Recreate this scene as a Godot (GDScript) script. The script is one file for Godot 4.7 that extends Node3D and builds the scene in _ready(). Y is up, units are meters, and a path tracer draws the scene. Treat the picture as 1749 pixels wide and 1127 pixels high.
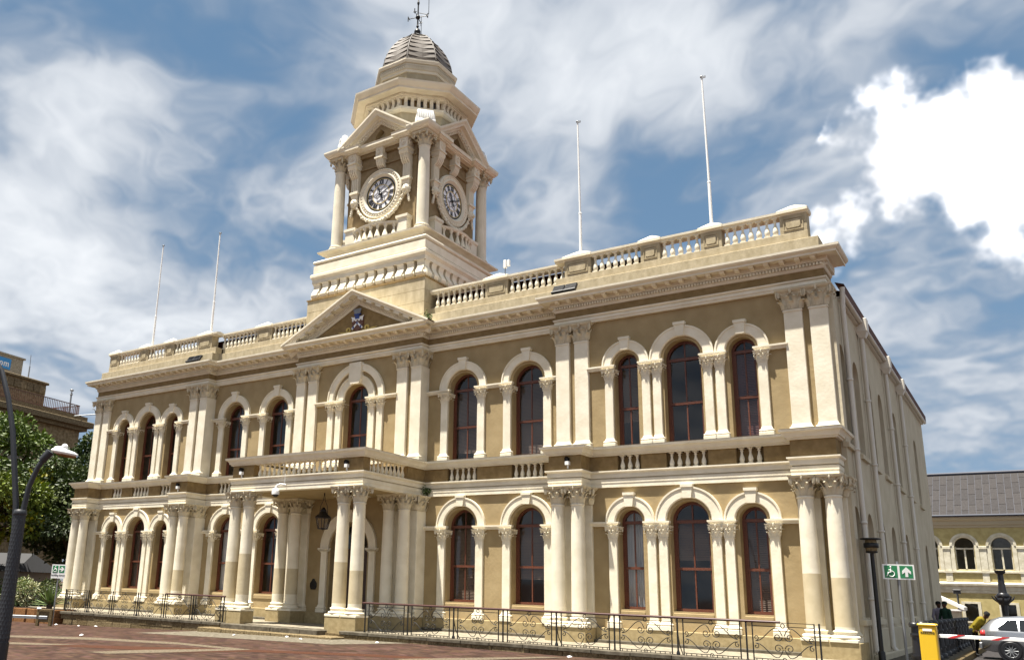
extends Node3D

# ---------------------------------------------------------------- helpers
class MB:
	var st := SurfaceTool.new()
	var sg := 1
	func _init() -> void:
		st.begin(Mesh.PRIMITIVE_TRIANGLES)
	func tri(a: Vector3, b: Vector3, c: Vector3, g := -1) -> void:
		st.set_smooth_group(g)
		st.add_vertex(a); st.add_vertex(c); st.add_vertex(b)
	func quad(a: Vector3, b: Vector3, c: Vector3, d: Vector3, g := -1) -> void:
		tri(a, b, c, g); tri(a, c, d, g)
	func box(lo: Vector3, hi: Vector3, bev := 0.0) -> void:
		if bev > 0.0:
			bbox(lo, hi, bev); return
		var p := []
		for i in 8:
			p.append(Vector3(hi.x if i & 1 else lo.x, hi.y if i & 2 else lo.y, hi.z if i & 4 else lo.z))
		quad(p[4], p[5], p[7], p[6]); quad(p[1], p[0], p[2], p[3])
		quad(p[5], p[1], p[3], p[7]); quad(p[0], p[4], p[6], p[2])
		quad(p[6], p[7], p[3], p[2]); quad(p[0], p[1], p[5], p[4])
	func bbox(lo: Vector3, hi: Vector3, b: float) -> void:
		# box whose upright and top edges are chamfered
		var pl := [Vector2(lo.x + b, lo.z), Vector2(lo.x, lo.z + b), Vector2(lo.x, hi.z - b), Vector2(lo.x + b, hi.z), Vector2(hi.x - b, hi.z), Vector2(hi.x, hi.z - b), Vector2(hi.x, lo.z + b), Vector2(hi.x - b, lo.z)]
		var c := (lo + hi) * 0.5
		var rings := [[lo.y, 0.0], [hi.y - b, 0.0], [hi.y, b]]
		for i in 8:
			var j := (i + 1) % 8
			for k in 2:
				var a0 := _in(pl[i], c, rings[k][1]); var a1 := _in(pl[j], c, rings[k][1])
				var b0 := _in(pl[i], c, rings[k + 1][1]); var b1 := _in(pl[j], c, rings[k + 1][1])
				quad(Vector3(a0.x, rings[k][0], a0.y), Vector3(a1.x, rings[k][0], a1.y), Vector3(b1.x, rings[k + 1][0], b1.y), Vector3(b0.x, rings[k + 1][0], b0.y))
			var t0 := _in(pl[i], c, b); var t1 := _in(pl[j], c, b)
			tri(Vector3(c.x, hi.y, c.z), Vector3(t0.x, hi.y, t0.y), Vector3(t1.x, hi.y, t1.y))
			tri(Vector3(c.x, lo.y, c.z), Vector3(pl[j].x, lo.y, pl[j].y), Vector3(pl[i].x, lo.y, pl[i].y))
	func _in(p: Vector2, c: Vector3, b: float) -> Vector2:
		return Vector2(p.x - signf(p.x - c.x) * b, p.y - signf(p.y - c.z) * b)
	# frustum-like block: bottom rectangle to top rectangle
	func loft(c: Vector3, h: float, b: Vector2, t: Vector2) -> void:
		var p := []
		for k in 2:
			var s: Vector2 = b if k == 0 else t
			var y := c.y + (h if k == 1 else 0.0)
			p.append_array([Vector3(c.x - s.x, y, c.z + s.y), Vector3(c.x + s.x, y, c.z + s.y), Vector3(c.x + s.x, y, c.z - s.y), Vector3(c.x - s.x, y, c.z - s.y)])
		for i in 4:
			var j := (i + 1) % 4
			quad(p[i], p[j], p[4 + j], p[4 + i])
		quad(p[4], p[5], p[6], p[7]); quad(p[3], p[2], p[1], p[0])
	# turned shape: runs of Vector2(radius, height); crisp edges between runs
	func lathe(o: Vector3, runs: Array, n := 16, a0 := 0.0, a1 := TAU, bas := Basis.IDENTITY) -> void:
		for run in runs:
			sg += 1
			for k in run.size() - 1:
				for i in n:
					var A := a0 + (a1 - a0) * i / n
					var Bq := a0 + (a1 - a0) * (i + 1) / n
					var p: Vector2 = run[k]; var q: Vector2 = run[k + 1]
					var v0 := o + bas * Vector3(p.x * cos(A), p.y, p.x * sin(A))
					var v1 := o + bas * Vector3(q.x * cos(A), q.y, q.x * sin(A))
					var v2 := o + bas * Vector3(q.x * cos(Bq), q.y, q.x * sin(Bq))
					var v3 := o + bas * Vector3(p.x * cos(Bq), p.y, p.x * sin(Bq))
					if p.x > 1e-5 and q.x > 1e-5: quad(v0, v1, v2, v3, sg)
					elif p.x > 1e-5: tri(v0, v1, v3, sg)
					else: tri(v0, v1, v2, sg)
	# moulding swept along a plan path; runs of Vector2(outward offset, height), listed upwards
	func sweep(path: Array, runs: Array, closed := false, o := Vector3.ZERO, U := Vector3.RIGHT, V := Vector3.BACK, Wv := Vector3.UP, caps := false) -> void:
		var n := path.size()
		var mit := []
		for i in n:
			var d1 := Vector2.ZERO; var d2 := Vector2.ZERO
			if i > 0 or closed: d1 = (path[i] - path[(i - 1 + n) % n]).normalized()
			if i < n - 1 or closed: d2 = (path[(i + 1) % n] - path[i]).normalized()
			if d1 == Vector2.ZERO: d1 = d2
			if d2 == Vector2.ZERO: d2 = d1
			var n1 := Vector2(-d1.y, d1.x); var n2 := Vector2(-d2.y, d2.x)
			mit.append((n1 + n2) / maxf(0.15, 1.0 + n1.dot(n2)))
		var last := n if closed else n - 1
		for i in last:
			var j := (i + 1) % n
			for run in runs:
				sg += 1
				for k in run.size() - 1:
					var p: Vector2 = run[k]; var q: Vector2 = run[k + 1]
					var a: Vector2 = path[i] + mit[i] * p.x; var b: Vector2 = path[j] + mit[j] * p.x
					var c: Vector2 = path[j] + mit[j] * q.x; var e: Vector2 = path[i] + mit[i] * q.x
					quad(o + U * a.x + V * a.y + Wv * p.y, o + U * b.x + V * b.y + Wv * p.y, o + U * c.x + V * c.y + Wv * q.y, o + U * e.x + V * e.y + Wv * q.y, sg)
		if caps and not closed:
			for s in [0, n - 1]:
				var poly := PackedVector2Array()
				for run in runs:
					for p in run:
						if poly.is_empty() or poly[-1].distance_to(p) > 1e-4: poly.append(p)
				var tr := Geometry2D.triangulate_polygon(poly)
				for t in range(0, tr.size(), 3):
					var w := []
					for m in 3:
						var p: Vector2 = poly[tr[t + m]]
						var a: Vector2 = path[s] + mit[s] * p.x
						w.append(o + U * a.x + V * a.y + Wv * p.y)
					tri(w[0], w[1], w[2])
	# extruded outline in the x-y plane, between z0 (back) and z1 (front)
	func plate(poly: PackedVector2Array, z0: float, z1: float, t := Transform3D.IDENTITY, backface := true) -> void:
		var tr := Geometry2D.triangulate_polygon(poly)
		for i in range(0, tr.size(), 3):
			var a: Vector2 = poly[tr[i]]; var b: Vector2 = poly[tr[i + 1]]; var c: Vector2 = poly[tr[i + 2]]
			tri(t * Vector3(a.x, a.y, z1), t * Vector3(b.x, b.y, z1), t * Vector3(c.x, c.y, z1))
			if backface: tri(t * Vector3(c.x, c.y, z0), t * Vector3(b.x, b.y, z0), t * Vector3(a.x, a.y, z0))
		for i in poly.size():
			var a: Vector2 = poly[i]; var b: Vector2 = poly[(i + 1) % poly.size()]
			quad(t * Vector3(a.x, a.y, z0), t * Vector3(b.x, b.y, z0), t * Vector3(b.x, b.y, z1), t * Vector3(a.x, a.y, z1))
	# round bar along points
	func tube(pts: Array, r, n := 6, cap := true) -> void:
		var m := pts.size()
		var rings := []
		var up := Vector3.UP
		sg += 1
		for i in m:
			var d: Vector3 = (pts[mini(i + 1, m - 1)] - pts[maxi(i - 1, 0)]).normalized()
			if absf(d.dot(up)) > 0.95: up = Vector3.RIGHT if absf(d.x) < 0.9 else Vector3.BACK
			var x := up.cross(d).normalized(); var y := d.cross(x)
			up = y
			var rr: float = r[i] if r is Array else r
			var ring := []
			for k in n:
				var a := TAU * k / n
				ring.append(pts[i] + x * cos(a) * rr + y * sin(a) * rr)
			rings.append(ring)
		for i in m - 1:
			for k in n:
				var l := (k + 1) % n
				quad(rings[i][k], rings[i][l], rings[i + 1][l], rings[i + 1][k], sg)
		if cap:
			for k in range(1, n - 1):
				tri(rings[0][0], rings[0][k + 1], rings[0][k])
				tri(rings[m - 1][0], rings[m - 1][k], rings[m - 1][k + 1])
	func ball(c: Vector3, s: Vector3, n := 10, rows := 6) -> void:
		sg += 1
		for j in rows:
			for i in n:
				var f := func(u: int, v: int) -> Vector3:
					var a := TAU * u / n; var b := PI * v / rows - PI / 2
					return c + Vector3(cos(a) * cos(b) * s.x, sin(b) * s.y, sin(a) * cos(b) * s.z)
				quad(f.call(i, j), f.call(i, j + 1), f.call(i + 1, j + 1), f.call(i + 1, j), sg)
	func add(m: Mesh, t: Transform3D) -> void:
		st.append_from(m, 0, t)
	func done() -> ArrayMesh:
		st.generate_normals()
		return st.commit()

var M := {}
var used := {}
var rng := RandomNumberGenerator.new()
var hall: Node3D

func numbered(parent: Node, called: String) -> String:
	var key := str(parent.get_instance_id()) + called
	var k: int = used.get(key, 0)
	used[key] = k + 1
	return called if k == 0 else "%s_%03d" % [called, k]

func part(parent: Node, called: String, mesh, mat: Material, at := Vector3.ZERO, bas := Basis.IDENTITY) -> MeshInstance3D:
	var o := MeshInstance3D.new()
	o.mesh = mesh.done() if mesh is MB else mesh
	o.material_override = mat
	o.transform = Transform3D(bas, at)
	o.name = numbered(parent, called)
	parent.add_child(o, true)
	return o

func stuff(o: Node3D) -> Node3D:
	o.set_meta("kind", "stuff"); return o

func thing(called: String, label: String, category: String, at := Vector3.ZERO, turn := 0.0, group := "") -> Node3D:
	var o := Node3D.new()
	o.name = numbered(self, called)
	add_child(o, true)
	o.position = at; o.rotation.y = turn
	tag(o, label, category, group)
	return o

func tag(o: Node3D, label: String, category: String, group := "") -> void:
	o.set_meta("label", label); o.set_meta("category", category)
	if group != "": o.set_meta("group", group)

func copy(o: Node3D, label: String, at: Vector3, turn := 0.0) -> Node3D:
	var c := o.duplicate()
	c.name = numbered(self, String(o.name))
	add_child(c, true)
	c.position = at; c.rotation.y = turn
	c.set_meta("label", label)
	return c

func structure(called: String, mesh, mat: Material) -> MeshInstance3D:
	var o := part(self, called, mesh, mat)
	o.set_meta("kind", "structure")
	return o

func lin(r: float, g: float, b: float) -> Color:
	return Color(r, g, b).linear_to_srgb()

# noise texture around white that only varies the tone of albedo
func tone(seed_: int, freq: float, lo: Color, hi: Color, octaves := 4, size := 512, kind := FastNoiseLite.TYPE_SIMPLEX_SMOOTH) -> NoiseTexture2D:
	var n := FastNoiseLite.new()
	n.seed = seed_; n.frequency = freq; n.noise_type = kind
	n.fractal_octaves = octaves
	var t := NoiseTexture2D.new()
	t.width = size; t.height = size; t.seamless = true; t.noise = n
	var g := Gradient.new()
	g.set_color(0, lo); g.set_color(1, hi)
	t.color_ramp = g
	return t

func bump(seed_: int, freq: float, strength: float, size := 512) -> NoiseTexture2D:
	var n := FastNoiseLite.new()
	n.seed = seed_; n.frequency = freq; n.fractal_octaves = 4
	var t := NoiseTexture2D.new()
	t.width = size; t.height = size; t.seamless = true; t.noise = n
	t.as_normal_map = true; t.bump_strength = strength
	return t

func mat(c: Color, rough := 0.85, tex: Texture2D = null, scale := 1.0, nrm: Texture2D = null, metal := 0.0) -> StandardMaterial3D:
	var m := StandardMaterial3D.new()
	m.albedo_color = c; m.roughness = rough; m.metallic = metal
	m.metallic_specular = 0.5 if rough < 0.7 else 0.2
	m.cull_mode = BaseMaterial3D.CULL_DISABLED
	if tex or nrm:
		m.uv1_triplanar = true; m.uv1_world_triplanar = true
		m.uv1_scale = Vector3.ONE * scale
		m.albedo_texture = tex
		if nrm:
			m.normal_enabled = true; m.normal_texture = nrm; m.normal_scale = 0.25
	return m

# ---------------------------------------------------------------- camera, sky, sun
const CAM := Vector3(22.174, 1.9082, 26.4808)
const FOCAL := 1458.346      # in pixels of the 1749 x 1127 photograph
var cam_basis := Basis(Vector3.UP, 0.6296) * Basis(Vector3.RIGHT, 0.2536) * Basis(Vector3.BACK, 0.0343)
var sky_blobs := []
var sky_puffs := []

func toward(px: float, py: float) -> Vector3:
	return (cam_basis * Vector3((px - 874.5 + 171.12) / FOCAL, -(py - 563.5 - 66.71) / FOCAL, -1.0)).normalized()

func set_world() -> void:
	var cam := Camera3D.new()
	cam.name = "camera"
	cam.transform = Transform3D(cam_basis, CAM)
	cam.near = 0.1; cam.far = 2000.0
	cam.projection = Camera3D.PROJECTION_FRUSTUM
	cam.size = cam.near * 1127.0 / FOCAL
	cam.frustum_offset = Vector2(171.12, 66.71) * (cam.near / FOCAL)
	add_child(cam); cam.current = true

	var env := Environment.new()
	env.background_mode = Environment.BG_SKY
	env.tonemap_mode = Environment.TONE_MAPPER_LINEAR
	env.tonemap_exposure = 3.15
	env.background_energy_multiplier = 0.42
	env.sdfgi_enabled = true; env.ssao_enabled = true; env.ssil_enabled = true
	var sky := Sky.new()
	var pm := PanoramaSkyMaterial.new()
	pm.panorama = ImageTexture.create_from_image(make_sky(3072))
	sky.sky_material = pm
	env.sky = sky
	var we := WorldEnvironment.new()
	we.name = "world_environment"; we.environment = env
	add_child(we)

	var sun := DirectionalLight3D.new()
	sun.name = "sun"
	sun.light_energy = 1.35
	sun.light_color = Color(1.0, 0.975, 0.93)
	sun.light_angular_distance = 0.5
	sun.shadow_enabled = true
	add_child(sun)
	sun.look_at_from_position(Vector3(-0.6, 4.25, 1.0) * 20.0, Vector3.ZERO, Vector3.BACK)

func make_sky(w: int) -> Image:
	# clouds as they stood that day: soft broken sheets, one sunlit cumulus bank
	for b in [[330, 110, 100, -0.45], [480, 230, 90, -0.45], [180, 60, 80, -0.3], [350, 400, 90, -0.5], [520, 440, 80, -0.5], [250, 330, 60, -0.25],
		[140, 180, 110, 0.3], [60, 340, 130, 0.5], [200, 430, 100, 0.35], [330, 530, 110, 0.45], [100, 520, 150, 0.35],
		[1000, 170, 170, 0.38], [1150, 130, 110, 0.25], [700, 140, 130, 0.2], [870, 380, 90, -0.4], [1170, 300, 100, -0.35], [1330, 290, 80, -0.25],
		[1080, 390, 80, -0.2], [1420, 60, 120, 0.22], [1560, 110, 90, 0.1], [1330, 160, 90, 0.12], [1640, 190, 60, -0.4], [1600, 470, 90, -0.35], [1480, 560, 80, -0.2], [1380, 520, 80, 0.1], [1650, 620, 90, 0.1]]:
		sky_blobs.append([toward(b[0], b[1]), 1.0 / pow(b[2] * 1.15 / FOCAL, 2.0), b[3]])
	for b in [[1650, 250, 95, 1.0], [1540, 310, 70, 0.85], [1710, 180, 70, 0.9], [1690, 300, 70, 0.8], [1440, 360, 55, 0.7], [1790, 230, 100, 1.0], [1700, 425, 40, 0.6]]:
		sky_puffs.append([toward(b[0], b[1]), 1.0 / pow(b[2] * 1.1 / FOCAL, 2.0), b[3]])
	var r := RandomNumberGenerator.new()
	r.seed = 77
	for k in 60:   # the same weather all round
		var a := r.randf() * TAU
		var e := asin(r.randf_range(0.05, 1.0))
		var d := Vector3(cos(a) * cos(e), sin(e), sin(a) * cos(e))
		if d.dot(toward(874, 300)) > 0.8: continue
		sky_blobs.append([d, 1.0 / pow(r.randf_range(0.06, 0.16), 2.0), r.randf_range(-0.45, 0.5)])
		if k % 3 == 0: sky_puffs.append([d, 1.0 / pow(r.randf_range(0.08, 0.14), 2.0), 1.0])
	var h := w / 2
	var cw := 512; var ch := 256
	var ca := Image.create_empty(cw, ch, false, Image.FORMAT_RF)
	var cb := Image.create_empty(cw, ch, false, Image.FORMAT_RF)
	for j in ch / 2 + 2:
		var th := PI * (j + 0.5) / ch
		for i in cw:
			var an := TAU * (i + 0.5) / cw
			var d := Vector3(sin(an) * sin(th), cos(th), -cos(an) * sin(th))
			var s := 0.0
			for b in sky_blobs:
				var e: float = (1.0 - d.dot(b[0])) * 2.0 * b[1]
				if e < 5.0: s += b[2] * exp(-e)
			var p := 0.0
			for b in sky_puffs:
				var e: float = (1.0 - d.dot(b[0])) * 2.0 * b[1]
				if e < 5.0: p = maxf(p, b[2] * exp(-e * 0.8))
			ca.set_pixel(i, j, Color(s, 0, 0)); cb.set_pixel(i, j, Color(p, 0, 0))
	ca.resize(w, h, Image.INTERPOLATE_CUBIC); cb.resize(w, h, Image.INTERPOLATE_CUBIC)
	var fa := ca.get_data().to_float32_array(); var fb := cb.get_data().to_float32_array()
	var n1 := FastNoiseLite.new(); n1.seed = 11; n1.frequency = 1.0; n1.fractal_octaves = 4; n1.fractal_gain = 0.5
	var n2 := FastNoiseLite.new(); n2.seed = 5; n2.frequency = 6.0; n2.fractal_octaves = 7; n2.fractal_gain = 0.58
	var n3 := FastNoiseLite.new(); n3.seed = 23; n3.frequency = 2.7; n3.fractal_octaves = 6; n3.fractal_gain = 0.56
	n3.domain_warp_enabled = true; n3.domain_warp_amplitude = 0.18; n3.domain_warp_frequency = 1.6; n3.domain_warp_fractal_octaves = 2
	var rows := []
	rows.resize(h / 2)
	var work := func(j: int) -> void:
		var out := PackedFloat32Array()
		out.resize(w * 4)
		var th := PI * (j + 0.5) / h
		var sy := cos(th); var sr := sin(th)
		var k := 1.0 / (sy + 0.16)
		for i in w:
			var an := TAU * (i + 0.5) / w
			var x := sin(an) * sr; var z := -cos(an) * sr
			# sheets drawn out along the wind
			var u := (x * 0.80 + z * 0.60) * k; var v := (-x * 0.60 + z * 0.80) * k
			var a := n1.get_noise_3d(u * 0.7, v * 1.1, 3.0)
			var g := n3.get_noise_3d(u * 0.9 + 9.0, v * 1.12, 1.0)
			var c0 := fa[j * w + i]
			var cov := clampf(0.72 + c0 * 0.75 + a * 0.45 + g * 0.85, 0.0, 1.0)
			cov = cov * cov * (3.0 - 2.0 * cov)
			var lum := clampf(0.36 + 0.62 * g + 0.52 * c0 + 0.25 * a, 0.0, 1.0)
			var hz := pow(1.0 - sy, 3.0)
			var br := 0.097 + 0.15 * hz; var bg := 0.188 + 0.18 * hz; var bb := 0.322 + 0.18 * hz
			var cr := 0.235 + 0.50 * lum; var cg := 0.285 + 0.47 * lum; var cc := 0.36 + 0.42 * lum
			var t := cov * 0.93
			br += (cr - br) * t; bg += (cg - bg) * t; bb += (cc - bb) * t
			var pf := fb[j * w + i]
			if pf > 0.08:
				var q := n2.get_noise_3d(x, sy, z)
				var e := clampf((pf + q * 1.05 - 0.40) / 0.42, 0.0, 1.0)
				e = e * e * (3.0 - 2.0 * e)
				var s := 0.70 + 1.5 * clampf(pf * 0.8 + q * 1.4 - 0.30, -0.10, 0.6)
				br += (s - br) * e; bg += (s * 1.0 - bg) * e; bb += (s * 1.02 - bb) * e
			out[i * 4] = br; out[i * 4 + 1] = bg; out[i * 4 + 2] = bb; out[i * 4 + 3] = 1.0
		rows[j] = out
	var id := WorkerThreadPool.add_group_task(work, h / 2)
	WorkerThreadPool.wait_for_group_task_completion(id)
	var all := PackedFloat32Array()
	for j in h / 2: all.append_array(rows[j])
	var low := PackedFloat32Array()   # one even tone below the horizon
	low.resize(w * (h - h / 2) * 4)
	for i in range(0, low.size(), 4):
		low[i] = 0.30; low[i + 1] = 0.30; low[i + 2] = 0.30; low[i + 3] = 1.0
	all.append_array(low)
	return Image.create_from_data(w, h, false, Image.FORMAT_RGBAF, all.to_byte_array())

# ---------------------------------------------------------------- materials
func set_materials() -> void:
	var plaster_n := bump(3, 0.06, 1.2)
	var big := tone(8, 0.012, Color(0.92, 0.91, 0.885), Color(1, 1, 1), 5)
	var streak := tone(9, 0.02, Color(0.84, 0.83, 0.80), Color(1, 1, 1), 6)
	var calm := tone(10, 0.012, Color(0.90, 0.89, 0.87), Color(1, 1, 1), 6)
	M.cream = mat(lin(0.81, 0.755, 0.62), 0.8, big, 0.23, plaster_n)
	M.cream_old = mat(lin(0.69, 0.625, 0.48), 0.85, streak, 0.4, plaster_n)
	M.patch = mat(lin(0.60, 0.52, 0.36), 0.8, big, 0.3, plaster_n)
	M.parapet = mat(lin(0.49, 0.42, 0.29), 0.9, streak, 0.5, plaster_n)
	M.parapet.uv1_scale = Vector3(0.31, 0.13, 0.31)
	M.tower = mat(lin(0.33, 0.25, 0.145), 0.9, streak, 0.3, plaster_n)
	M.ochre = mat(lin(0.385, 0.297, 0.165), 0.85, calm, 0.19, plaster_n)
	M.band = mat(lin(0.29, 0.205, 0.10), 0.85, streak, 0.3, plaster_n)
	M.side = mat(lin(0.57, 0.51, 0.385), 0.85, big, 0.15, plaster_n)
	M.plinth = mat(lin(0.40, 0.32, 0.18), 0.85, streak, 0.5, plaster_n)
	M.wood = mat(lin(0.155, 0.05, 0.025), 0.45, tone(4, 0.03, Color(0.75, 0.72, 0.7), Color(1, 1, 1)), 0.9)
	M.door = mat(lin(0.05, 0.022, 0.012), 0.5)
	M.inside = mat(lin(0.16, 0.13, 0.1), 0.9)
	M.blind = mat(lin(0.24, 0.16, 0.11), 0.6)
	M.redblind = mat(lin(0.26, 0.13, 0.12), 0.7)
	M.curtain = mat(lin(0.72, 0.73, 0.73), 0.9)
	M.curtain.backlight_enabled = true; M.curtain.backlight = Color(0.3, 0.3, 0.3)
	var gl := StandardMaterial3D.new()
	gl.albedo_color = Color(0.13, 0.14, 0.16, 0.16); gl.roughness = 0.03
	gl.transparency = BaseMaterial3D.TRANSPARENCY_ALPHA
	gl.metallic_specular = 0.8
	gl.cull_mode = BaseMaterial3D.CULL_DISABLED
	M.glass = gl
	M.lead = mat(lin(0.125, 0.102, 0.08), 0.55, tone(14, 0.03, Color(0.7, 0.68, 0.66), Color(1, 1, 1)), 0.8)
	M.leaddark = mat(lin(0.085, 0.072, 0.06), 0.6)
	M.iron = mat(lin(0.012, 0.012, 0.012), 0.45, null, 1.0, null, 0.2)
	M.handrail = mat(lin(0.06, 0.022, 0.018), 0.45)
	M.white = mat(lin(0.8, 0.8, 0.78), 0.45)
	M.dial = mat(lin(0.8, 0.8, 0.82), 0.35)
	M.black = mat(lin(0.012, 0.012, 0.014), 0.4)
	M.gold = mat(lin(0.55, 0.40, 0.12), 0.4, null, 1.0, null, 0.4)
	M.blue = mat(lin(0.02, 0.05, 0.22), 0.5)
	M.redbrown = mat(lin(0.12, 0.05, 0.03), 0.6)
	M.roofbrown = mat(lin(0.10, 0.045, 0.03), 0.7)
	M.pipe = mat(lin(0.62, 0.58, 0.5), 0.5)
	M.stone = mat(lin(0.30, 0.235, 0.135), 0.9, tone(21, 0.03, Color(0.6, 0.58, 0.55), Color(1, 1, 1), 5), 0.6, bump(22, 0.05, 8.0))
	M.stone2 = mat(lin(0.23, 0.175, 0.095), 0.9, tone(23, 0.03, Color(0.6, 0.58, 0.55), Color(1, 1, 1), 5), 0.6, bump(22, 0.05, 8.0))
	M.paving = mat(lin(0.17, 0.15, 0.115), 0.9, tone(25, 0.02, Color(0.65, 0.64, 0.62), Color(1, 1, 1), 5), 0.35)
	M.terrace = mat(lin(0.36, 0.32, 0.245), 0.9, tone(26, 0.02, Color(0.7, 0.69, 0.67), Color(1, 1, 1), 5), 0.35)
	M.apron = mat(lin(0.22, 0.195, 0.15), 0.9, tone(27, 0.02, Color(0.6, 0.59, 0.57), Color(1, 1, 1), 5), 0.5)
	M.grey = mat(lin(0.25, 0.26, 0.27), 0.45, null, 1.0, null, 0.5)
	M.lamp_grey = mat(lin(0.028, 0.031, 0.037), 0.5, tone(31, 0.05, Color(0.8, 0.8, 0.8), Color(1, 1, 1)), 2.0)
	M.green = mat(lin(0.02, 0.20, 0.075), 0.4)
	M.yellow = mat(lin(0.72, 0.46, 0.02), 0.4)
	M.red = mat(lin(0.5, 0.03, 0.03), 0.4)
	M.terracotta = mat(lin(0.33, 0.17, 0.075), 0.85, tone(33, 0.03, Color(0.7, 0.68, 0.66), Color(1, 1, 1)), 0.7)
	M.bounce_blocker = mat(lin(0.13, 0.12, 0.10), 0.8, streak, 0.6)  # dull dark colour for sheets added on sunlit tops to weaken bounced light
	M.litter = mat(lin(0.8, 0.8, 0.8), 0.9)

# ---------------------------------------------------------------- reusable architectural pieces
func V(x: float, y: float) -> Vector2:
	return Vector2(x, y)

func arc(cx: float, cy: float, r: float, a0: float, a1: float, n := 5) -> Array:
	var o := []
	for i in n + 1:
		var a := a0 + (a1 - a0) * i / n
		o.append(Vector2(cx + r * cos(a), cy + r * sin(a)))
	return o

# Corinthian capital: bell, two tiers of acanthus leaves, corner volutes, abacus. Unit: neck half width 1, height h.
func capital_mesh(h: float, square: bool, wide := 1.0) -> ArrayMesh:
	var m := MB.new()
	if square:
		m.loft(Vector3(0, 0, 0), h * 0.6, V(1, 1), V(1.06, 1.06))
		m.loft(Vector3(0, h * 0.6, 0), h * 0.27, V(1.06, 1.06), V(1.42, 1.42))
	else:
		m.lathe(Vector3.ZERO, [[V(1, 0), V(1.02, h * 0.4), V(1.1, h * 0.66), V(1.42, h * 0.87)]], 16)
	m.loft(Vector3(0, h * 0.87, 0), h * 0.06, V(1.55, 1.55), V(1.66, 1.66))
	m.loft(Vector3(0, h * 0.93, 0), h * 0.07, V(1.72, 1.72), V(1.76, 1.76))
	var f := func(a: float) -> Vector3:   # point on the neck outline at angle a
		var d := Vector3(cos(a), 0, sin(a))
		if square: d /= maxf(absf(d.x), absf(d.z))
		return d
	var leaf := func(a: float, y0: float, y1: float, w: float, curl: float) -> void:
		var out := Vector3(cos(a), 0, sin(a))
		if square:
			out = Vector3(signf(out.x), 0, 0) if absf(out.x) > absf(out.z) + 0.05 else (Vector3(0, 0, signf(out.z)) if absf(out.z) > absf(out.x) + 0.05 else out)
		var tan := Vector3(-sin(a), 0, cos(a))
		var base: Vector3 = f.call(a)
		var ts := [0.0, 0.35, 0.65, 0.85, 1.0, 0.97, 0.86]
		var os := [0.04, 0.10, 0.20, 0.36, 0.60, 0.76, 0.78]
		var ws := [0.75, 1.0, 1.0, 0.9, 0.62, 0.45, 0.2]
		var pr := []
		for k in 7:
			var c: Vector3 = base + out * (os[k] * curl) + Vector3.UP * (y0 + (y1 - y0) * ts[k])
			pr.append([c - tan * w * ws[k] - out * 0.07, c + out * 0.09, c + tan * w * ws[k] - out * 0.07])
		m.sg += 1
		for k in 6:
			for s in 2:
				m.quad(pr[k][s + 1], pr[k][s], pr[k + 1][s], pr[k + 1][s + 1], m.sg)
				# notches at the leaf's edge
			var e: Vector3 = (pr[k][0] + pr[k + 1][0]) * 0.5 - tan * 0.06 + out * 0.03
			m.tri(pr[k][0], e, pr[k + 1][0])
			var e2: Vector3 = (pr[k][2] + pr[k + 1][2]) * 0.5 + tan * 0.06 + out * 0.03
			m.tri(pr[k][2], pr[k + 1][2], e2)
	for i in 8:
		leaf.call(TAU * i / 8.0, 0.02, h * 0.40, 0.30 * wide, 0.85)
		leaf.call(TAU * (i + 0.5) / 8.0, 0.05, h * 0.66, 0.27 * wide, 1.0)
	for i in 4:   # volutes under the abacus corners, with their stalks
		var a := TAU * (i + 0.5) / 4.0
		var d := Vector3(cos(a), 0, sin(a)) * 1.414
		var tn := Vector3(-sin(a), 0, cos(a))
		var b := Basis(tn.cross(Vector3.UP).normalized(), tn, Vector3.UP)
		m.lathe(d * 1.42 + Vector3.UP * h * 0.77 - tn * 0.14, [[V(0, 0), V(0.2, 0)], [V(0.25, 0.02), V(0.25, 0.26)], [V(0.2, 0.28), V(0, 0.28)]], 10, 0.0, TAU, b)
		m.lathe(d * 1.42 + Vector3.UP * h * 0.77 - tn * 0.18, [[V(0, 0), V(0.08, 0), V(0.08, 0.36), V(0, 0.36)]], 6, 0.0, TAU, b)
		for s in [-1, 1]:
			m.tube([f.call(a + s * 0.3) * 1.05 + Vector3.UP * h * 0.5, f.call(a + s * 0.2) * 1.16 + Vector3.UP * h * 0.7, d * 1.25 + tn * s * 0.1 + Vector3.UP * h * 0.86, d * 1.42 + tn * s * 0.1 + Vector3.UP * h * 0.9], [0.07, 0.08, 0.08, 0.06], 5)
		var a2 := TAU * i / 4.0
		m.ball(Vector3(cos(a2), 0, sin(a2)) * 1.6 + Vector3.UP * h * 0.9, Vector3.ONE * 0.17, 7, 5)
		for s in [-1, 1]:   # inner helices
			m.tube([f.call(a2 + s * 0.45) * 1.05 + Vector3.UP * h * 0.5, f.call(a2 + s * 0.3) * 1.2 + Vector3.UP * h * 0.72, f.call(a2 + s * 0.12) * 1.36 + Vector3.UP * h * 0.82, f.call(a2 + s * 0.1) * 1.36 + Vector3.UP * h * 0.74], 0.06, 5)
	return m.done()

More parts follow.
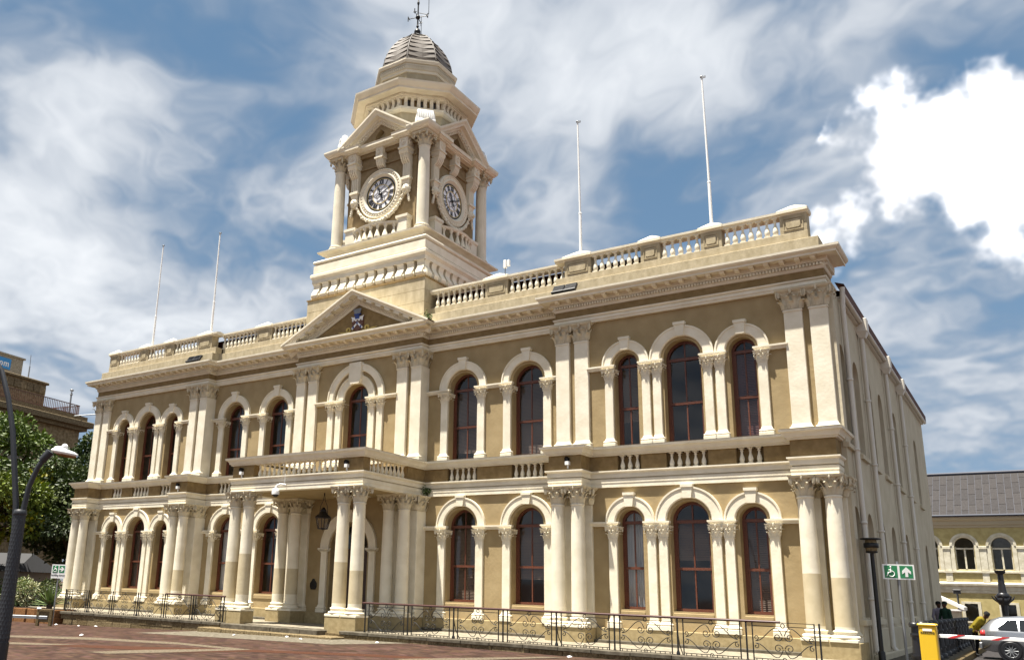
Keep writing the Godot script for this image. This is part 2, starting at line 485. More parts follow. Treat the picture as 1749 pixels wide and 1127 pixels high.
func baluster_mesh(h: float, r: float) -> ArrayMesh:
	var m := MB.new()
	m.box(Vector3(-r, 0, -r), Vector3(r, h * 0.07, r))
	m.box(Vector3(-r, h * 0.93, -r), Vector3(r, h, r))
	var run := [V(r * 0.62, h * 0.07), V(r * 0.8, h * 0.12), V(r * 0.98, h * 0.22), V(r, h * 0.3), V(r * 0.86, h * 0.42), V(r * 0.55, h * 0.56), V(r * 0.42, h * 0.68), V(r * 0.45, h * 0.76)]
	m.lathe(Vector3.ZERO, [run, [V(r * 0.45, h * 0.76), V(r * 0.7, h * 0.78), V(r * 0.7, h * 0.81), V(r * 0.48, h * 0.83)], [V(r * 0.48, h * 0.83), V(r * 0.6, h * 0.88), V(r * 0.85, h * 0.93)]], 12)
	return m.done()

func pilaster_base(m: MB, lo: Vector3, hi: Vector3) -> void:
	# plinth, torus and fillet round a pilaster's foot
	var e := 0.075
	m.box(Vector3(lo.x - e, lo.y, lo.z), Vector3(hi.x + e, lo.y + 0.13, hi.z + e), 0.01)
	var p := [V(lo.x, lo.z), V(lo.x, hi.z), V(hi.x, hi.z), V(hi.x, lo.z)]
	m.sweep(p, [[V(0.0, lo.y + 0.13), V(0.055, lo.y + 0.14), V(0.07, lo.y + 0.17), V(0.055, lo.y + 0.20), V(0.03, lo.y + 0.21)], [V(0.03, lo.y + 0.21), V(0.015, lo.y + 0.26), V(0.0, lo.y + 0.30)]])

# wall in the x-y plane with arched openings, front face at z, reveals going back by depth
func arched_wall(m: MB, x0: float, x1: float, y0: float, y1: float, z: float, depth: float, holes: Array) -> void:
	var x := x0
	for h in holes:
		var a: float = h[0] - h[1]; var b: float = h[0] + h[1]
		var sill: float = h[2]; var sp: float = h[3]; var r: float = h[1]
		if a > x: m.quad(Vector3(x, y0, z), Vector3(a, y0, z), Vector3(a, y1, z), Vector3(x, y1, z))
		m.quad(Vector3(a, y0, z), Vector3(b, y0, z), Vector3(b, sill, z), Vector3(a, sill, z))
		var n := 14
		for i in n:
			var t0 := PI - PI * i / n; var t1 := PI - PI * (i + 1) / n
			var p0 := Vector3(h[0] + r * cos(t0), sp + r * sin(t0), z); var p1 := Vector3(h[0] + r * cos(t1), sp + r * sin(t1), z)
			m.quad(p0, p1, Vector3(p1.x, y1, z), Vector3(p0.x, y1, z))
			m.quad(p1, p0, p0 - Vector3(0, 0, depth), p1 - Vector3(0, 0, depth), 1000)
		m.quad(Vector3(a, sill, z), Vector3(b, sill, z), Vector3(b, sill, z - depth), Vector3(a, sill, z - depth))
		m.quad(Vector3(a, sill, z - depth), Vector3(a, sp, z - depth), Vector3(a, sp, z), Vector3(a, sill, z))
		m.quad(Vector3(b, sill, z), Vector3(b, sp, z), Vector3(b, sp, z - depth), Vector3(b, sill, z - depth))
		x = b
	if x1 > x: m.quad(Vector3(x, y0, z), Vector3(x1, y0, z), Vector3(x1, y1, z), Vector3(x, y1, z))

var win_cache := {}
# timber sash window with a round fanlight: frame, six panes, and a blind or curtain
func window(cx: float, hw: float, sill: float, sp: float, zf: float, dress := "", yb := Basis.IDENTITY, o := Vector3.ZERO) -> void:
	var key := "%.3f %.3f %.3f" % [hw, sill, sp]
	var mid := sill + (sp - sill) * 0.47
	if not win_cache.has(key):
		var m := MB.new()
		var t := 0.09
		m.box(Vector3(-hw, sill, -0.1), Vector3(-hw + t, sp, 0))
		m.box(Vector3(hw - t, sill, -0.1), Vector3(hw, sp, 0))
		m.box(Vector3(-hw + t, sill, -0.1), Vector3(hw - t, sill + 0.09, 0.0))
		m.box(Vector3(-hw - 0.0, sill - 0.045, -0.1), Vector3(hw, sill, 0.05))
		m.lathe(Vector3(0, sp, 0), [[V(hw, 0), V(hw - t, 0)], [V(hw - t, 0), V(hw - t, -0.1)]], 16, PI, TAU, Basis(Vector3.RIGHT, Vector3.BACK, Vector3.DOWN))
		m.box(Vector3(-hw + t, sp - 0.05, -0.09), Vector3(hw - t, sp + 0.05, 0.012), 0.008)
		m.box(Vector3(-hw + t, mid - 0.04, -0.1), Vector3(hw - t, mid + 0.04, -0.01))
		for s in [-1, 1]:   # sash stiles
			m.box(Vector3(s * (hw - t) - (0.045 if s > 0 else 0.0), sill + 0.09, -0.075), Vector3(s * (hw - t) + (0.045 if s < 0 else 0.0), mid - 0.03, -0.03))
			m.box(Vector3(s * (hw - t) - (0.04 if s > 0 else 0.0), mid + 0.03, -0.06), Vector3(s * (hw - t) + (0.04 if s < 0 else 0.0), sp - 0.05, -0.015))
		m.box(Vector3(-0.021, sill + 0.09, -0.07), Vector3(0.021, mid - 0.03, -0.035))
		m.box(Vector3(-0.021, mid + 0.03, -0.055), Vector3(0.021, sp - 0.05, -0.02))
		m.box(Vector3(-0.02, sp + 0.05, -0.07), Vector3(0.02, sp + hw - t, -0.02))
		var g := []
		for k in 2:
			var xa := -hw + t if k == 0 else 0.0; var xb := 0.0 if k == 0 else hw - t
			for q in [[sill + 0.05, mid, -0.055], [mid, sp, -0.04]]:
				var pm := MB.new()
				pm.quad(Vector3(xa, q[0], q[2]), Vector3(xb, q[0], q[2]), Vector3(xb, q[1], q[2]), Vector3(xa, q[1], q[2]))
				g.append(pm.done())
			var fm := MB.new()
			for i in 6:
				var a0 := PI / 2 * i / 6 + (PI / 2 if k == 0 else 0.0); var a1 := a0 + PI / 12
				fm.tri(Vector3(0, sp, -0.045), Vector3((hw - t) * cos(a0), sp + (hw - t) * sin(a0), -0.045), Vector3((hw - t) * cos(a1), sp + (hw - t) * sin(a1), -0.045))
			g.append(fm.done())
		win_cache[key] = [m.done(), g]
	var w := part(hall, "window", win_cache[key][0], M.wood, o + yb * Vector3(cx, 0, zf), yb)
	for g in win_cache[key][1]:   # old panes sit a little out of true
		var pc: Vector3 = g.get_aabb().get_center()
		var tilt := Basis(Vector3.RIGHT, rng.randf_range(-0.012, 0.012)) * Basis(Vector3.UP, rng.randf_range(-0.012, 0.012))
		part(w, "pane", g, M.glass, pc - tilt * pc, tilt)
	if dress == "": return
	var m := MB.new()
	if dress == "curtain":
		var xs := []
		for i in 41: xs.append(-hw + hw * i / 20.0)
		for i in 40:
			var d0 := 0.035 * sin(i * 1.9) + 0.02 * sin(i * 0.7); var d1 := 0.035 * sin((i + 1) * 1.9) + 0.02 * sin((i + 1) * 0.7)
			m.quad(Vector3(xs[i], sill, -0.25 + d0), Vector3(xs[i + 1], sill, -0.25 + d1), Vector3(xs[i + 1], sp + hw, -0.25 + d1), Vector3(xs[i], sp + hw, -0.25 + d0))
		part(w, "curtain", m, M.curtain)
	else:
		var y: float = sill + 0.05 + (sp - sill) * ([0.0, 0.0, 0.1, 0.3, 0.55][rng.randi() % 5] if dress == "blind" else 0.0)
		while y < sp - 0.05:
			m.quad(Vector3(-hw, y, -0.20), Vector3(hw, y, -0.20), Vector3(hw, y + 0.045, -0.235), Vector3(-hw, y + 0.045, -0.235))
			y += 0.052
		var b := part(w, "blind", m, M.redblind if dress == "red" else M.blind)
		stuff(b)

var mini_cap: ArrayMesh
# flat shaft with a small leafy capital beside an arch
func mini_pilaster(xa: float, xb: float, y0: float, y1: float, zf: float, zw: float, cap_h: float) -> void:
	var m := MB.new()
	m.box(Vector3(xa, y0, zw - 0.02), Vector3(xb, y1 - cap_h, zf), 0.008)
	pilaster_base(m, Vector3(xa, y0, zw - 0.02), Vector3(xb, y0, zf))
	m.box(Vector3(xa - 0.015, y1 - cap_h - 0.03, zw), Vector3(xb + 0.015, y1 - cap_h, zf + 0.015), 0.006)
	var o := part(hall, "small_pilaster", m, M.cream)
	var r := (xb - xa) * 0.5
	part(o, "capital", mini_cap, M.cream, Vector3((xa + xb) * 0.5, y1 - cap_h, zf - r * 0.95), Basis.from_scale(Vector3(r, cap_h, r) ))

func impost(xa: float, xb: float, y: float, zf: float, zw: float) -> void:
	var m := MB.new()
	var p := [V(xa, zw), V(xa, zf), V(xb, zf), V(xb, zw)]
	m.sweep(p, [[V(0, y - 0.14), V(0, y - 0.10)], [V(0, y - 0.10), V(0.035, y - 0.09), V(0.045, y - 0.05)], [V(0.045, y - 0.05), V(0.06, y - 0.05)], [V(0.06, y - 0.05), V(0.06, y)], [V(0.06, y), V(-0.05, y)]])
	m.quad(Vector3(xa, y, zw), Vector3(xa, y, zf), Vector3(xb, y, zf), Vector3(xb, y, zw))
	m.quad(Vector3(xa, y - 0.14, zw), Vector3(xa, y - 0.14, zf), Vector3(xb, y - 0.14, zf), Vector3(xb, y - 0.14, zw))
	part(hall, "impost", m, M.cream)

const UPRIGHT := Basis(Vector3.RIGHT, Vector3.BACK, Vector3.DOWN)   # lathe axis along +z, half turn above the springing

func archivolt(cx: float, sp: float, ri: float, ro: float, zf: float, zw: float, key_top: float, key_w := 0.30) -> void:
	var m := MB.new()
	var e := 0.05
	m.lathe(Vector3(cx, sp, 0), [[V(ro, zw), V(ro, zf + 0.025)], [V(ro, zf + 0.025), V(ro - e, zf + 0.025)], [V(ro - e, zf + 0.025), V(ro - e, zf)], [V(ro - e, zf), V(ri + 0.03, zf)], [V(ri + 0.03, zf), V(ri, zf - 0.03)], [V(ri, zf - 0.03), V(ri, zw - 0.02)]], 24, PI, TAU, UPRIGHT)
	var o := part(hall, "arch_moulding", m, M.cream)
	if key_top > 0.0:
		var k := MB.new()
		var yb := sp + ri - 0.01
		var h := key_top - yb
		var w0 := key_w * 0.42; var w1 := key_w * 0.56
		k.plate(PackedVector2Array([V(cx - w0, yb), V(cx + w0, yb), V(cx + w1, yb + h * 0.8), V(cx - w1, yb + h * 0.8)]), zw, zf + 0.06)
		k.plate(PackedVector2Array([V(cx - w1 - 0.02, yb + h * 0.8), V(cx + w1 + 0.02, yb + h * 0.8), V(cx + w1 + 0.025, key_top), V(cx - w1 - 0.025, key_top)]), zw, zf + 0.085)
		part(o, "keystone", k, M.cream)

func column(x: float, z: float, y0: float, y1: float, r: float, cap: ArrayMesh, ycap: float, patch_lo := 0.0, patch_hi := 0.0, mt: Material = null) -> void:
	if mt == null: mt = M.cream
	var m := MB.new()
	var rad := func(y: float) -> float:
		var t := clampf((y - y0) / (y1 - y0), 0.0, 1.0)
		return r * (1.0 - 0.13 * pow(t, 1.6))
	var seg := func(mb: MB, a: float, b: float) -> void:
		var run := []
		for i in 7:
			var y := a + (b - a) * i / 6.0
			run.append(V(rad.call(y), y))
		mb.lathe(Vector3(x, 0, z), [run], 24)
	var ys := y0 + 0.32
	if patch_hi > 0.0:
		seg.call(m, patch_hi, y1)
	else: seg.call(m, ys, y1)
	m.lathe(Vector3(x, 0, z), [[V(r * 0.87, y1 - 0.07), V(r * 0.94, y1 - 0.06), V(r * 0.96, y1 - 0.035), V(r * 0.94, y1 - 0.01), V(r * 0.87, y1)]], 24)
	var o := part(hall, "column", m, mt)
	if patch_hi > 0.0:
		var q := MB.new()
		seg.call(q, maxf(patch_lo, ys), patch_hi)
		part(o, "repainted_band", q, M.patch)
		if patch_lo > ys:
			var q2 := MB.new()
			seg.call(q2, ys, patch_lo)
			part(o, "lower_shaft", q2, mt)
	var b := MB.new()
	var e := r * 1.42
	b.box(Vector3(x - e, y0, z - e), Vector3(x + e, y0 + 0.075, z + e), 0.012)
	b.lathe(Vector3(x, y0, z), [[V(r * 1.22, 0.075)] + arc(r * 1.3, 0.12, 0.045, -PI / 2, PI / 2, 6) + [V(r * 1.2, 0.165)], [V(r * 1.2, 0.165), V(r * 1.14, 0.18), V(r * 1.12, 0.215), V(r * 1.16, 0.235)], [V(r * 1.1, 0.235)] + arc(r * 1.14, 0.26, 0.025, -PI / 2, PI / 2, 5) + [V(r * 1.04, 0.285)], [V(r * 1.04, 0.285), V(r, 0.32)]], 24)
	part(o, "base", b, M.cream)
	if cap: part(o, "capital", cap, M.cream_old, Vector3(x, y1, z), Basis.from_scale(Vector3(r * 0.87, ycap - y1, r * 0.87)))

# ---------------------------------------------------------------- the city hall
const ZP := -0.12     # wall of the end pavilions and the centre
const ZR := -0.57     # wall of the recessed bays
const PAV := 13.577

func facade_path(ox: float, inner: float, mid: float, zfront: float, zrec: float, zback: float) -> Array:
	return [V(-ox, zback), V(-ox, zfront), V(-inner, zfront), V(-inner, zrec), V(-mid, zrec), V(-mid, zfront), V(mid, zfront), V(mid, zrec), V(inner, zrec), V(inner, zfront), V(ox, zfront), V(ox, zback)]

func build_hall() -> void:
	hall = thing("city_hall", "two-storey cream and ochre city hall with arched windows, columned portico and clock tower", "city hall")
	mini_cap = capital_mesh(1.0, true, 1.1)
	var cap_round := capital_mesh(1.0, false)
	var cap_square := mini_cap
	# ---- storey walls with their openings
	for s in [-1, 1]:
		# [centre, half width, sill, spring]
		var g_p := []; var f_p := []
		for k in [-1, 0, 1]:
			var hw := 0.61 if k == 0 else 0.40
			g_p.append([s * PAV + k * 1.89, hw, 1.56, 4.27]); f_p.append([s * PAV + k * 1.89, hw, 6.74, 9.5])
		var m := MB.new()
		arched_wall(m, minf(s * 9.25, s * 17.95), maxf(s * 9.25, s * 17.95), 0.5, 5.5, ZP, 0.42, g_p)
		m.quad(Vector3(s * 9.25, 0.5, ZP), Vector3(s * 9.25, 0.5, ZR - 0.02), Vector3(s * 9.25, 5.5, ZR - 0.02), Vector3(s * 9.25, 5.5, ZP))
		part(hall, "ground_floor_wall", m, M.ochre)
		m = MB.new()
		arched_wall(m, minf(s * 9.25, s * 17.95), maxf(s * 9.25, s * 17.95), 6.6, 11.3, ZP, 0.42, f_p)
		part(hall, "upper_floor_wall", m, M.ochre)
		var g_r := []; var f_r := []
		var cs := [4.965, 7.735] if s > 0 else [-7.735, -4.965]
		for c in cs:
			g_r.append([c, 0.63, 1.56, 4.27]); f_r.append([c, 0.63, 6.74, 9.5])
		m = MB.new()
		arched_wall(m, minf(s * 3.0, s * 9.3), maxf(s * 3.0, s * 9.3), 0.5, 5.5, ZR, 0.42, g_r)
		part(hall, "ground_floor_wall", m, M.ochre)
		m = MB.new()
		arched_wall(m, minf(s * 3.0, s * 9.3), maxf(s * 3.0, s * 9.3), 6.6, 11.3, ZR, 0.42, f_r)
		part(hall, "upper_floor_wall", m, M.ochre)
		# windows
		for q in [[g_p, ZP, "g"], [f_p, ZP, "f"], [g_r, ZR, "g"], [f_r, ZR, "f"]]:
			var idx := 0
			for h in q[0]:
				var dress := ""
				if q[2] == "g":
					dress = "blind"
					if s > 0 and q[1] == ZP and idx == 0: dress = "curtain"
					if s < 0 and q[1] == ZR: dress = "curtain" if idx == 0 else ""
				elif s > 0 and q[1] == ZP and idx == 2: dress = "red"
				elif rng.randf() < 0.4: dress = "blind"
				window(h[0], h[1], h[2], h[3], q[1] - 0.30, dress)
				idx += 1
				var sl := MB.new()   # stone sill
				var top: float = h[2] - 0.045
				if q[2] == "g":
					sl.box(Vector3(h[0] - h[1] + 0.002, top - 0.15, q[1] - 0.30), Vector3(h[0] + h[1] - 0.002, top, q[1] + 0.03), 0.015)
					part(hall, "sill", sl, M.ochre)
		# arches, imposts, small pilasters of both floors
		for fl in 2:
			var sp := 4.27 if fl == 0 else 9.5
			var y0 := 0.985 if fl == 0 else 6.71
			var ch := 0.37 if fl == 0 else 0.33
			var zf := ZP + 0.09; var zr := ZR + 0.09
			var P := func(x: float) -> float: return s * PAV + x
			for k in [-1, 0, 1]:
				var ro := 1.05 if k == 0 else 0.82
				archivolt(P.call(k * 1.89), sp, 0.70 if k == 0 else 0.49, ro, zf, ZP, sp + ro + (0.0 if fl == 0 and k == 0 else 0.11) + (0.06 if fl == 0 and k == 0 else 0.0))
			for d in [[-2.62, -2.34], [-1.33, -1.06], [-0.96, -0.69], [0.69, 0.96], [1.06, 1.33], [2.34, 2.62]]:
				mini_pilaster(P.call(d[0]), P.call(d[1]), y0, sp - 0.14, zf, ZP, ch)
			impost(P.call(-3.19), P.call(-2.30), sp, zf + 0.02, ZP); impost(P.call(-1.38), P.call(-0.64), sp, zf + 0.02, ZP)
			impost(P.call(0.64), P.call(1.38), sp, zf + 0.02, ZP); impost(P.call(2.30), P.call(3.19), sp, zf + 0.02, ZP)
			for c in cs:
				archivolt(c, sp, 0.73, 1.055, zr, ZR, sp + 1.055 + (0.06 if fl == 0 else 0.15), 0.31)
				mini_pilaster(c - 0.98, c - 0.67, y0, sp - 0.14, zr, ZR, ch)
				mini_pilaster(c + 0.67, c + 0.98, y0, sp - 0.14, zr, ZR, ch)
			var a: float = s * 3.34; var b: float = s * 4.965; var c2: float = s * 7.735; var e: float = s * 9.156
			impost(minf(a, b - s * 0.62), maxf(a, b - s * 0.62), sp, zr + 0.02, ZR)
			impost(minf(b + s * 0.62, c2 - s * 0.62), maxf(b + s * 0.62, c2 - s * 0.62), sp, zr + 0.02, ZR)
			impost(minf(c2 + s * 0.62, e), maxf(c2 + s * 0.62, e), sp, zr + 0.02, ZR)
	# ---- centre bay
	var mc := MB.new()
	arched_wall(mc, -3.3, 3.3, 6.6, 11.3, ZP, 0.42, [[0.0, 0.62, 6.74, 9.5]])
	for s in [-1, 1]: mc.quad(Vector3(s * 3.3, 6.6, ZP), Vector3(s * 3.3, 6.6, ZR - 0.02), Vector3(s * 3.3, 11.3, ZR - 0.02), Vector3(s * 3.3, 11.3, ZP))
	part(hall, "upper_floor_wall", mc, M.ochre)
	window(0.0, 0.62, 6.74, 9.5, ZP - 0.30, "")
	archivolt(0.0, 9.5, 0.66, 1.02, ZP + 0.06, ZP, 0.0)
	archivolt(0.0, 9.5, 1.19, 1.5, ZP + 0.11, ZP, 0.0)
	var kc := MB.new()
	kc.plate(PackedVector2Array([V(-0.22, 10.12), V(0.22, 10.12), V(0.32, 10.3), V(0.32, 11.03), V(-0.32, 11.03), V(-0.32, 10.3)]), ZP, ZP + 0.19)
	part(hall, "keystone", kc, M.cream)
	for d in [[-1.46, -1.16], [-1.03, -0.73], [0.73, 1.03], [1.16, 1.46]]:
		mini_pilaster(d[0], d[1], 6.71, 9.36, ZP + 0.1, ZP, 0.33)
	impost(-2.14, -0.64, 9.5, ZP + 0.12, ZP); impost(0.64, 2.14, 9.5, ZP + 0.12, ZP)
	mc = MB.new()   # ground floor centre with the arched doorway
	arched_wall(mc, -3.3, 3.3, 0.5, 5.5, ZP, 0.5, [[0.0, 0.95, 0.55, 3.45]])
	for s in [-1, 1]: mc.quad(Vector3(s * 3.3, 0.5, ZP), Vector3(s * 3.3, 0.5, ZR - 0.02), Vector3(s * 3.3, 5.5, ZR - 0.02), Vector3(s * 3.3, 5.5, ZP))
	part(hall, "ground_floor_wall", mc, M.ochre)
	archivolt(0.0, 3.45, 1.03, 1.42, ZP + 0.09, ZP, 4.95)
	mini_pilaster(-1.38, -1.08, 0.95, 3.4, ZP + 0.09, ZP, 0.1); mini_pilaster(1.08, 1.38, 0.95, 3.4, ZP + 0.09, ZP, 0.1)
	impost(-1.45, -1.0, 3.45, ZP + 0.1, ZP); impost(1.0, 1.45, 3.45, ZP + 0.1, ZP)
	var dm := MB.new()   # double door with panels and a fanlight
	for s in [-1, 1]:
		dm.box(Vector3(minf(s * 0.01, s * 0.95), 0.55, ZP - 0.5), Vector3(maxf(s * 0.01, s * 0.95), 3.3, ZP - 0.42))
		for q in [[0.75, 1.5], [1.65, 2.3], [2.45, 3.15]]:
			dm.box(Vector3(minf(s * 0.14, s * 0.82), q[0], ZP - 0.42), Vector3(maxf(s * 0.14, s * 0.82), q[1], ZP - 0.39), 0.02)
	dm.box(Vector3(-0.95, 3.3, ZP - 0.5), Vector3(0.95, 3.45, ZP - 0.38))
	part(hall, "door", dm, M.door)
	var fm := MB.new()
	fm.lathe(Vector3(0, 3.45, ZP - 0.45), [[V(0, 0), V(0.95, 0)]], 20, PI, TAU, UPRIGHT)
	part(hall, "fanlight", fm, M.glass)
	# ---- order of the upper floor: paired pilasters
	var prs := []
	for s in [-1, 1]:
		for q in [[16.777, 17.294], [17.493, 18.0], [9.156, 9.665], [9.866, 10.376], [2.142, 2.644], [2.845, 3.34]]:
			prs.append([minf(s * q[0], s * q[1]), maxf(s * q[0], s * q[1])])
	for q in prs:
		var m := MB.new()
		var deep := ZR - 0.03
		m.box(Vector3(q[0], 6.71, deep), Vector3(q[1], 10.505, 0.0), 0.01)
		pilaster_base(m, Vector3(q[0], 6.71, ZP - 0.05), Vector3(q[1], 6.71, 0.0))
		m.box(Vector3(q[0] - 0.02, 10.45, ZP), Vector3(q[1] + 0.02, 10.505, 0.025), 0.01)
		var o := part(hall, "pilaster", m, M.cream)
		var r: float = (q[1] - q[0]) * 0.5
		part(o, "capital", cap_square, M.cream_old, Vector3((q[0] + q[1]) * 0.5, 10.505, -r * 0.97), Basis.from_scale(Vector3(r, 0.625, r)))
	# ---- main entablature
	var ep := facade_path(18.0, 9.156, 3.34, 0.0, -0.45, -1.1)
	var m := MB.new()
	m.sweep(ep, [[V(0, 11.13), V(0, 11.21)], [V(0, 11.21), V(0.03, 11.21)], [V(0.03, 11.21), V(0.03, 11.30)], [V(0.03, 11.30), V(0.01, 11.305)], [V(0.01, 11.305), V(0.01, 11.32)], [V(0.01, 11.32), V(0.05, 11.33), V(0.07, 11.37)], [V(0.07, 11.37), V(0.07, 11.395)], [V(0.07, 11.395), V(0.0, 11.40)]])
	m.sweep(ep, [[V(-0.3, 11.13), V(0, 11.13)]])
	part(hall, "architrave", m, M.cream)
	m = MB.new()
	m.sweep(ep, [[V(-0.002, 11.395), V(-0.002, 11.68)]])
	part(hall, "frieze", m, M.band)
	m = MB.new()
	m.sweep(ep, [[V(0.0, 11.66), V(0.03, 11.68), V(0.05, 11.73)], [V(0.05, 11.73), V(0.05, 11.85)], [V(0.05, 11.85), V(0.125, 11.855)], [V(0.125, 11.855), V(0.13, 11.90)], [V(0.13, 11.90), V(0.13, 12.01)], [V(0.13, 12.01), V(0.40, 12.01)], [V(0.40, 12.01), V(0.41, 11.985)], [V(0.41, 11.985), V(0.44, 11.985)], [V(0.44, 11.985), V(0.44, 12.06)], [V(0.44, 12.06), V(0.47, 12.065), V(0.50, 12.10), V(0.53, 12.13)], [V(0.53, 12.13), V(0.535, 12.20)], [V(0.535, 12.20), V(-0.4, 12.225)]])
	part(hall, "cornice", m, M.cream)
	m = MB.new()
	m.sweep(ep, [[V(0.46, 12.205), V(0.46, 12.216)], [V(0.46, 12.216), V(-0.3, 12.235)]])
	part(hall, "cornice_bounce_blocker", m, M.bounce_blocker)  # added dark sheet: keeps the sunlit cornice top from lighting the parapet
	var dent := MB.new()
	var brk := MB.new()   # one bracket under the cornice
	brk.box(Vector3(-0.085, -0.022, 0.0), Vector3(0.085, 0.0, 0.28))
	brk.plate(PackedVector2Array([V(0, -0.105), V(0.14, -0.105), V(0.23, -0.08), V(0.265, -0.022), V(0, -0.022)]), -0.07, 0.07, Transform3D(Basis(Vector3.BACK, Vector3.UP, Vector3.LEFT), Vector3.ZERO))
	var brm := brk.done()
	for i in ep.size() - 1:
		var a: Vector2 = ep[i]; var b: Vector2 = ep[i + 1]
		var d := (b - a).normalized(); var nn := Vector2(-d.y, d.x)
		var L := a.distance_to(b)
		var bas := Basis(Vector3(d.x, 0, d.y), Vector3.UP, Vector3(nn.x, 0, nn.y))
		var cnt := int(L / 0.096)
		for k in cnt:
			var p := a + d * ((k + 0.5) * L / cnt) + nn * 0.05
			var t := Transform3D(bas, Vector3(p.x, 11.755, p.y))
			for q in [[Vector3(-0.027, 0, 0.075), Vector3(0.027, 0, 0.075), Vector3(0.027, 0.085, 0.075), Vector3(-0.027, 0.085, 0.075)], [Vector3(0.027, 0, 0.075), Vector3(0.027, 0, 0), Vector3(0.027, 0.085, 0), Vector3(0.027, 0.085, 0.075)], [Vector3(-0.027, 0, 0), Vector3(-0.027, 0, 0.075), Vector3(-0.027, 0.085, 0.075), Vector3(-0.027, 0.085, 0)], [Vector3(-0.027, 0, 0), Vector3(0.027, 0, 0), Vector3(0.027, 0, 0.075), Vector3(-0.027, 0, 0.075)]]:
				dent.quad(t * q[0], t * q[1], t * q[2], t * q[3])
		if L > 2.0:
			var nb := int(L / 0.44)
			for k in nb:
				var p := a + d * ((k + 0.5) * L / nb) + nn * 0.13
				part(hall, "bracket", brm, M.cream, Vector3(p.x, 12.01, p.y), bas)
	stuff(part(hall, "dentils", dent, M.cream))
	# ---- middle entablature carried by the columns, the ledge above and the dark band between
	var gp := [V(-18.02, -1.0), V(-18.02, 0.67), V(-16.78, 0.67), V(-16.78, -0.04), V(-10.364, -0.04), V(-10.364, 0.67), V(-9.158, 0.67), V(-9.158, -0.49), V(-3.33, -0.49), V(-3.33, 3.3), V(3.33, 3.3), V(3.33, -0.49), V(9.158, -0.49), V(9.158, 0.67), V(10.364, 0.67), V(10.364, -0.04), V(16.78, -0.04), V(16.78, 0.67), V(18.02, 0.67), V(18.02, -1.0)]
	m = MB.new()
	m.sweep(gp, [[V(0, 5.39), V(0, 5.53)], [V(0, 5.53), V(0.012, 5.53)], [V(0.012, 5.53), V(0.012, 5.655)], [V(0.012, 5.655), V(-0.06, 5.66)], [V(-0.06, 5.66), V(-0.06, 5.69)], [V(-0.06, 5.69), V(0.02, 5.695)], [V(0.02, 5.695), V(0.02, 5.84)], [V(0.02, 5.84), V(0.06, 5.86), V(0.085, 5.885)], [V(0.085, 5.885), V(0.085, 5.925)], [V(0.085, 5.925), V(-0.06, 5.935)]])
	m.sweep(gp, [[V(-0.35, 5.39), V(0, 5.39)]])
	for s in [-1, 1]:   # soffits over the column pairs
		m.box(Vector3(minf(s * 16.80, s * 18.0), 5.395, -0.3), Vector3(maxf(s * 16.80, s * 18.0), 5.6, 0.6))
		m.box(Vector3(minf(s * 9.18, s * 10.34), 5.395, -0.6), Vector3(maxf(s * 9.18, s * 10.34), 5.6, 0.6))
	part(hall, "entablature", m, M.cream)
	m = MB.new()
	m.box(Vector3(-3.2, 5.40, -0.55), Vector3(3.2, 5.92, 3.2))
	part(hall, "porch_ceiling", m, M.ochre)
	# ledge: continuous, over the porch it is the balustrade's rail
	m = MB.new()
	m.sweep(gp, [[V(-0.02, 6.42), V(0.05, 6.43)], [V(0.05, 6.43), V(0.05, 6.48)], [V(0.05, 6.48), V(0.10, 6.485)], [V(0.10, 6.485), V(0.11, 6.55), V(0.17, 6.62)], [V(0.17, 6.62), V(0.21, 6.63)], [V(0.21, 6.63), V(0.225, 6.70)], [V(0.225, 6.70), V(-0.55, 6.715)]])
	m.box(Vector3(-3.345, 6.43, 2.98), Vector3(3.345, 6.60, 3.30)); 
	for s in [-1, 1]:
		m.box(Vector3(minf(s * 3.0, s * 3.345), 6.43, 0.0), Vector3(maxf(s * 3.0, s * 3.345), 6.60, 2.979))
		m.box(Vector3(minf(s * 16.78, s * 18.0), 6.44, -0.5), Vector3(maxf(s * 16.78, s * 18.0), 6.705, 0.6))
		m.box(Vector3(minf(s * 9.2, s * 10.35), 6.44, -0.7), Vector3(maxf(s * 9.2, s * 10.35), 6.705, 0.6))
	part(hall, "ledge", m, M.cream)
	m = MB.new()
	m.sweep(gp, [[V(0.19, 6.708), V(0.19, 6.722)], [V(0.19, 6.722), V(-0.5, 6.733)]])
	part(hall, "ledge_bounce_blocker", m, M.bounce_blocker)  # added dark sheet, unseen from below: cuts light bounced up to the soffits
	var bal_band := baluster_mesh(0.49, 0.075)
	var band := func(x0: float, x1: float, z: float, gaps: Array) -> void:
		var b := MB.new()
		var x := x0
		for g in gaps:
			b.box(Vector3(x, 5.925, z - 0.5), Vector3(g[0] - g[1], 6.43, z), 0.0)
			b.quad(Vector3(g[0] - g[1], 5.925, z - 0.2), Vector3(g[0] + g[1], 5.925, z - 0.2), Vector3(g[0] + g[1], 6.43, z - 0.2), Vector3(g[0] - g[1], 6.43, z - 0.2))
			b.quad(Vector3(g[0] - g[1], 5.94, z - 0.2), Vector3(g[0] + g[1], 5.94, z - 0.2), Vector3(g[0] + g[1], 5.94, z), Vector3(g[0] - g[1], 5.94, z))
			x = g[0] + g[1]
			for k in g[2]:
				part(hall, "baluster", bal_band, M.cream, Vector3(g[0] + (k - (g[2] - 1) * 0.5) * 0.252, 5.94, z - 0.09))
		b.box(Vector3(x, 5.925, z - 0.5), Vector3(x1, 6.43, z))
		part(hall, "dado_band", b, M.band)
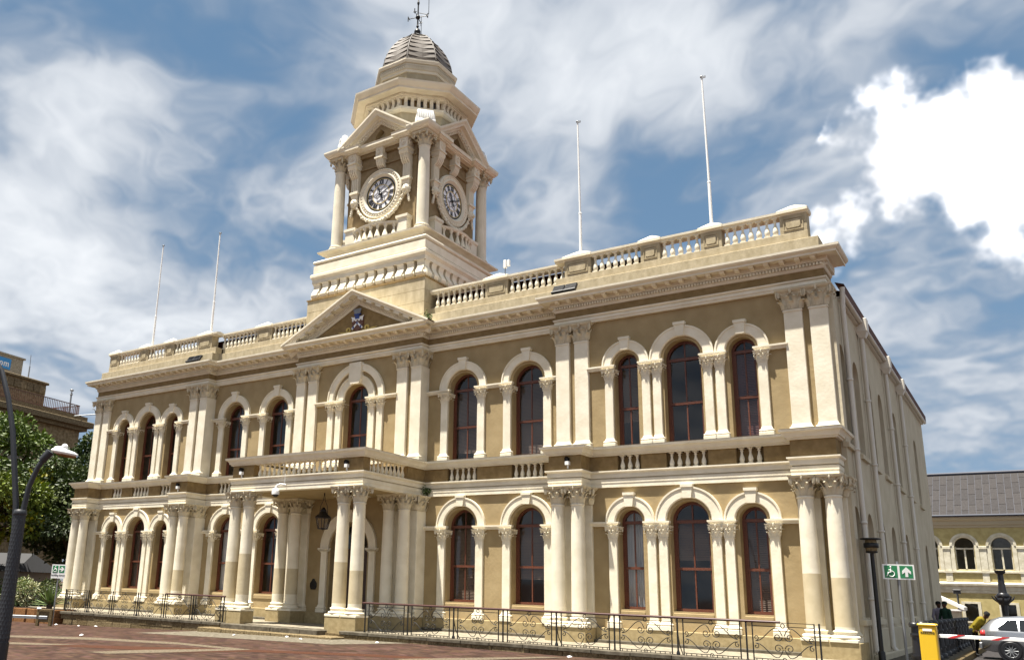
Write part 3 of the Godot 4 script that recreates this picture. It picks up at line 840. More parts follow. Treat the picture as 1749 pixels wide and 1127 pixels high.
	for s in [-1, 1]:
		var c: float = s * PAV
		band.call(minf(s * 10.35, s * 16.79), maxf(s * 10.35, s * 16.79), -0.07, [[c - 1.86, 0.40, 3], [c + 0.03, 0.66, 5], [c + 1.93, 0.40, 3]])
		var rr := [[4.99, 0.66, 5], [7.76, 0.66, 5]] if s > 0 else [[-7.76, 0.66, 5], [-4.99, 0.66, 5]]
		band.call(minf(s * 3.29, s * 9.2), maxf(s * 3.29, s * 9.2), -0.52, rr)
		for q in [[16.80, 18.0], [9.175, 10.35]]:
			var b := MB.new()
			b.box(Vector3(minf(s * q[0], s * q[1]), 5.926, -0.6), Vector3(maxf(s * q[0], s * q[1]), 6.431, 0.645))
			part(hall, "pier_block", b, M.band)
		var b2 := MB.new()
		b2.box(Vector3(minf(s * 2.15, s * 3.3), 5.926, 2.9), Vector3(maxf(s * 2.15, s * 3.3), 6.431, 3.28))
		b2.box(Vector3(minf(s * 2.95, s * 3.3), 5.926, -0.6), Vector3(maxf(s * 2.95, s * 3.3), 6.431, 0.6))
		part(hall, "pier_block", b2, M.band)
		for k in 9: part(hall, "baluster", bal_band, M.cream, Vector3(s * 3.17, 5.937, 0.78 + k * 0.25))
	for k in 16: part(hall, "baluster", bal_band, M.cream, Vector3(-1.92 + k * 0.256, 5.937, 3.15))
	# ---- ground floor order: columns on blocks, responds behind
	var patches := {17.069: [1.35, 2.72], 17.782: [1.35, 2.62], -9.42: [1.55, 2.45], -10.134: [0, 0], 9.42: [0, 0], 10.134: [0, 0], -17.069: [0, 0], -17.782: [0, 0]}
	for s in [-1, 1]:
		for x in [17.069, 17.782, 9.42, 10.134]:
			var pt: Array = patches[s * x]
			column(s * x, 0.485, 0.965, 4.83, 0.243, cap_round, 5.39, pt[0], pt[1])
		for x in [2.39, 3.108]:
			var hi := 2.78 if x < 3 else 2.5
			if s < 0: hi = 2.75 if x > 3 else 3.05
			column(s * x, 3.137, 0.965, 4.83, 0.243, cap_round, 5.39, 1.55 if s < 0 and x < 3 else 1.4, hi)
			column(s * x, 0.485, 0.965, 4.83, 0.243, cap_round, 5.39, 1.6 if s < 0 else 0.0, 2.6 if s < 0 else 0.0)
		for q in [[16.80, 17.36], [17.5, 18.04], [9.16, 9.70], [9.86, 10.40], [2.16, 2.66], [2.86, 3.36]]:
			var b := MB.new()
			var xa := minf(s * q[0], s * q[1]); var xb := maxf(s * q[0], s * q[1])
			var zf := 0.0
			b.box(Vector3(xa, 0.965, ZR - 0.02), Vector3(xb, 4.83, zf), 0.01)
			pilaster_base(b, Vector3(xa, 0.965, ZP - 0.02), Vector3(xb, 0.965, zf))
			var o := part(hall, "respond", b, M.cream)
			part(o, "capital", cap_square, M.cream_old, Vector3((xa + xb) * 0.5, 4.83, -0.265), Basis.from_scale(Vector3(0.27, 0.56, 0.27)))
		for q in [[16.72, 18.17, -0.6, 0.80], [9.07, 10.48, -0.6, 0.80], [2.05, 3.44, 2.80, 3.47], [2.05, 3.44, -0.6, 0.82]]:
			var b := MB.new()
			b.box(Vector3(minf(s * q[0], s * q[1]), 0.4, q[2]), Vector3(maxf(s * q[0], s * q[1]), 0.965, q[3]), 0.015)
			part(hall, "pedestal", b, M.plinth)
		for q in [[10.48, 16.72, ZP], [3.44, 9.07, ZR]]:   # plinth course below the windows
			var b := MB.new()
			b.box(Vector3(minf(s * q[0], s * q[1]), 0.4, q[2] - 0.3), Vector3(maxf(s * q[0], s * q[1]), 0.985, q[2] + 0.14), 0.02)
			part(hall, "plinth", b, M.plinth)
			b = MB.new()
			b.box(Vector3(minf(s * q[0], s * q[1]), 0.4, q[2]), Vector3(maxf(s * q[0], s * q[1]), 0.62, q[2] + 0.30), 0.02)
			part(hall, "footing", b, M.paving)
		var b3 := MB.new()
		b3.box(Vector3(minf(s * 1.0, s * 2.05), 0.4, ZP - 0.3), Vector3(maxf(s * 1.0, s * 2.05), 0.95, ZP + 0.14), 0.02)
		part(hall, "plinth", b3, M.plinth)
	# ---- parapet
	build_parapet()
	build_pediment()
	build_tower(cap_round)
	build_sides()

func parapet_pier(xa: float, xb: float, z: float) -> void:
	var m := MB.new()
	m.box(Vector3(xa, 12.73, z - 0.42), Vector3(xb, 13.665, z), 0.008)
	# raised panel with cut corners inside a sunk frame
	var px := xa + 0.13; var qx := xb - 0.13
	m.sweep([V(px, 13.17), V(qx, 13.17), V(qx, 13.53), V(px, 13.53)], [[V(0.0, z), V(0.0, z + 0.022)], [V(0.0, z + 0.022), V(-0.025, z + 0.022)], [V(-0.025, z + 0.022), V(-0.025, z)]], true, Vector3.ZERO, Vector3.RIGHT, Vector3.UP, Vector3.BACK)
	var c := 0.05
	var x0 := px + 0.055; var x1 := qx - 0.055; var y0 := 13.215; var y1 := 13.485
	m.plate(PackedVector2Array([V(x0 + c, y0), V(x1 - c, y0), V(x1, y0 + c), V(x1, y1 - c), V(x1 - c, y1), V(x0 + c, y1), V(x0, y1 - c), V(x0, y0 + c)]), z - 0.01, z + 0.03)
	var o := part(hall, "parapet_pier", m, M.parapet)
	var cp := MB.new()
	cp.box(Vector3(xa - 0.06, 13.72, z - 0.48), Vector3(xb + 0.06, 13.825, z + 0.10), 0.01)
	cp.loft(Vector3((xa + xb) * 0.5, 13.825, z - 0.19), 0.20, V((xb - xa) * 0.5 + 0.05, 0.27), V(0.05, 0.04))
	part(o, "pier_cap", cp, M.cream)

func build_parapet() -> void:
	var bal := baluster_mesh(0.62, 0.085)
	var zs := [-0.22, -0.67]
	for s in [-1, 1]:
		for q in [[9.1, 17.93, 0.0], [3.2, 9.1, -0.45]]:   # base course and dado
			var m := MB.new()
			var xa := minf(s * q[0], s * q[1]); var xb := maxf(s * q[0], s * q[1])
			m.box(Vector3(xa, 12.20, q[2] - 0.7), Vector3(xb, 12.735, q[2] - 0.02), 0.012)
			part(hall, "parapet_base", m, M.parapet)
			m = MB.new()
			var xe := xb - 0.30 if s > 0 and q[2] == 0.0 else xb
			var xs := xa + 0.30 if s < 0 and q[2] == 0.0 else xa
			m.box(Vector3(xs, 12.735, q[2] - 0.6), Vector3(xe, 13.05, q[2] - 0.20), 0.01)
			part(hall, "parapet_dado", m, M.parapet)
			m = MB.new()
			var cp := [V(xs - (0.04 if s > 0 or q[2] < 0 else 0.06), q[2] - 0.22), V(xe + 0.04, q[2] - 0.22)]
			m.sweep(cp, [[V(-0.34, 13.66), V(0.0, 13.66)], [V(0.0, 13.66), V(0.02, 13.68), V(0.03, 13.72)], [V(0.03, 13.72), V(0.08, 13.725)], [V(0.08, 13.725), V(0.085, 13.80)], [V(0.085, 13.80), V(-0.14, 13.85), V(-0.40, 13.80)], [V(-0.40, 13.80), V(-0.40, 13.66), V(-0.34, 13.66)]], false, Vector3.ZERO, Vector3.RIGHT, Vector3.BACK, Vector3.UP, true)
			part(hall, "coping", m, M.cream)
		for q in [[16.83, 17.62], [14.36, 15.04], [12.30, 12.98], [9.44, 10.45]]:
			parapet_pier(minf(s * q[0], s * q[1]), maxf(s * q[0], s * q[1]), -0.21)
		parapet_pier(minf(s * 5.82, s * 6.82), maxf(s * 5.82, s * 6.82), -0.66)
		for q in [[15.20, 16.68, 7, -0.29], [13.12, 14.22, 5, -0.29], [10.61, 12.12, 7, -0.29], [7.0, 9.1, 9, -0.74], [3.55, 5.65, 9, -0.74]]:
			for k in int(q[2]):
				part(hall, "parapet_baluster", bal, M.cream, Vector3(s * lerpf(q[0], q[1], k / (q[2] - 1.0)), 13.05, q[3]))

func build_pediment() -> void:
	var m := MB.new()
	m.plate(PackedVector2Array([V(-3.3, 12.2), V(3.3, 12.2), V(0, 13.75)]), -0.4, 0.0)
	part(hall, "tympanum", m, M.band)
	# raking cornice: lower edge line from (-3.9, 12.0) up to the apex
	m = MB.new()
	var a := V(-3.86, 11.98); var ap := V(0, 13.86); var b := V(3.86, 11.98)
	var path := [a, ap, b]
	m.sweep(path, [[V(0.24, -0.5), V(0.24, 0.55)], [V(0.24, 0.55), V(0.17, 0.55)], [V(0.17, 0.55), V(0.13, 0.52), V(0.10, 0.47)], [V(0.10, 0.47), V(0.04, 0.46)], [V(0.04, 0.46), V(0.04, 0.16)], [V(0.04, 0.16), V(-0.06, 0.15)], [V(-0.06, 0.15), V(-0.08, 0.10)], [V(-0.08, 0.10), V(-0.20, 0.085)], [V(-0.20, 0.085), V(-0.26, 0.07), V(-0.28, 0.02)]], false, Vector3.ZERO, Vector3.RIGHT, Vector3.UP, Vector3.BACK, false)
	part(hall, "raking_cornice", m, M.cream)
	var dent := MB.new()
	var br := MB.new()
	br.box(Vector3(-0.16, -0.08, 0.0), Vector3(0.16, 0.0, 0.28))
	var brm := br.done()
	for s in [-1, 1]:
		var d: Vector2 = (ap - a).normalized()
		var bas := Basis(Vector3(d.x, d.y * s, 0), Vector3(-d.y * s, d.x, 0), Vector3.BACK)
		for k in 7:
			var f := (k + 1.2) / 8.0
			var p: Vector2 = (a if s > 0 else V(3.86, 11.98)).lerp(ap, f)
			p += V(-d.y * s, d.x) * 0.035
			part(hall, "raking_bracket", brm, M.cream, Vector3(p.x, p.y, 0.16), bas)
		for k in 42:
			var p: Vector2 = (a if s > 0 else V(3.86, 11.98)).lerp(ap, 0.1 + 0.87 * k / 42.0) + V(-d.y * s, d.x) * -0.15
			var t := Transform3D(bas, Vector3(p.x, p.y, 0.09))
			dent.quad(t * Vector3(-0.022, -0.045, 0.05), t * Vector3(0.022, -0.045, 0.05), t * Vector3(0.022, 0.05, 0.05), t * Vector3(-0.022, 0.05, 0.05))
			dent.quad(t * Vector3(0.022, -0.045, 0.05), t * Vector3(0.022, -0.045, 0), t * Vector3(0.022, 0.05, 0), t * Vector3(0.022, 0.05, 0.05))
			dent.quad(t * Vector3(-0.022, -0.045, 0), t * Vector3(-0.022, -0.045, 0.05), t * Vector3(-0.022, 0.05, 0.05), t * Vector3(-0.022, 0.05, 0))
			dent.quad(t * Vector3(-0.022, -0.045, 0), t * Vector3(0.022, -0.045, 0), t * Vector3(0.022, -0.045, 0.05), t * Vector3(-0.022, -0.045, 0.05))
	stuff(part(hall, "raking_dentils", dent, M.cream))
	# painted coat of arms in relief
	var sh := MB.new()
	sh.plate(PackedVector2Array([V(-0.36, 13.06), V(-0.30, 12.98), V(-0.31, 12.72), V(-0.24, 12.52), V(0, 12.38), V(0.24, 12.52), V(0.31, 12.72), V(0.30, 12.98), V(0.36, 13.06), V(0.2, 13.03), V(0, 13.06), V(-0.2, 13.03)]), 0.0, 0.06)
	var o := part(hall, "coat_of_arms", sh, M.redbrown)
	var ch := MB.new()
	ch.plate(PackedVector2Array([V(-0.35, 13.05), V(-0.29, 12.97), V(-0.29, 12.84), V(-0.22, 12.84), V(-0.22, 12.89), V(-0.13, 12.89), V(-0.13, 12.84), V(-0.05, 12.84), V(-0.05, 12.89), V(0.05, 12.89), V(0.05, 12.84), V(0.13, 12.84), V(0.13, 12.89), V(0.22, 12.89), V(0.22, 12.84), V(0.29, 12.84), V(0.29, 12.97), V(0.35, 13.05), V(0.2, 13.02), V(0, 13.05), V(-0.2, 13.02)]), 0.06, 0.085)
	ch.plate(PackedVector2Array([V(0.02, 12.82), V(-0.02, 12.70), V(-0.26, 12.47), V(-0.30, 12.55)]), 0.06, 0.085)
	ch.plate(PackedVector2Array([V(-0.02, 12.82), V(0.02, 12.70), V(0.26, 12.47), V(0.30, 12.55)]), 0.062, 0.087)
	part(o, "chief", ch, M.white)
	var an := MB.new()
	an.plate(PackedVector2Array([V(-0.1, 12.93), V(0.1, 12.93), V(0.12, 13.02), V(0.05, 13.12), V(-0.05, 13.12), V(-0.12, 13.02)]), 0.085, 0.11)
	an.box(Vector3(-0.17, 13.1, 0.05), Vector3(0.17, 13.15, 0.12))
	for q in [V(0, 12.74), V(-0.2, 12.57), V(0.2, 12.57)]: an.box(Vector3(q.x - 0.035, q.y - 0.05, 0.085), Vector3(q.x + 0.035, q.y + 0.05, 0.1))
	part(o, "charges", an, M.blue)
	var fe := MB.new()
	for k in 7: fe.tube([Vector3(-0.12 + k * 0.04, 13.15, 0.08), Vector3((k - 3) * 0.06, 13.32, 0.1), Vector3((k - 3) * 0.065, 13.38, 0.12)], [0.03, 0.035, 0.015], 5)
	part(o, "plume", fe, M.grey)
	var go := MB.new()
	for s in [-1, 1]:
		go.lathe(Vector3(s * 0.5, 12.5, 0.03), [[V(0.05, 0.0), V(0.06, 0.03), V(0.11, 0.05), V(0.13, 0.02), V(0.13, 0)]], 12, 0, TAU, UPRIGHT)
		go.tube([Vector3(s * 0.3, 12.36, 0.05), Vector3(s * 0.55, 12.36, 0.06), Vector3(s * 0.8, 12.42, 0.05), Vector3(s * 1.05, 12.45, 0.04)], [0.04, 0.06, 0.05, 0.02], 6)
	part(o, "scroll", go, M.gold)

# ---------------------------------------------------------------- clock tower
const ZT := -3.438
func sq(h: float) -> Array:
	return [V(-h, ZT + h), V(h, ZT + h), V(h, ZT - h), V(-h, ZT - h)]

func oct(r: float) -> Array:
	var o := []
	for i in 8:
		var a := deg_to_rad(112.5 - 45.0 * i)
		o.append(V(r * cos(a), ZT + r * sin(a)))
	return o

func build_tower(cap: ArrayMesh) -> void:
	var m := MB.new()
	for k in 4:   # stone courses of the square base, with sunk joints
		var y0 := 12.2 + k * 0.53
		m = MB.new()
		m.sweep(sq(3.22), [[V(-0.02, y0), V(0.0, y0 + 0.008)], [V(0.0, y0 + 0.008), V(0.0, y0 + 0.522)], [V(0.0, y0 + 0.522), V(-0.02, y0 + 0.53)]], true)
		part(hall, "tower_course", m, M.parapet)
	m = MB.new()
	m.sweep(sq(3.22), [[V(0, 14.31), V(0.04, 14.33)], [V(0.04, 14.33), V(0.04, 14.38)], [V(0.04, 14.38), V(-0.4, 14.40)]], true)
	m.sweep(sq(2.72), [[V(0, 14.35), V(0, 15.4)]], true)
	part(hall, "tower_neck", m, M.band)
	# scrolled brackets
	var br := MB.new()
	br.plate(PackedVector2Array([V(0, 0.0), V(0.40, 0.0), V(0.50, 0.06), V(0.54, 0.17), V(0.52, 0.27), V(0.45, 0.37), V(0.40, 0.46), V(0.38, 0.56), V(0.40, 0.67), V(0.45, 0.76), V(0, 0.76)]), -0.17, 0.17, Transform3D(Basis(Vector3.BACK, Vector3.UP, Vector3.LEFT), Vector3.ZERO))
	br.lathe(Vector3(-0.185, 0.17, 0.37), [[V(0, 0), V(0.12, 0), V(0.12, 0.37), V(0, 0.37)]], 10, 0, TAU, Basis(Vector3.UP, Vector3.RIGHT, Vector3.FORWARD))
	var brm := br.done()
	for f in 4:
		var b := Basis(Vector3.UP, PI / 2 * f)
		for k in 12:
			part(hall, "scroll_bracket", brm, M.cream, Vector3(0, 0, ZT) + b * Vector3(-2.88 + k * 0.5236, 14.41, 2.68), b)
	m = MB.new()
	m.sweep(sq(2.7), [[V(0, 15.17), V(0.42, 15.18)], [V(0.42, 15.18), V(0.42, 15.36)], [V(0.42, 15.36), V(0.44, 15.37)], [V(0.44, 15.37), V(0.46, 15.43), V(0.50, 15.46)], [V(0.50, 15.46), V(0.50, 15.58)], [V(0.50, 15.58), V(0.46, 15.62)], [V(0.46, 15.62), V(0.30, 15.63)], [V(0.30, 15.63), V(0.30, 15.68)], [V(0.30, 15.68), V(0.40, 15.685)], [V(0.40, 15.685), V(0.40, 16.04)], [V(0.40, 16.04), V(0.26, 16.05)], [V(0.26, 16.05), V(0.26, 16.10)], [V(0.26, 16.10), V(0.34, 16.10)] + arc(0.34, 16.195, 0.09, -PI / 2, PI / 2, 8) + [V(0.24, 16.29)], [V(0.24, 16.29), V(0.06, 16.32), V(-0.06, 16.40), V(-0.08, 16.50), V(0.02, 16.62)], [V(0.02, 16.62), V(0.10, 16.67)], [V(0.10, 16.67), V(0.32, 16.675)], [V(0.32, 16.675), V(0.33, 16.74)], [V(0.33, 16.74), V(-2.7, 16.76)]], true)
	part(hall, "tower_cornice", m, M.cream)
	m = MB.new()
	m.sweep(sq(2.7), [[V(0.28, 16.755), V(0.28, 16.765)], [V(0.28, 16.765), V(-2.6, 16.775)]], true)
	part(hall, "tower_bounce_blocker", m, M.bounce_blocker)  # added dark sheet: less sun thrown back onto the clock stage
	# clock stage: cross-shaped core with free columns in the corners
	m = MB.new()
	for f in 4:
		var b := Basis(Vector3.UP, PI / 2 * f)
		var T := func(x: float, y: float, z: float) -> Vector3: return Vector3(0, 0, ZT) + b * Vector3(x, y, z)
		m.quad(T.call(-1.92, 16.75, 2.27), T.call(1.92, 16.75, 2.27), T.call(1.92, 21.5, 2.27), T.call(-1.92, 21.5, 2.27))
		m.quad(T.call(1.92, 16.75, 2.27), T.call(1.92, 16.75, 1.92), T.call(1.92, 21.5, 1.92), T.call(1.92, 21.5, 2.27))
		m.quad(T.call(-1.92, 16.75, 1.92), T.call(-1.92, 16.75, 2.27), T.call(-1.92, 21.5, 2.27), T.call(-1.92, 21.5, 1.92))
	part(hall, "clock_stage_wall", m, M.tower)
	for q in [V(1, 1), V(-1, 1), V(1, -1), V(-1, -1)]:
		column(q.x * 2.406, ZT + q.y * 2.406, 16.76, 20.80, 0.275, cap, 21.39)
	for f in 4: clock_side(Basis(Vector3.UP, PI / 2 * f))
	# corner entablature blocks over the columns
	for q in [V(1, 1), V(-1, 1), V(1, -1), V(-1, -1)]:
		m = MB.new()
		var p := [V(2.01, 2.01), V(2.01, 2.78), V(2.78, 2.78), V(2.78, 2.01)]
		var w := []
		for e in p: w.append(V(e.x * q.x, ZT + e.y * q.y))
		if q.x * q.y < 0: w.reverse()
		m.sweep(w, [[V(-0.3, 21.395), V(0.0, 21.40)], [V(0.0, 21.40), V(0.0, 21.45)], [V(0.0, 21.45), V(0.10, 21.47), V(0.12, 21.52)], [V(0.12, 21.52), V(0.15, 21.53), V(0.21, 21.62), V(0.23, 21.70)], [V(0.23, 21.70), V(0.23, 21.77)], [V(0.23, 21.77), V(-0.4, 21.82)]])
		m.box(Vector3(minf(q.x * 2.0, q.x * 2.7), 21.40, ZT + minf(q.y * 2.0, q.y * 2.7)), Vector3(maxf(q.x * 2.0, q.x * 2.7), 21.79, ZT + maxf(q.y * 2.0, q.y * 2.7)))
		part(hall, "corner_entablature", m, M.cream)
		# scrolled acroterion
		m = MB.new()
		var bas := Basis(Vector3(0.7071 * q.y, 0, -0.7071 * q.x), Vector3.UP, Vector3(0.7071 * q.x, 0, 0.7071 * q.y))
		var t := Transform3D(bas, Vector3(q.x * 2.35, 21.78, ZT + q.y * 2.35))
		m.plate(PackedVector2Array([V(-0.42, 0), V(0.42, 0), V(0.44, 0.25), V(0.40, 0.62), V(0.34, 0.72), V(-0.34, 0.72), V(-0.40, 0.62), V(-0.44, 0.25)]), -0.22, 0.16, t)
		m.lathe(t * Vector3(-0.42, 0.16, 0.16), [[V(0, 0), V(0.17, 0), V(0.17, 0.84), V(0, 0.84)]], 12, 0, TAU, bas * Basis(Vector3.UP, Vector3.RIGHT, Vector3.FORWARD))
		m.lathe(t * Vector3(-0.36, 0.70, 0.0), [[V(0, 0), V(0.16, 0), V(0.16, 0.72), V(0, 0.72)]], 12, 0, TAU, bas * Basis(Vector3.UP, Vector3.RIGHT, Vector3.FORWARD))
		for k in 9: m.tube([t * Vector3(-0.32 + k * 0.08, 0.2, 0.2), t * Vector3(-0.32 + k * 0.08, 0.45, 0.24), t * Vector3(-0.32 + k * 0.08, 0.68, 0.2)], [0.025, 0.04, 0.03], 5)
		part(hall, "acroterion", m, M.white)
	m = MB.new()   # slab over the clock stage
	m.box(Vector3(-2.3, 21.5, ZT - 2.3), Vector3(2.3, 21.9, ZT + 2.3))
	part(hall, "clock_stage_roof", m, M.cream_old)
	# octagonal belfry
	m = MB.new()
	m.sweep(oct(2.46), [[V(0, 21.7), V(0, 23.08)]], true)
	part(hall, "belfry_wall", m, M.parapet)
	m = MB.new()
	m.sweep(oct(2.46), [[V(0.0, 23.06), V(0.10, 23.08), V(0.14, 23.16)], [V(0.14, 23.16), V(0.16, 23.17)], [V(0.16, 23.17), V(0.16, 23.30)], [V(0.16, 23.30), V(-0.2, 23.31)]], true)
	part(hall, "belfry_string_course", m, M.cream)
	m = MB.new()
	m.sweep(oct(2.30), [[V(0, 23.3), V(0, 23.9)]], true)
	part(hall, "belfry_frieze", m, M.band)
	var bb := MB.new()
	bb.plate(PackedVector2Array([V(0, 0.0), V(0.16, 0.0), V(0.20, 0.06), V(0.19, 0.16), V(0.15, 0.26), V(0.17, 0.38), V(0.24, 0.50), V(0, 0.50)]), -0.075, 0.075, Transform3D(Basis(Vector3.BACK, Vector3.UP, Vector3.LEFT), Vector3.ZERO))
	bb.ball(Vector3(0, 0.36, 0.17), Vector3(0.03, 0.03, 0.03), 6, 4)
	var bbm := bb.done()
	for f in 8:
		var b := Basis(Vector3.UP, PI / 4 * f)
		var ap := 2.30 * cos(PI / 8)
		for k in 6: part(hall, "belfry_bracket", bbm, M.cream, Vector3(0, 0, ZT) + b * Vector3(-0.75 + k * 0.30, 23.32, ap), b)
		for k in 3:
			var sl := MB.new()
			sl.box(Vector3(-0.66 + k * 0.6, 23.34, ap - 0.12), Vector3(-0.54 + k * 0.6, 23.78, ap + 0.012))
			part(hall, "belfry_louvre", sl, M.black, Vector3(0, 0, ZT), b)
	m = MB.new()
	m.sweep(oct(2.42), [[V(-0.1, 23.80), V(0.15, 23.81)], [V(0.15, 23.81), V(0.15, 23.86)], [V(0.15, 23.86), V(0.22, 23.87)], [V(0.22, 23.87), V(0.22, 23.97)], [V(0.22, 23.97), V(0.62, 23.98)], [V(0.62, 23.98), V(0.62, 24.08)], [V(0.62, 24.08), V(0.66, 24.10), V(0.72, 24.22), V(0.76, 24.28)], [V(0.76, 24.28), V(0.77, 24.36)], [V(0.77, 24.36), V(-0.6, 24.55)]], true)
	part(hall, "belfry_cornice", m, M.cream)
	m = MB.new()
	m.sweep(oct(2.42), [[V(0.70, 24.372), V(0.70, 24.382)], [V(0.70, 24.382), V(-0.45, 24.57)]], true)
	part(hall, "belfry_bounce_blocker", m, M.bounce_blocker)  # dark cover added over the cornice top to dim its reflected sun
	var de := MB.new()
	for f in 8:
		var b := Basis(Vector3.UP, PI / 4 * f)
		var ap := 2.64 * cos(PI / 8)
		for k in 17:
			var t := Transform3D(b, Vector3(0, 0, ZT) + b * Vector3(-0.92 + k * 0.115, 23.885, ap - 0.02))
			de.quad(t * Vector3(-0.03, 0, 0.07), t * Vector3(0.03, 0, 0.07), t * Vector3(0.03, 0.08, 0.07), t * Vector3(-0.03, 0.08, 0.07))
			de.quad(t * Vector3(-0.03, 0, 0), t * Vector3(0.03, 0, 0), t * Vector3(0.03, 0, 0.07), t * Vector3(-0.03, 0, 0.07))
			de.quad(t * Vector3(0.03, 0, 0.07), t * Vector3(0.03, 0, 0), t * Vector3(0.03, 0.08, 0), t * Vector3(0.03, 0.08, 0.07))
			de.quad(t * Vector3(-0.03, 0, 0), t * Vector3(-0.03, 0, 0.07), t * Vector3(-0.03, 0.08, 0.07), t * Vector3(-0.03, 0.08, 0))
	stuff(part(hall, "belfry_dentils", de, M.cream))
	# drum and its arcaded cornice
	m = MB.new()
	m.sweep(oct(1.84), [[V(0.10, 24.4), V(0.10, 25.2)], [V(0.10, 25.2), V(0.0, 25.22)], [V(0, 25.22), V(0, 25.55)]], true)
	part(hall, "drum", m, M.parapet)
	m = MB.new()
	m.sweep(oct(1.84), [[V(0.0, 25.53), V(0.05, 25.55)], [V(0.05, 25.55), V(0.05, 25.68)], [V(0.05, 25.68), V(0.09, 25.70)], [V(0.09, 25.70), V(0.09, 25.96)], [V(0.09, 25.96), V(0.18, 25.98)], [V(0.18, 25.98), V(0.20, 26.04), V(0.23, 26.09)], [V(0.23, 26.09), V(0.23, 26.15)], [V(0.23, 26.15), V(-0.2, 26.22)]], true)
	part(hall, "drum_cornice", m, M.cream)
	de = MB.new()
	for f in 8:
		var b := Basis(Vector3.UP, PI / 4 * f)
		var ap := 1.93 * cos(PI / 8)
		for k in 13:
			var t := Transform3D(b, Vector3(0, 0, ZT) + b * Vector3(-0.684 + k * 0.114, 25.72, ap))
			if true:
				de.quad(t * Vector3(-0.02, 0, 0.05), t * Vector3(0.02, 0, 0.05), t * Vector3(0.02, 0.2, 0.05), t * Vector3(-0.02, 0.2, 0.05))
				de.quad(t * Vector3(0.02, 0, 0.05), t * Vector3(0.02, 0, 0), t * Vector3(0.02, 0.2, 0), t * Vector3(0.02, 0.2, 0.05))
				de.quad(t * Vector3(-0.02, 0, 0), t * Vector3(-0.02, 0, 0.05), t * Vector3(-0.02, 0.2, 0.05), t * Vector3(-0.02, 0.2, 0))
				de.quad(t * Vector3(-0.06, 0.14, 0.05), t * Vector3(0.06, 0.14, 0.05), t * Vector3(0.06, 0.22, 0.05), t * Vector3(-0.06, 0.22, 0.05))
	stuff(part(hall, "drum_arcading", de, M.cream))
	# lead dome: eight curved sides of lapped panels, with rolls at the hips
	var prof := [V(1.80, 26.20), V(1.78, 26.5), V(1.72, 26.8), V(1.62, 27.1), V(1.48, 27.42), V(1.30, 27.72), V(1.08, 28.02), V(0.83, 28.30), V(0.55, 28.52), V(0.28, 28.68)]
	var dome := MB.new()
	for i in 9:
		for f in 8:
			var a0 := deg_to_rad(22.5 + 45 * f); var a1 := a0 + PI / 4
			var p: Vector2 = prof[i]; var q: Vector2 = prof[i + 1]
			dome.quad(Vector3(p.x * cos(a0), p.y, ZT + p.x * sin(a0)), Vector3(q.x * cos(a0), q.y, ZT + q.x * sin(a0)), Vector3(q.x * cos(a1), q.y, ZT + q.x * sin(a1)), Vector3(p.x * cos(a1), p.y, ZT + p.x * sin(a1)))
	var dm := part(hall, "dome", dome, M.leaddark)
	for i in 9:   # panels proud of the shell, sagging to the middle of each side
		for s in [-1, 1]:
			var pm := MB.new()
			var p: Vector2 = prof[i]; var q: Vector2 = prof[i + 1]
			var e := 0.03
			var half := PI / 8
			var c0 := p.x * cos(half) ; var c1 := q.x * cos(half)
			var w0 := p.x * sin(half) - 0.03; var w1 := q.x * sin(half) - 0.03
			var sag := 0.10 * (1.0 - i * 0.06)
			var A := Vector3(c0 + e + 0.04, p.y + 0.015 - (sag if i > 0 else 0.0), 0.0); var Bq := Vector3(c0 + e + 0.04, p.y + 0.015, s * w0)
			var Cq := Vector3(c1 + e, q.y, s * maxf(w1, 0.02)); var D := Vector3(c1 + e + sag * 0.55, q.y - sag, 0.0)
			pm.quad(A, Bq, Cq, D)
			var dn := Vector3(-0.085, 0.02, 0)
			pm.quad(A + dn, Bq + dn, Bq, A); pm.quad(Bq + dn, Cq + dn, Cq, Bq)
			var mesh := pm.done()
			for f in 8: part(dm, "lead_panel", mesh, M.lead, Vector3(0, 0, ZT), Basis(Vector3.UP, PI / 4 * f))
	for f in 8:
		var a0 := deg_to_rad(22.5 + 45 * f)
		var pts := []
		for p in prof: pts.append(Vector3((p.x + 0.02) * cos(a0), p.y, ZT + (p.x + 0.02) * sin(a0)))
		var h := MB.new()
		h.tube(pts, 0.035, 6)
		part(dm, "hip_roll", h, M.leaddark)
	# finial and weather vane
	m = MB.new()
	m.lathe(Vector3(0, 0, ZT), [[V(0.42, 28.60), V(0.36, 28.72), V(0.16, 28.78), V(0.07, 28.86)], [V(0.07, 28.86), V(0.13, 28.90), V(0.165, 28.98), V(0.165, 29.06), V(0.12, 29.15), V(0.05, 29.2)], [V(0.05, 29.2), V(0.045, 29.32)], [V(0.045, 29.32), V(0.075, 29.35), V(0.045, 29.40)], [V(0.04, 29.40), V(0.035, 30.6)], [V(0.035, 30.6), V(0.065, 30.68), V(0.06, 30.76), V(0.03, 30.85)], [V(0.03, 30.85), V(0.02, 32.2)]], 12)
	m.ball(Vector3(0, 29.88, ZT), Vector3(0.12, 0.12, 0.12), 10, 6)
	var fin := part(hall, "finial", m, M.iron)
	m = MB.new()
	for f in 4:
		var b := Basis(Vector3.UP, PI / 2 * f + 0.3)
		m.tube([Vector3(0, 29.88, ZT), Vector3(0, 29.88, ZT) + b * Vector3(0.52, 0, 0)], 0.02, 5)
		m.tube([Vector3(0, 29.75, ZT) + b * Vector3(0.52, 0, 0), Vector3(0, 30.02, ZT) + b * Vector3(0.52, 0, 0)], 0.025, 5)
		m.tube([Vector3(0, 29.88, ZT) + b * Vector3(0.46, 0, -0.1), Vector3(0, 29.88, ZT) + b * Vector3(0.46, 0, 0.1)], 0.018, 5)
	part(fin, "compass_arms", m, M.iron)
	m = MB.new()
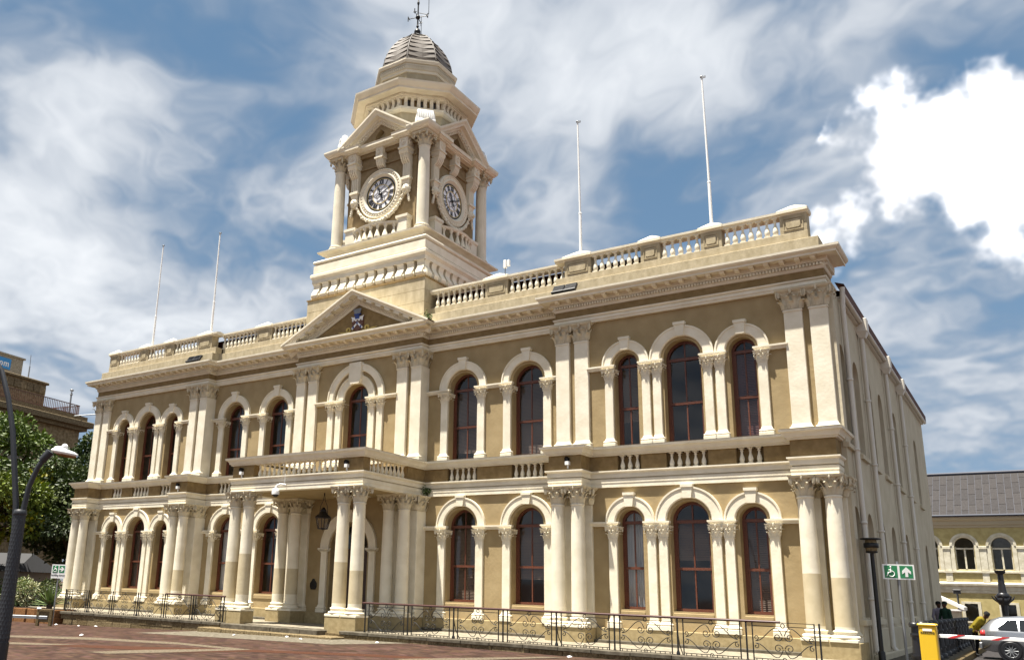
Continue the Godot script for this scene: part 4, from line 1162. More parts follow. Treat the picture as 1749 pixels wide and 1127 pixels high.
	m.tube([Vector3(0.17, 28.8, ZT - 0.1), Vector3(0.15, 29.95, ZT - 0.08)], 0.014, 5)
	m.tube([Vector3(0.52, 29.98, ZT - 0.2), Vector3(0.5, 31.6, ZT - 0.2)], 0.016, 5)
	m.tube([Vector3(0.0, 30.15, ZT), Vector3(0.45, 29.98, ZT - 0.18)], 0.016, 5)
	part(fin, "lightning_rod", m, M.iron)

func clock_side(b: Basis) -> void:
	var root := Vector3(0, 0, ZT)
	var P := func(called: String, m, mt: Material) -> MeshInstance3D: return part(hall, called, m, mt, root, b)
	# pediment over the dial
	var m := MB.new()
	m.plate(PackedVector2Array([V(-1.75, 21.6), V(-0.28, 21.6), V(-0.28, 22.05), V(0, 22.33), V(0.28, 22.05), V(0.28, 21.6), V(1.75, 21.6), V(0, 22.85)]), 2.2, 2.55)
	P.call("clock_pediment", m, M.tower)
	m = MB.new()
	m.box(Vector3(-0.4, 21.55, 1.9), Vector3(0.4, 22.4, 2.1))
	P.call("pediment_opening", m, M.black)
	m = MB.new()
	m.sweep([V(-2.05, 21.48), V(0, 22.88), V(2.05, 21.48)], [[V(0.26, 1.9), V(0.26, 3.02)], [V(0.26, 3.02), V(0.18, 3.02)], [V(0.18, 3.02), V(0.12, 2.97), V(0.08, 2.92)], [V(0.08, 2.92), V(0.0, 2.9)], [V(0.0, 2.9), V(-0.01, 2.72)], [V(-0.01, 2.72), V(-0.12, 2.70)], [V(-0.12, 2.70), V(-0.14, 2.62)], [V(-0.14, 2.62), V(-0.24, 2.60)], [V(-0.24, 2.60), V(-0.27, 2.5)]], false, Vector3.ZERO, Vector3.RIGHT, Vector3.UP, Vector3.BACK)
	P.call("clock_raking_cornice", m, M.cream)
	m = MB.new()
	for s in [-1, 1]:
		var d := V(2.05, 1.40).normalized()
		var bb := Basis(Vector3(d.x, d.y * s, 0), Vector3(-d.y * s, d.x, 0), Vector3.BACK)
		for k in 12:
			var p := V(-s * 2.05, 21.48).lerp(V(0, 22.88), 0.2 + 0.75 * k / 12.0) + V(-d.y * s, d.x) * -0.19
			var t := Transform3D(bb, Vector3(p.x, p.y, 2.6))
			m.quad(t * Vector3(-0.04, -0.05, 0.07), t * Vector3(0.04, -0.05, 0.07), t * Vector3(0.04, 0.05, 0.07), t * Vector3(-0.04, 0.05, 0.07))
			m.quad(t * Vector3(-0.04, -0.05, 0), t * Vector3(0.04, -0.05, 0), t * Vector3(0.04, -0.05, 0.07), t * Vector3(-0.04, -0.05, 0.07))
			m.quad(t * Vector3(0.04, -0.05, 0.07), t * Vector3(0.04, -0.05, 0), t * Vector3(0.04, 0.05, 0), t * Vector3(0.04, 0.05, 0.07))
			m.quad(t * Vector3(-0.04, -0.05, 0), t * Vector3(-0.04, -0.05, 0.07), t * Vector3(-0.04, 0.05, 0.07), t * Vector3(-0.04, 0.05, 0))
	stuff(P.call("clock_dentils", m, M.cream))
	# horizontal cornice, breaking forward over the consoles
	m = MB.new()
	var pth := [V(-1.88, 2.3), V(-1.88, 2.84), V(-1.06, 2.84), V(-1.06, 2.66), V(1.06, 2.66), V(1.06, 2.84), V(1.88, 2.84), V(1.88, 2.3)]
	m.sweep(pth, [[V(-0.3, 21.39), V(-0.02, 21.40)], [V(-0.02, 21.40), V(-0.02, 21.44)], [V(-0.02, 21.44), V(0.05, 21.46), V(0.07, 21.50)], [V(0.07, 21.50), V(0.12, 21.51)], [V(0.12, 21.51), V(0.12, 21.62)], [V(0.12, 21.62), V(0.14, 21.66)], [V(0.14, 21.66), V(-0.4, 21.68)]])
	m.box(Vector3(-1.85, 21.41, 2.2), Vector3(1.85, 21.655, 2.62))
	P.call("clock_cornice", m, M.cream)
	m = MB.new()   # sunk frieze with a string below
	m.box(Vector3(-1.92, 20.62, 2.272), Vector3(1.92, 20.70, 2.34), 0.01)
	m.box(Vector3(-1.92, 21.2, 2.272), Vector3(1.92, 21.40, 2.42), 0.01)
	P.call("clock_string_course", m, M.tower)
	# consoles left and right
	for s in [-1, 1]:
		m = MB.new()
		var x: float = s * 1.475
		m.box(Vector3(x - 0.23, 20.93, 2.2), Vector3(x + 0.23, 21.41, 2.74), 0.012)
		for q in [[Vector3(x, 21.17, 2.74), UPRIGHT], [Vector3(x - 0.23, 21.17, 2.5), Basis(Vector3.UP, Vector3.LEFT, Vector3.BACK)], [Vector3(x + 0.23, 21.17, 2.5), Basis(Vector3.UP, Vector3.RIGHT, Vector3.FORWARD)]]:
			m.lathe(q[0], [[V(0.15, 0), V(0.15, 0.025), V(0.115, 0.03)], [V(0.115, 0.03), V(0.10, 0.0)], [V(0.07, 0.0), V(0.05, 0.03), V(0, 0.04)]], 14, 0, TAU, q[1])
		m.box(Vector3(x - 0.27, 20.86, 2.2), Vector3(x + 0.27, 20.93, 2.79), 0.01)
		m.plate(PackedVector2Array([V(2.2, 20.86), V(2.73, 20.86), V(2.74, 20.74), V(2.70, 20.64), V(2.2, 20.64)]), -0.24, 0.24, Transform3D(Basis(Vector3.BACK, Vector3.UP, Vector3.LEFT), Vector3(x, 0, 0)))
		for k in 4: m.plate(PackedVector2Array([V(2.2, 20.64), V(2.69, 20.64), V(2.66, 20.5), V(2.58, 20.36), V(2.46, 20.24), V(2.2, 20.22)]), -0.04, 0.04, Transform3D(Basis(Vector3.BACK, Vector3.UP, Vector3.LEFT), Vector3(x - 0.165 + k * 0.11, 0, 0)))
		m.plate(PackedVector2Array([V(2.2, 20.64), V(2.63, 20.64), V(2.6, 20.5), V(2.52, 20.36), V(2.42, 20.26), V(2.2, 20.24)]), -0.2, 0.2, Transform3D(Basis(Vector3.BACK, Vector3.UP, Vector3.LEFT), Vector3(x, 0, 0)))
		P.call("console", m, M.cream)
		m = MB.new()   # fluted strip below
		m.box(Vector3(x - 0.20, 19.58, 2.2), Vector3(x + 0.20, 20.26, 2.42))
		for k in 4: m.box(Vector3(x - 0.19 + k * 0.105, 19.6, 2.4), Vector3(x - 0.125 + k * 0.105, 20.26, 2.46), 0.01)
		m.box(Vector3(x - 0.25, 19.46, 2.2), Vector3(x + 0.25, 19.58, 2.53), 0.02)
		m.loft(Vector3(x, 19.24, 2.34), 0.22, V(0.16, 0.08), V(0.21, 0.14))
		P.call("fluted_strip", m, M.cream)
		m = MB.new()   # lion mask with a drop of fruit
		m.ball(Vector3(x, 19.02, 2.42), Vector3(0.20, 0.22, 0.16), 12, 8)
		m.ball(Vector3(x, 18.96, 2.56), Vector3(0.09, 0.08, 0.09), 8, 6)
		for k in [-1, 1]:
			m.ball(Vector3(x + k * 0.07, 19.07, 2.55), Vector3(0.04, 0.035, 0.03), 6, 4)
			m.ball(Vector3(x + k * 0.15, 19.18, 2.42), Vector3(0.05, 0.06, 0.04), 6, 4)
		for k in 10: m.ball(Vector3(x + 0.19 * cos(TAU * k / 10), 19.03 + 0.21 * sin(TAU * k / 10), 2.38), Vector3(0.07, 0.07, 0.06), 6, 4)
		m.ball(Vector3(x, 18.83, 2.5), Vector3(0.07, 0.07, 0.06), 6, 4)
		for k in 5: m.ball(Vector3(x + s * (0.10 + 0.02 * k), 18.80 - k * 0.09, 2.40), Vector3(0.075 - abs(k - 2.5) * 0.01, 0.07, 0.07), 6, 4)
		P.call("lion_mask", m, M.cream)
		m = MB.new()   # pedestals of the balustrade
		var xp: float = s * 1.465
		m.box(Vector3(xp - 0.27, 16.76, 2.2), Vector3(xp + 0.27, 17.56, 2.62), 0.01)
		m.sweep([V(xp - 0.27, 2.2), V(xp - 0.27, 2.62), V(xp + 0.27, 2.62), V(xp + 0.27, 2.2)], [[V(0, 17.52), V(0.05, 17.58)], [V(0.05, 17.58), V(0.05, 17.70)], [V(0.05, 17.70), V(-0.25, 17.76)]])
		P.call("balcony_pedestal", m, M.cream)
	# middle console
	m = MB.new()
	m.box(Vector3(-0.2, 20.93, 2.2), Vector3(0.2, 21.41, 2.6), 0.012)
	m.lathe(Vector3(0, 21.17, 2.6), [[V(0.13, 0), V(0.13, 0.025), V(0.10, 0.03)], [V(0.10, 0.03), V(0.085, 0.0)], [V(0.06, 0.0), V(0.04, 0.03), V(0, 0.04)]], 14, 0, TAU, UPRIGHT)
	m.box(Vector3(-0.24, 20.86, 2.2), Vector3(0.24, 20.93, 2.65), 0.01)
	for k in 4: m.plate(PackedVector2Array([V(2.2, 20.86), V(2.58, 20.86), V(2.55, 20.7), V(2.47, 20.55), V(2.36, 20.46), V(2.2, 20.44)]), -0.04, 0.04, Transform3D(Basis(Vector3.BACK, Vector3.UP, Vector3.LEFT), Vector3(-0.15 + k * 0.10, 0, 0)))
	m.plate(PackedVector2Array([V(2.2, 20.86), V(2.53, 20.86), V(2.5, 20.7), V(2.42, 20.56), V(2.2, 20.46)]), -0.18, 0.18, Transform3D(Basis(Vector3.BACK, Vector3.UP, Vector3.LEFT), Vector3.ZERO))
	P.call("middle_console", m, M.cream)
	# garland hanging between the masks
	m = MB.new()
	for k in 44:
		var t := k / 43.0 * 2.0 - 1.0
		var a := t * 1.25
		var c := Vector3(1.42 * sin(a) / sin(1.25), 19.05 - 1.22 * (cos(a) - cos(1.25)) / (1 - cos(1.25)), 2.40)
		var r := 0.05 + 0.05 * (1.0 - t * t)
		m.ball(c + Vector3(0, 0, 0.02 * sin(k * 2.4)), Vector3(r, r, r), 6, 4)
		m.ball(c + Vector3(0.04 * sin(k * 1.7), 0.05 * cos(k * 2.9), 0.05), Vector3.ONE * r * 0.6, 5, 4)
	P.call("garland", m, M.cream)
	# moulded ring with beads
	m = MB.new()
	var yc := 19.18
	m.lathe(Vector3(0, yc, 0), [[V(1.21, 2.26), V(1.21, 2.38)], [V(1.21, 2.38), V(1.19, 2.42), V(1.15, 2.44)], [V(1.15, 2.44), V(1.12, 2.40)], [V(1.12, 2.40), V(1.00, 2.40)], [V(1.00, 2.40), V(0.98, 2.43), V(0.94, 2.43)], [V(0.94, 2.43), V(0.88, 2.38), V(0.84, 2.33)], [V(0.84, 2.33), V(0.82, 2.30)]], 48, 0, TAU, UPRIGHT)
	for k in 44:
		var a := TAU * k / 44
		m.ball(Vector3(1.06 * cos(a), yc + 1.06 * sin(a), 2.405), Vector3(0.045, 0.045, 0.03), 6, 4)
	P.call("dial_surround", m, M.cream)
	# dial
	m = MB.new()
	m.lathe(Vector3(0, yc, 2.31), [[V(0, 0), V(0.82, 0)]], 48, 0, TAU, UPRIGHT)
	var dial: MeshInstance3D = P.call("clock_dial", m, M.dial)
	m = MB.new()
	m.lathe(Vector3(0, yc, 2.31), [[V(0.82, 0.02), V(0.765, 0.02)], [V(0.765, 0.02), V(0.765, 0.0)]], 48, 0, TAU, UPRIGHT)
	for k in 60:
		var a := TAU * k / 60
		m.ball(Vector3(0.79 * cos(a), yc + 0.79 * sin(a), 2.335), Vector3(0.018, 0.018, 0.012), 5, 3)
	part(dial, "minute_ring", m, M.black)
	m = MB.new()
	for r in [0.755, 0.47]: m.lathe(Vector3(0, yc, 2.31), [[V(r, 0.0), V(r, 0.022)], [V(r, 0.022), V(r - 0.022, 0.022)], [V(r - 0.022, 0.022), V(r - 0.022, 0)]], 48, 0, TAU, UPRIGHT)
	part(dial, "gilt_ring", m, M.gold)
	m = MB.new()   # glazing bars: six-petalled rosette
	for k in 6:
		var a := TAU * k / 6 + PI / 6
		var f := func(r: float, an: float) -> Vector3: return Vector3(r * cos(an), yc + r * sin(an), 2.322)
		m.tube([f.call(0.0, a), f.call(0.25, a)], 0.009, 4); m.tube([f.call(0.25, a), f.call(0.43, a + PI / 6)], 0.009, 4); m.tube([f.call(0.25, a), f.call(0.43, a - PI / 6)], 0.009, 4)
	part(dial, "glazing_bars", m, M.black)
	var glyph := {"I": [[0.0, 0.0]], "V": [[-0.05, 0.0], [0.05, 0.0]], "X": [[-0.05, 0.05], [0.05, -0.05]]}
	var names := ["XII", "I", "II", "III", "IIII", "V", "VI", "VII", "VIII", "IX", "X", "XI"]
	for k in 12:
		m = MB.new()
		var s: String = names[k]
		var wid := {"I": 0.062, "V": 0.13, "X": 0.13}
		var tot := 0.0
		for c in s: tot += wid[c]
		var squeeze := minf(1.0, 0.30 / tot)
		var x := -tot * 0.5
		var t := Transform3D(Basis(Vector3.BACK, -TAU * k / 12), Vector3(0, yc, 2.312)) * Transform3D(Basis.from_scale(Vector3(squeeze, 1, 1)), Vector3(0, 0.61, 0))
		for c in s:
			var cx: float = x + wid[c] * 0.5
			var w := 0.019
			for l in glyph[c]:
				var top: float = l[0] if c != "X" else l[0]
				var bot: float = l[1]
				m.plate(PackedVector2Array([V(cx + bot - w, -0.12), V(cx + bot + w, -0.12), V(cx + top + w, 0.12), V(cx + top - w, 0.12)]), 0.0, 0.015, t)
			x += wid[c]
		part(dial, "numeral", m, M.black)
	for q in [[11.18 / 12.0, 0.44, 0.06, "hour_hand", 2.345], [11.3 / 60.0, 0.70, 0.032, "minute_hand", 2.362]]:
		m = MB.new()
		var t := Transform3D(Basis(Vector3.BACK, -TAU * q[0]), Vector3(0, yc, q[4]))
		m.plate(PackedVector2Array([V(-q[2] * 0.8, -0.26), V(q[2] * 0.8, -0.26), V(q[2] * 0.45, 0.0), V(q[2], q[1] * 0.72), V(q[2] * 0.4, q[1] * 0.85), V(0, q[1]), V(-q[2] * 0.4, q[1] * 0.85), V(-q[2], q[1] * 0.72), V(-q[2] * 0.45, 0)]), 0, 0.012, t)
		part(dial, q[3], m, M.black)
	m = MB.new()
	m.lathe(Vector3(0, yc, 2.31), [[V(0.07, 0.0), V(0.06, 0.08), V(0, 0.085)]], 12, 0, TAU, UPRIGHT)
	part(dial, "hub", m, M.black)
	# bowed balcony with balusters
	var rail := []
	for k in 13:
		var t := k / 12.0 * 2.0 - 1.0
		rail.append(V(t * 1.25, 2.55 + 0.38 * (1.0 - t * t)))
	m = MB.new()
	m.sweep(rail, [[V(-0.07, 17.36), V(0.05, 17.36)], [V(0.05, 17.36), V(0.09, 17.40), V(0.10, 17.47)], [V(0.10, 17.47), V(-0.10, 17.50)], [V(-0.10, 17.50), V(-0.10, 17.36), V(-0.07, 17.36)]])
	P.call("balcony_rail", m, M.cream)
	var bm := MB.new()
	bm.lathe(Vector3.ZERO, [[V(0.13, 0), V(0.14, 0.05)], [V(0.14, 0.05), V(0.12, 0.14), V(0.06, 0.34), V(0.045, 0.44), V(0.07, 0.50)], [V(0.07, 0.5), V(0.09, 0.54), V(0.09, 0.60)]], 10)
	var bmesh := bm.done()
	for k in 7:
		var t := (k - 3) / 3.4
		part(hall, "balcony_baluster", bmesh, M.cream, root + b * Vector3(t * 1.2, 16.77, 2.54 + 0.38 * (1.0 - t * t)), b)

# ---------------------------------------------------------------- side wall, roof, drainpipes, hidden inside
func build_sides() -> void:
	var yb := Basis(Vector3.UP, PI / 2)     # local x runs along -z, local z faces +x
	var wz := [0.75, 3.15, 5.7, 8.3, 12.05, 15.5, 18.95]
	var up := []; var lo := []
	for z in wz:
		up.append([z, 0.55, 6.46, 8.9]); lo.append([z, 0.55, 1.6, 4.1])
	var w := MB.new()
	arched_wall(w, 0.13, 23.2, 0.3, 5.6, 0.0, 0.4, lo)
	arched_wall(w, 0.13, 23.2, 5.6, 11.0, 0.0, 0.4, up)
	part(hall, "side_wall", w, M.side, Vector3(18.14, 0, 0), yb)
	w = MB.new()
	w.box(Vector3(17.9, 0.3, -0.6), Vector3(18.139, 11.12, -0.128))
	part(hall, "corner_return", w, M.side)
	for h in up + lo: window(h[0], h[1], h[2], h[3], -0.3, "", yb, Vector3(18.14, 0, 0))
	for h in up + lo:
		var s := MB.new()
		s.box(Vector3(h[0] - 0.66, h[2] - 0.2, -0.1), Vector3(h[0] + 0.66, h[2] - 0.05, 0.09), 0.015)
		part(hall, "side_sill", s, M.side, Vector3(18.14, 0, 0), yb)
	var m := MB.new()
	m.box(Vector3(0.9, 0.3, 0.0), Vector3(23.2, 1.3, 0.06), 0.02)
	m.box(Vector3(0.9, 0.3, 0.06), Vector3(23.25, 0.62, 0.2), 0.03)
	part(hall, "side_plinth", m, M.side, Vector3(18.14, 0, 0), yb)
	m = MB.new()   # plain left flank and back
	m.box(Vector3(-18.1, 0.3, -23.2), Vector3(-17.9, 12.2, -0.15))
	m.box(Vector3(-18.1, 0.3, -23.4), Vector3(18.14, 11.2, -23.2))
	part(hall, "flank_wall", m, M.side)
	# eaves: fascia board, gutter and the edge of the roof
	m = MB.new()
	m.box(Vector3(18.0, 10.95, -23.4), Vector3(18.24, 11.06, -1.1))
	m.tube([Vector3(18.30, 11.06, -1.0), Vector3(18.30, 11.06, -23.5)], 0.075, 8)
	part(hall, "gutter", m, M.pipe)
	m = MB.new()
	m.quad(Vector3(18.36, 11.14, -1.0), Vector3(18.36, 11.14, -23.6), Vector3(12.0, 13.6, -23.6), Vector3(12.0, 13.6, -1.0))
	m.quad(Vector3(18.36, 11.08, -23.6), Vector3(18.36, 11.08, -1.0), Vector3(18.36, 11.40, -1.0), Vector3(18.36, 11.40, -23.6))
	m.quad(Vector3(-18.3, 12.2, -1.0), Vector3(-18.3, 12.2, -23.6), Vector3(-12.0, 13.6, -23.6), Vector3(-12.0, 13.6, -1.0))
	m.quad(Vector3(-12, 13.6, -1.0), Vector3(12, 13.6, -1.0), Vector3(12, 13.6, -23.6), Vector3(-12, 13.6, -23.6))
	m.quad(Vector3(18.36, 11.40, -1.0), Vector3(18.36, 11.40, -23.6), Vector3(18.1, 11.5, -23.6), Vector3(18.1, 11.5, -1.0))
	m.quad(Vector3(-18, 11.2, -23.5), Vector3(18.2, 11.2, -23.5), Vector3(12, 13.6, -23.5), Vector3(-12, 13.6, -23.5))
	part(hall, "roof", m, M.roofbrown)
	for q in [[1.02, 11.0, 0.6], [4.35, 10.9, 0.6], [9.8, 10.9, 0.6], [13.9, 10.9, 0.6]]:
		m = MB.new()
		var z: float = -q[0]
		m.tube([Vector3(18.26, 10.6, z), Vector3(18.26, 0.75, z), Vector3(18.34, 0.62, z)], 0.075, 8)
		for y in [2.1, 4.2, 6.3, 8.4]: m.lathe(Vector3(18.26, y, z), [[V(0.075, -0.04), V(0.1, -0.03), V(0.1, 0.03), V(0.075, 0.04)]], 8)
		if q[0] > 2.0:
			m.loft(Vector3(18.30, 10.55, z), 0.2, V(0.09, 0.1), V(0.17, 0.19))
			m.box(Vector3(18.12, 10.75, z - 0.2), Vector3(18.48, 11.2, z + 0.2), 0.02)
		else: m.tube([Vector3(18.30, 11.3, z), Vector3(18.26, 10.6, z)], 0.075, 8)
		part(hall, "drainpipe", m, M.pipe)
	# floors and partitions behind the glass
	m = MB.new()
	m.box(Vector3(-17.9, 5.45, -23.0), Vector3(18.0, 5.62, -0.75))
	m.box(Vector3(-17.9, 11.25, -23.0), Vector3(18.0, 11.35, -0.55))
	m.box(Vector3(-17.9, 0.3, -23.0), Vector3(18.0, 0.5, -0.75))
	part(hall, "floor_slab", m, M.inside)
	m = MB.new()
	m.box(Vector3(-17.9, 0.5, -5.2), Vector3(14.0, 11.25, -5.0))
	m.box(Vector3(14.0, 0.5, -22.9), Vector3(14.2, 11.25, -5.0))
	for x in [-9.0, -3.2, 3.2, 9.0]: m.box(Vector3(x - 0.08, 0.5, -5.0), Vector3(x + 0.08, 11.25, -1.0))
	part(hall, "partition", m, M.inside)

# ---------------------------------------------------------------- ground, terrace, railings
func gy(x: float) -> float:   # the square falls towards the planters
	var xs := [-400.0, -13.0, -9.6, -5.2, -3.1, 2.0, 5.7, 7.2, 11.0, 16.0, 19.5, 30.0, 400.0]
	var ys := [-0.05, -0.03, 0.03, 0.13, 0.195, 0.26, 0.305, 0.31, 0.29, 0.33, 0.26, 0.25, 0.25]
	for i in xs.size() - 1:
		if x <= xs[i + 1]: return lerpf(ys[i], ys[i + 1], (x - xs[i]) / (xs[i + 1] - xs[i]))
	return 0.25

func sheet(poly: Array, lift: float) -> MB:   # a thin paving sheet that follows the ground
	var m := MB.new()
	var pv := PackedVector2Array(poly)
	if Geometry2D.is_polygon_clockwise(pv): pv.reverse()
	var xs := []
	var x0 := 1e9; var x1 := -1e9
	for p in pv: x0 = minf(x0, p.x); x1 = maxf(x1, p.x)
	var n := int(ceil((x1 - x0) / 1.5))
	for i in n:
		var a := lerpf(x0, x1, float(i) / n); var b := lerpf(x0, x1, float(i + 1) / n)
		for c in Geometry2D.intersect_polygons(pv, PackedVector2Array([V(a, -500), V(b, -500), V(b, 500), V(a, 500)])):
			var tr := Geometry2D.triangulate_polygon(c)
			for t in range(0, tr.size(), 3):
				var w := []
				for k in 3: w.append(Vector3(c[tr[t + k]].x, gy(c[tr[t + k]].x) + lift, c[tr[t + k]].y))
				m.tri(w[0], w[2], w[1])
	return m

func brick_image(n: int, rows: int, base: Color, vary: float, joint: Color, seed_: int) -> ImageTexture:
	var im := Image.create_empty(n, n, true, Image.FORMAT_RGB8)
	var r := RandomNumberGenerator.new(); r.seed = seed_
	var h := n / rows
	var blot := FastNoiseLite.new(); blot.seed = seed_; blot.frequency = 5.0 / n; blot.fractal_octaves = 3
	im.fill(joint.linear_to_srgb())
	for j in rows:
		for i in range(-1, rows / 2 + 1):
			var x := i * h * 2 + (h if j % 2 else 0)
			var k := r.randf_range(1.0 - vary, 1.0 + vary) * (1.0 + 0.45 * blot.get_noise_2d(x, j * h))
			var c := Color(base.r * k, base.g * k * r.randf_range(0.9, 1.1), base.b * k * r.randf_range(0.85, 1.15))
			if x >= n - 1: continue
			im.fill_rect(Rect2i(maxi(x, 0), j * h, mini(h * 2 - 1, n - maxi(x, 0)), h - 1), c.linear_to_srgb())
	im.generate_mipmaps()
	return ImageTexture.create_from_image(im)

func build_ground() -> void:
	var tex := brick_image(1024, 64, Color(0.058, 0.033, 0.024), 0.42, Color(0.034, 0.026, 0.021), 3)
	var gm := mat(Color.WHITE, 0.9, tex, 0.13)
	var m := MB.new()
	var xs := [-500.0, -60.0, -30.0, -13.0, -9.6, -5.2, -3.1, 2.0, 5.7, 7.2, 11.0, 16.0, 19.5, 30.0, 60.0, 500.0]
	for i in xs.size() - 1:
		for z in [[-500.0, -60.0], [-60.0, 0.0], [0.0, 60.0], [60.0, 500.0]]:
			m.quad(Vector3(xs[i], gy(xs[i]), z[1]), Vector3(xs[i + 1], gy(xs[i + 1]), z[1]), Vector3(xs[i + 1], gy(xs[i + 1]), z[0]), Vector3(xs[i], gy(xs[i]), z[0]))
	var g := structure("ground", m, gm)
	var pale := mat(lin(0.20, 0.165, 0.12), 0.9, tone(41, 0.03, Color(0.6, 0.58, 0.55), Color(1, 1, 1), 5), 0.7)
	var red := mat(lin(0.105, 0.046, 0.028), 0.9, tone(42, 0.05, Color(0.6, 0.58, 0.55), Color(1, 1, 1), 5), 0.9)
	# bands of paler and redder brick set into the square
	part(g, "pale_band", sheet([V(-14, 15.9), V(-3.69, 11.54), V(-1.2, 10.16), V(1.95, 9.66), V(5.56, 10.15), V(4.9, 10.5), V(2.8, 10.3), V(-0.12, 10.9), V(-2.6, 12.2), V(-13, 16.9)], 0.004), pale)
	part(g, "pale_band", sheet([V(-6, 17.2), V(0.3, 13.1), V(1.6, 12.6), V(1.4, 13.3), V(0.5, 13.9), V(-5.2, 18.0)], 0.004), pale)
	part(g, "pale_band", sheet([V(4.1, 14.0), V(4.18, 12.5), V(4.97, 10.5), V(5.56, 10.2), V(5.25, 12.6), V(4.85, 14.0)], 0.008), pale)
	part(g, "red_band", sheet([V(1.7, 12.6), V(4.9, 10.55), V(5.5, 10.25), V(8.2, 8.45), V(11.0, 7.3), V(11.2, 8.0), V(8.4, 9.2), V(5.9, 10.9), V(5.3, 12.6), V(4.2, 12.6), V(1.5, 13.4)], 0.004), red)
	part(g, "concrete_apron", sheet([V(-3.6, 3.6), V(3.6, 3.6), V(5.9, 3.75), V(5.0, 6.5), V(1.7, 6.7), V(-3.3, 7.1)], 0.006), M.apron)
	part(g, "pale_band", sheet([V(9.3, 9.2), V(11.0, 4.6), V(11.5, 4.3), V(10.1, 9.3)], 0.008), pale)
	# side street: raised pavement with a kerb, dark tarmac beyond
	var am := mat(lin(0.06, 0.055, 0.055), 0.9, tone(43, 0.05, Color(0.7, 0.7, 0.7), Color(1, 1, 1)), 0.5)
	part(g, "side_road", sheet([V(19.95, -44), V(19.95, 0.0), V(40, 0.0), V(40, -44)], 0.005), am)
	m = MB.new()
	m.box(Vector3(18.1, 0.0, -30.0), Vector3(19.75, 0.44, 2.9), 0.0)
	var sp := structure("pavement", m, M.paving)
	m = MB.new()
	var kb := MB.new()
	kb.box(Vector3(0, 0, -0.98), Vector3(0.2, 0.47, 0.0), 0.02)
	var kbm := kb.done()
	for k in 30: part(sp, "kerb_stone", kbm, M.stone2, Vector3(19.752, 0.0, 2.9 - k * 1.0))

func build_terrace() -> void:
	var m := MB.new()
	m.box(Vector3(-12.98, -0.2, -0.5), Vector3(18.1, 0.43, 3.62))
	m.box(Vector3(-18.6, -0.2, -0.5), Vector3(-12.99, 0.43, 2.45))
	var t := structure("terrace", m, M.stone2)
	# coping slabs
	var x := -13.02
	rng.seed = 5
	var slab := []
	for k in 3:
		var s := MB.new()
		s.box(Vector3(0, 0.43, 3.25), Vector3(0.98 + k * 0.12, 0.53, 3.80), 0.018)
		slab.append(s.done())
	while x < 18.1:
		if x > -3.0 and x < 2.9:
			x = 3.0; continue
		var k := rng.randi() % 3
		part(t, "coping_slab", slab[k], M.paving, Vector3(x, rng.randf_range(-0.006, 0.004), rng.randf_range(-0.012, 0.012)))
		x += 0.99 + k * 0.12
	m = MB.new()
	m.box(Vector3(-12.98, 0.43, -0.5), Vector3(18.1, 0.522, 3.245))
	m.box(Vector3(-18.6, 0.43, -0.5), Vector3(-12.99, 0.522, 2.5))
	part(t, "terrace_floor", m, M.terrace)
	# facing blocks below the coping
	var blk := []
	for k in 4:
		var s := MB.new()
		s.box(Vector3(0.006, 0, 0), Vector3(0.7 + k * 0.17, 0.2, 0.16), 0.012)
		blk.append(s.done())
	for row in 3:
		var bx := -12.98 + row * 0.23
		while bx < 18.0:
			var k := rng.randi() % 4
			var w := 0.706 + k * 0.17
			var y := 0.224 - row * 0.206
			if (bx < -3.6 or bx > 2.2) and y + 0.19 > gy(bx): part(t, "stone_block", blk[k], M.stone if rng.randf() < 0.6 else M.stone2, Vector3(bx, y, 3.60 + rng.randf_range(-0.008, 0.008)))
			bx += w
	# steps before the porch
	var st := structure("steps", null_mesh(), M.stone2)
	for q in [[-2.5, 2.25, 3.5, 4.02, 0.36, 0.515], [-3.25, 3.25, 3.5, 4.42, 0.2, 0.355]]:
		var a: float = q[0]
		while a < q[1] - 0.1:
			var w := minf(rng.randf_range(0.9, 1.5), q[1] - a)
			var s := MB.new()
			s.box(Vector3(a + 0.004, q[4] - 0.1, q[2]), Vector3(a + w - 0.004, q[5] + rng.randf_range(-0.006, 0.004), q[3] + rng.randf_range(-0.015, 0.02)), 0.02)
			part(st, "step_stone", s, M.paving if q[5] > 0.4 else M.stone)
			a += w

func null_mesh() -> ArrayMesh:
	var m := MB.new()
	m.box(Vector3(-2.4, 0.0, 3.4), Vector3(2.2, 0.3, 3.9))
	return m.done()

func spiral(m: MB, c: Vector3, start: float, r0: float, turns: float, sgn: float) -> Array:
	var pts := []
	var n := 14
	for i in n + 1:
		var t := float(i) / n
		var a := start + sgn * TAU * turns * t
		pts.append(c + Vector3(cos(a), sin(a), 0) * r0 * (1.0 - 0.78 * t))
	return pts

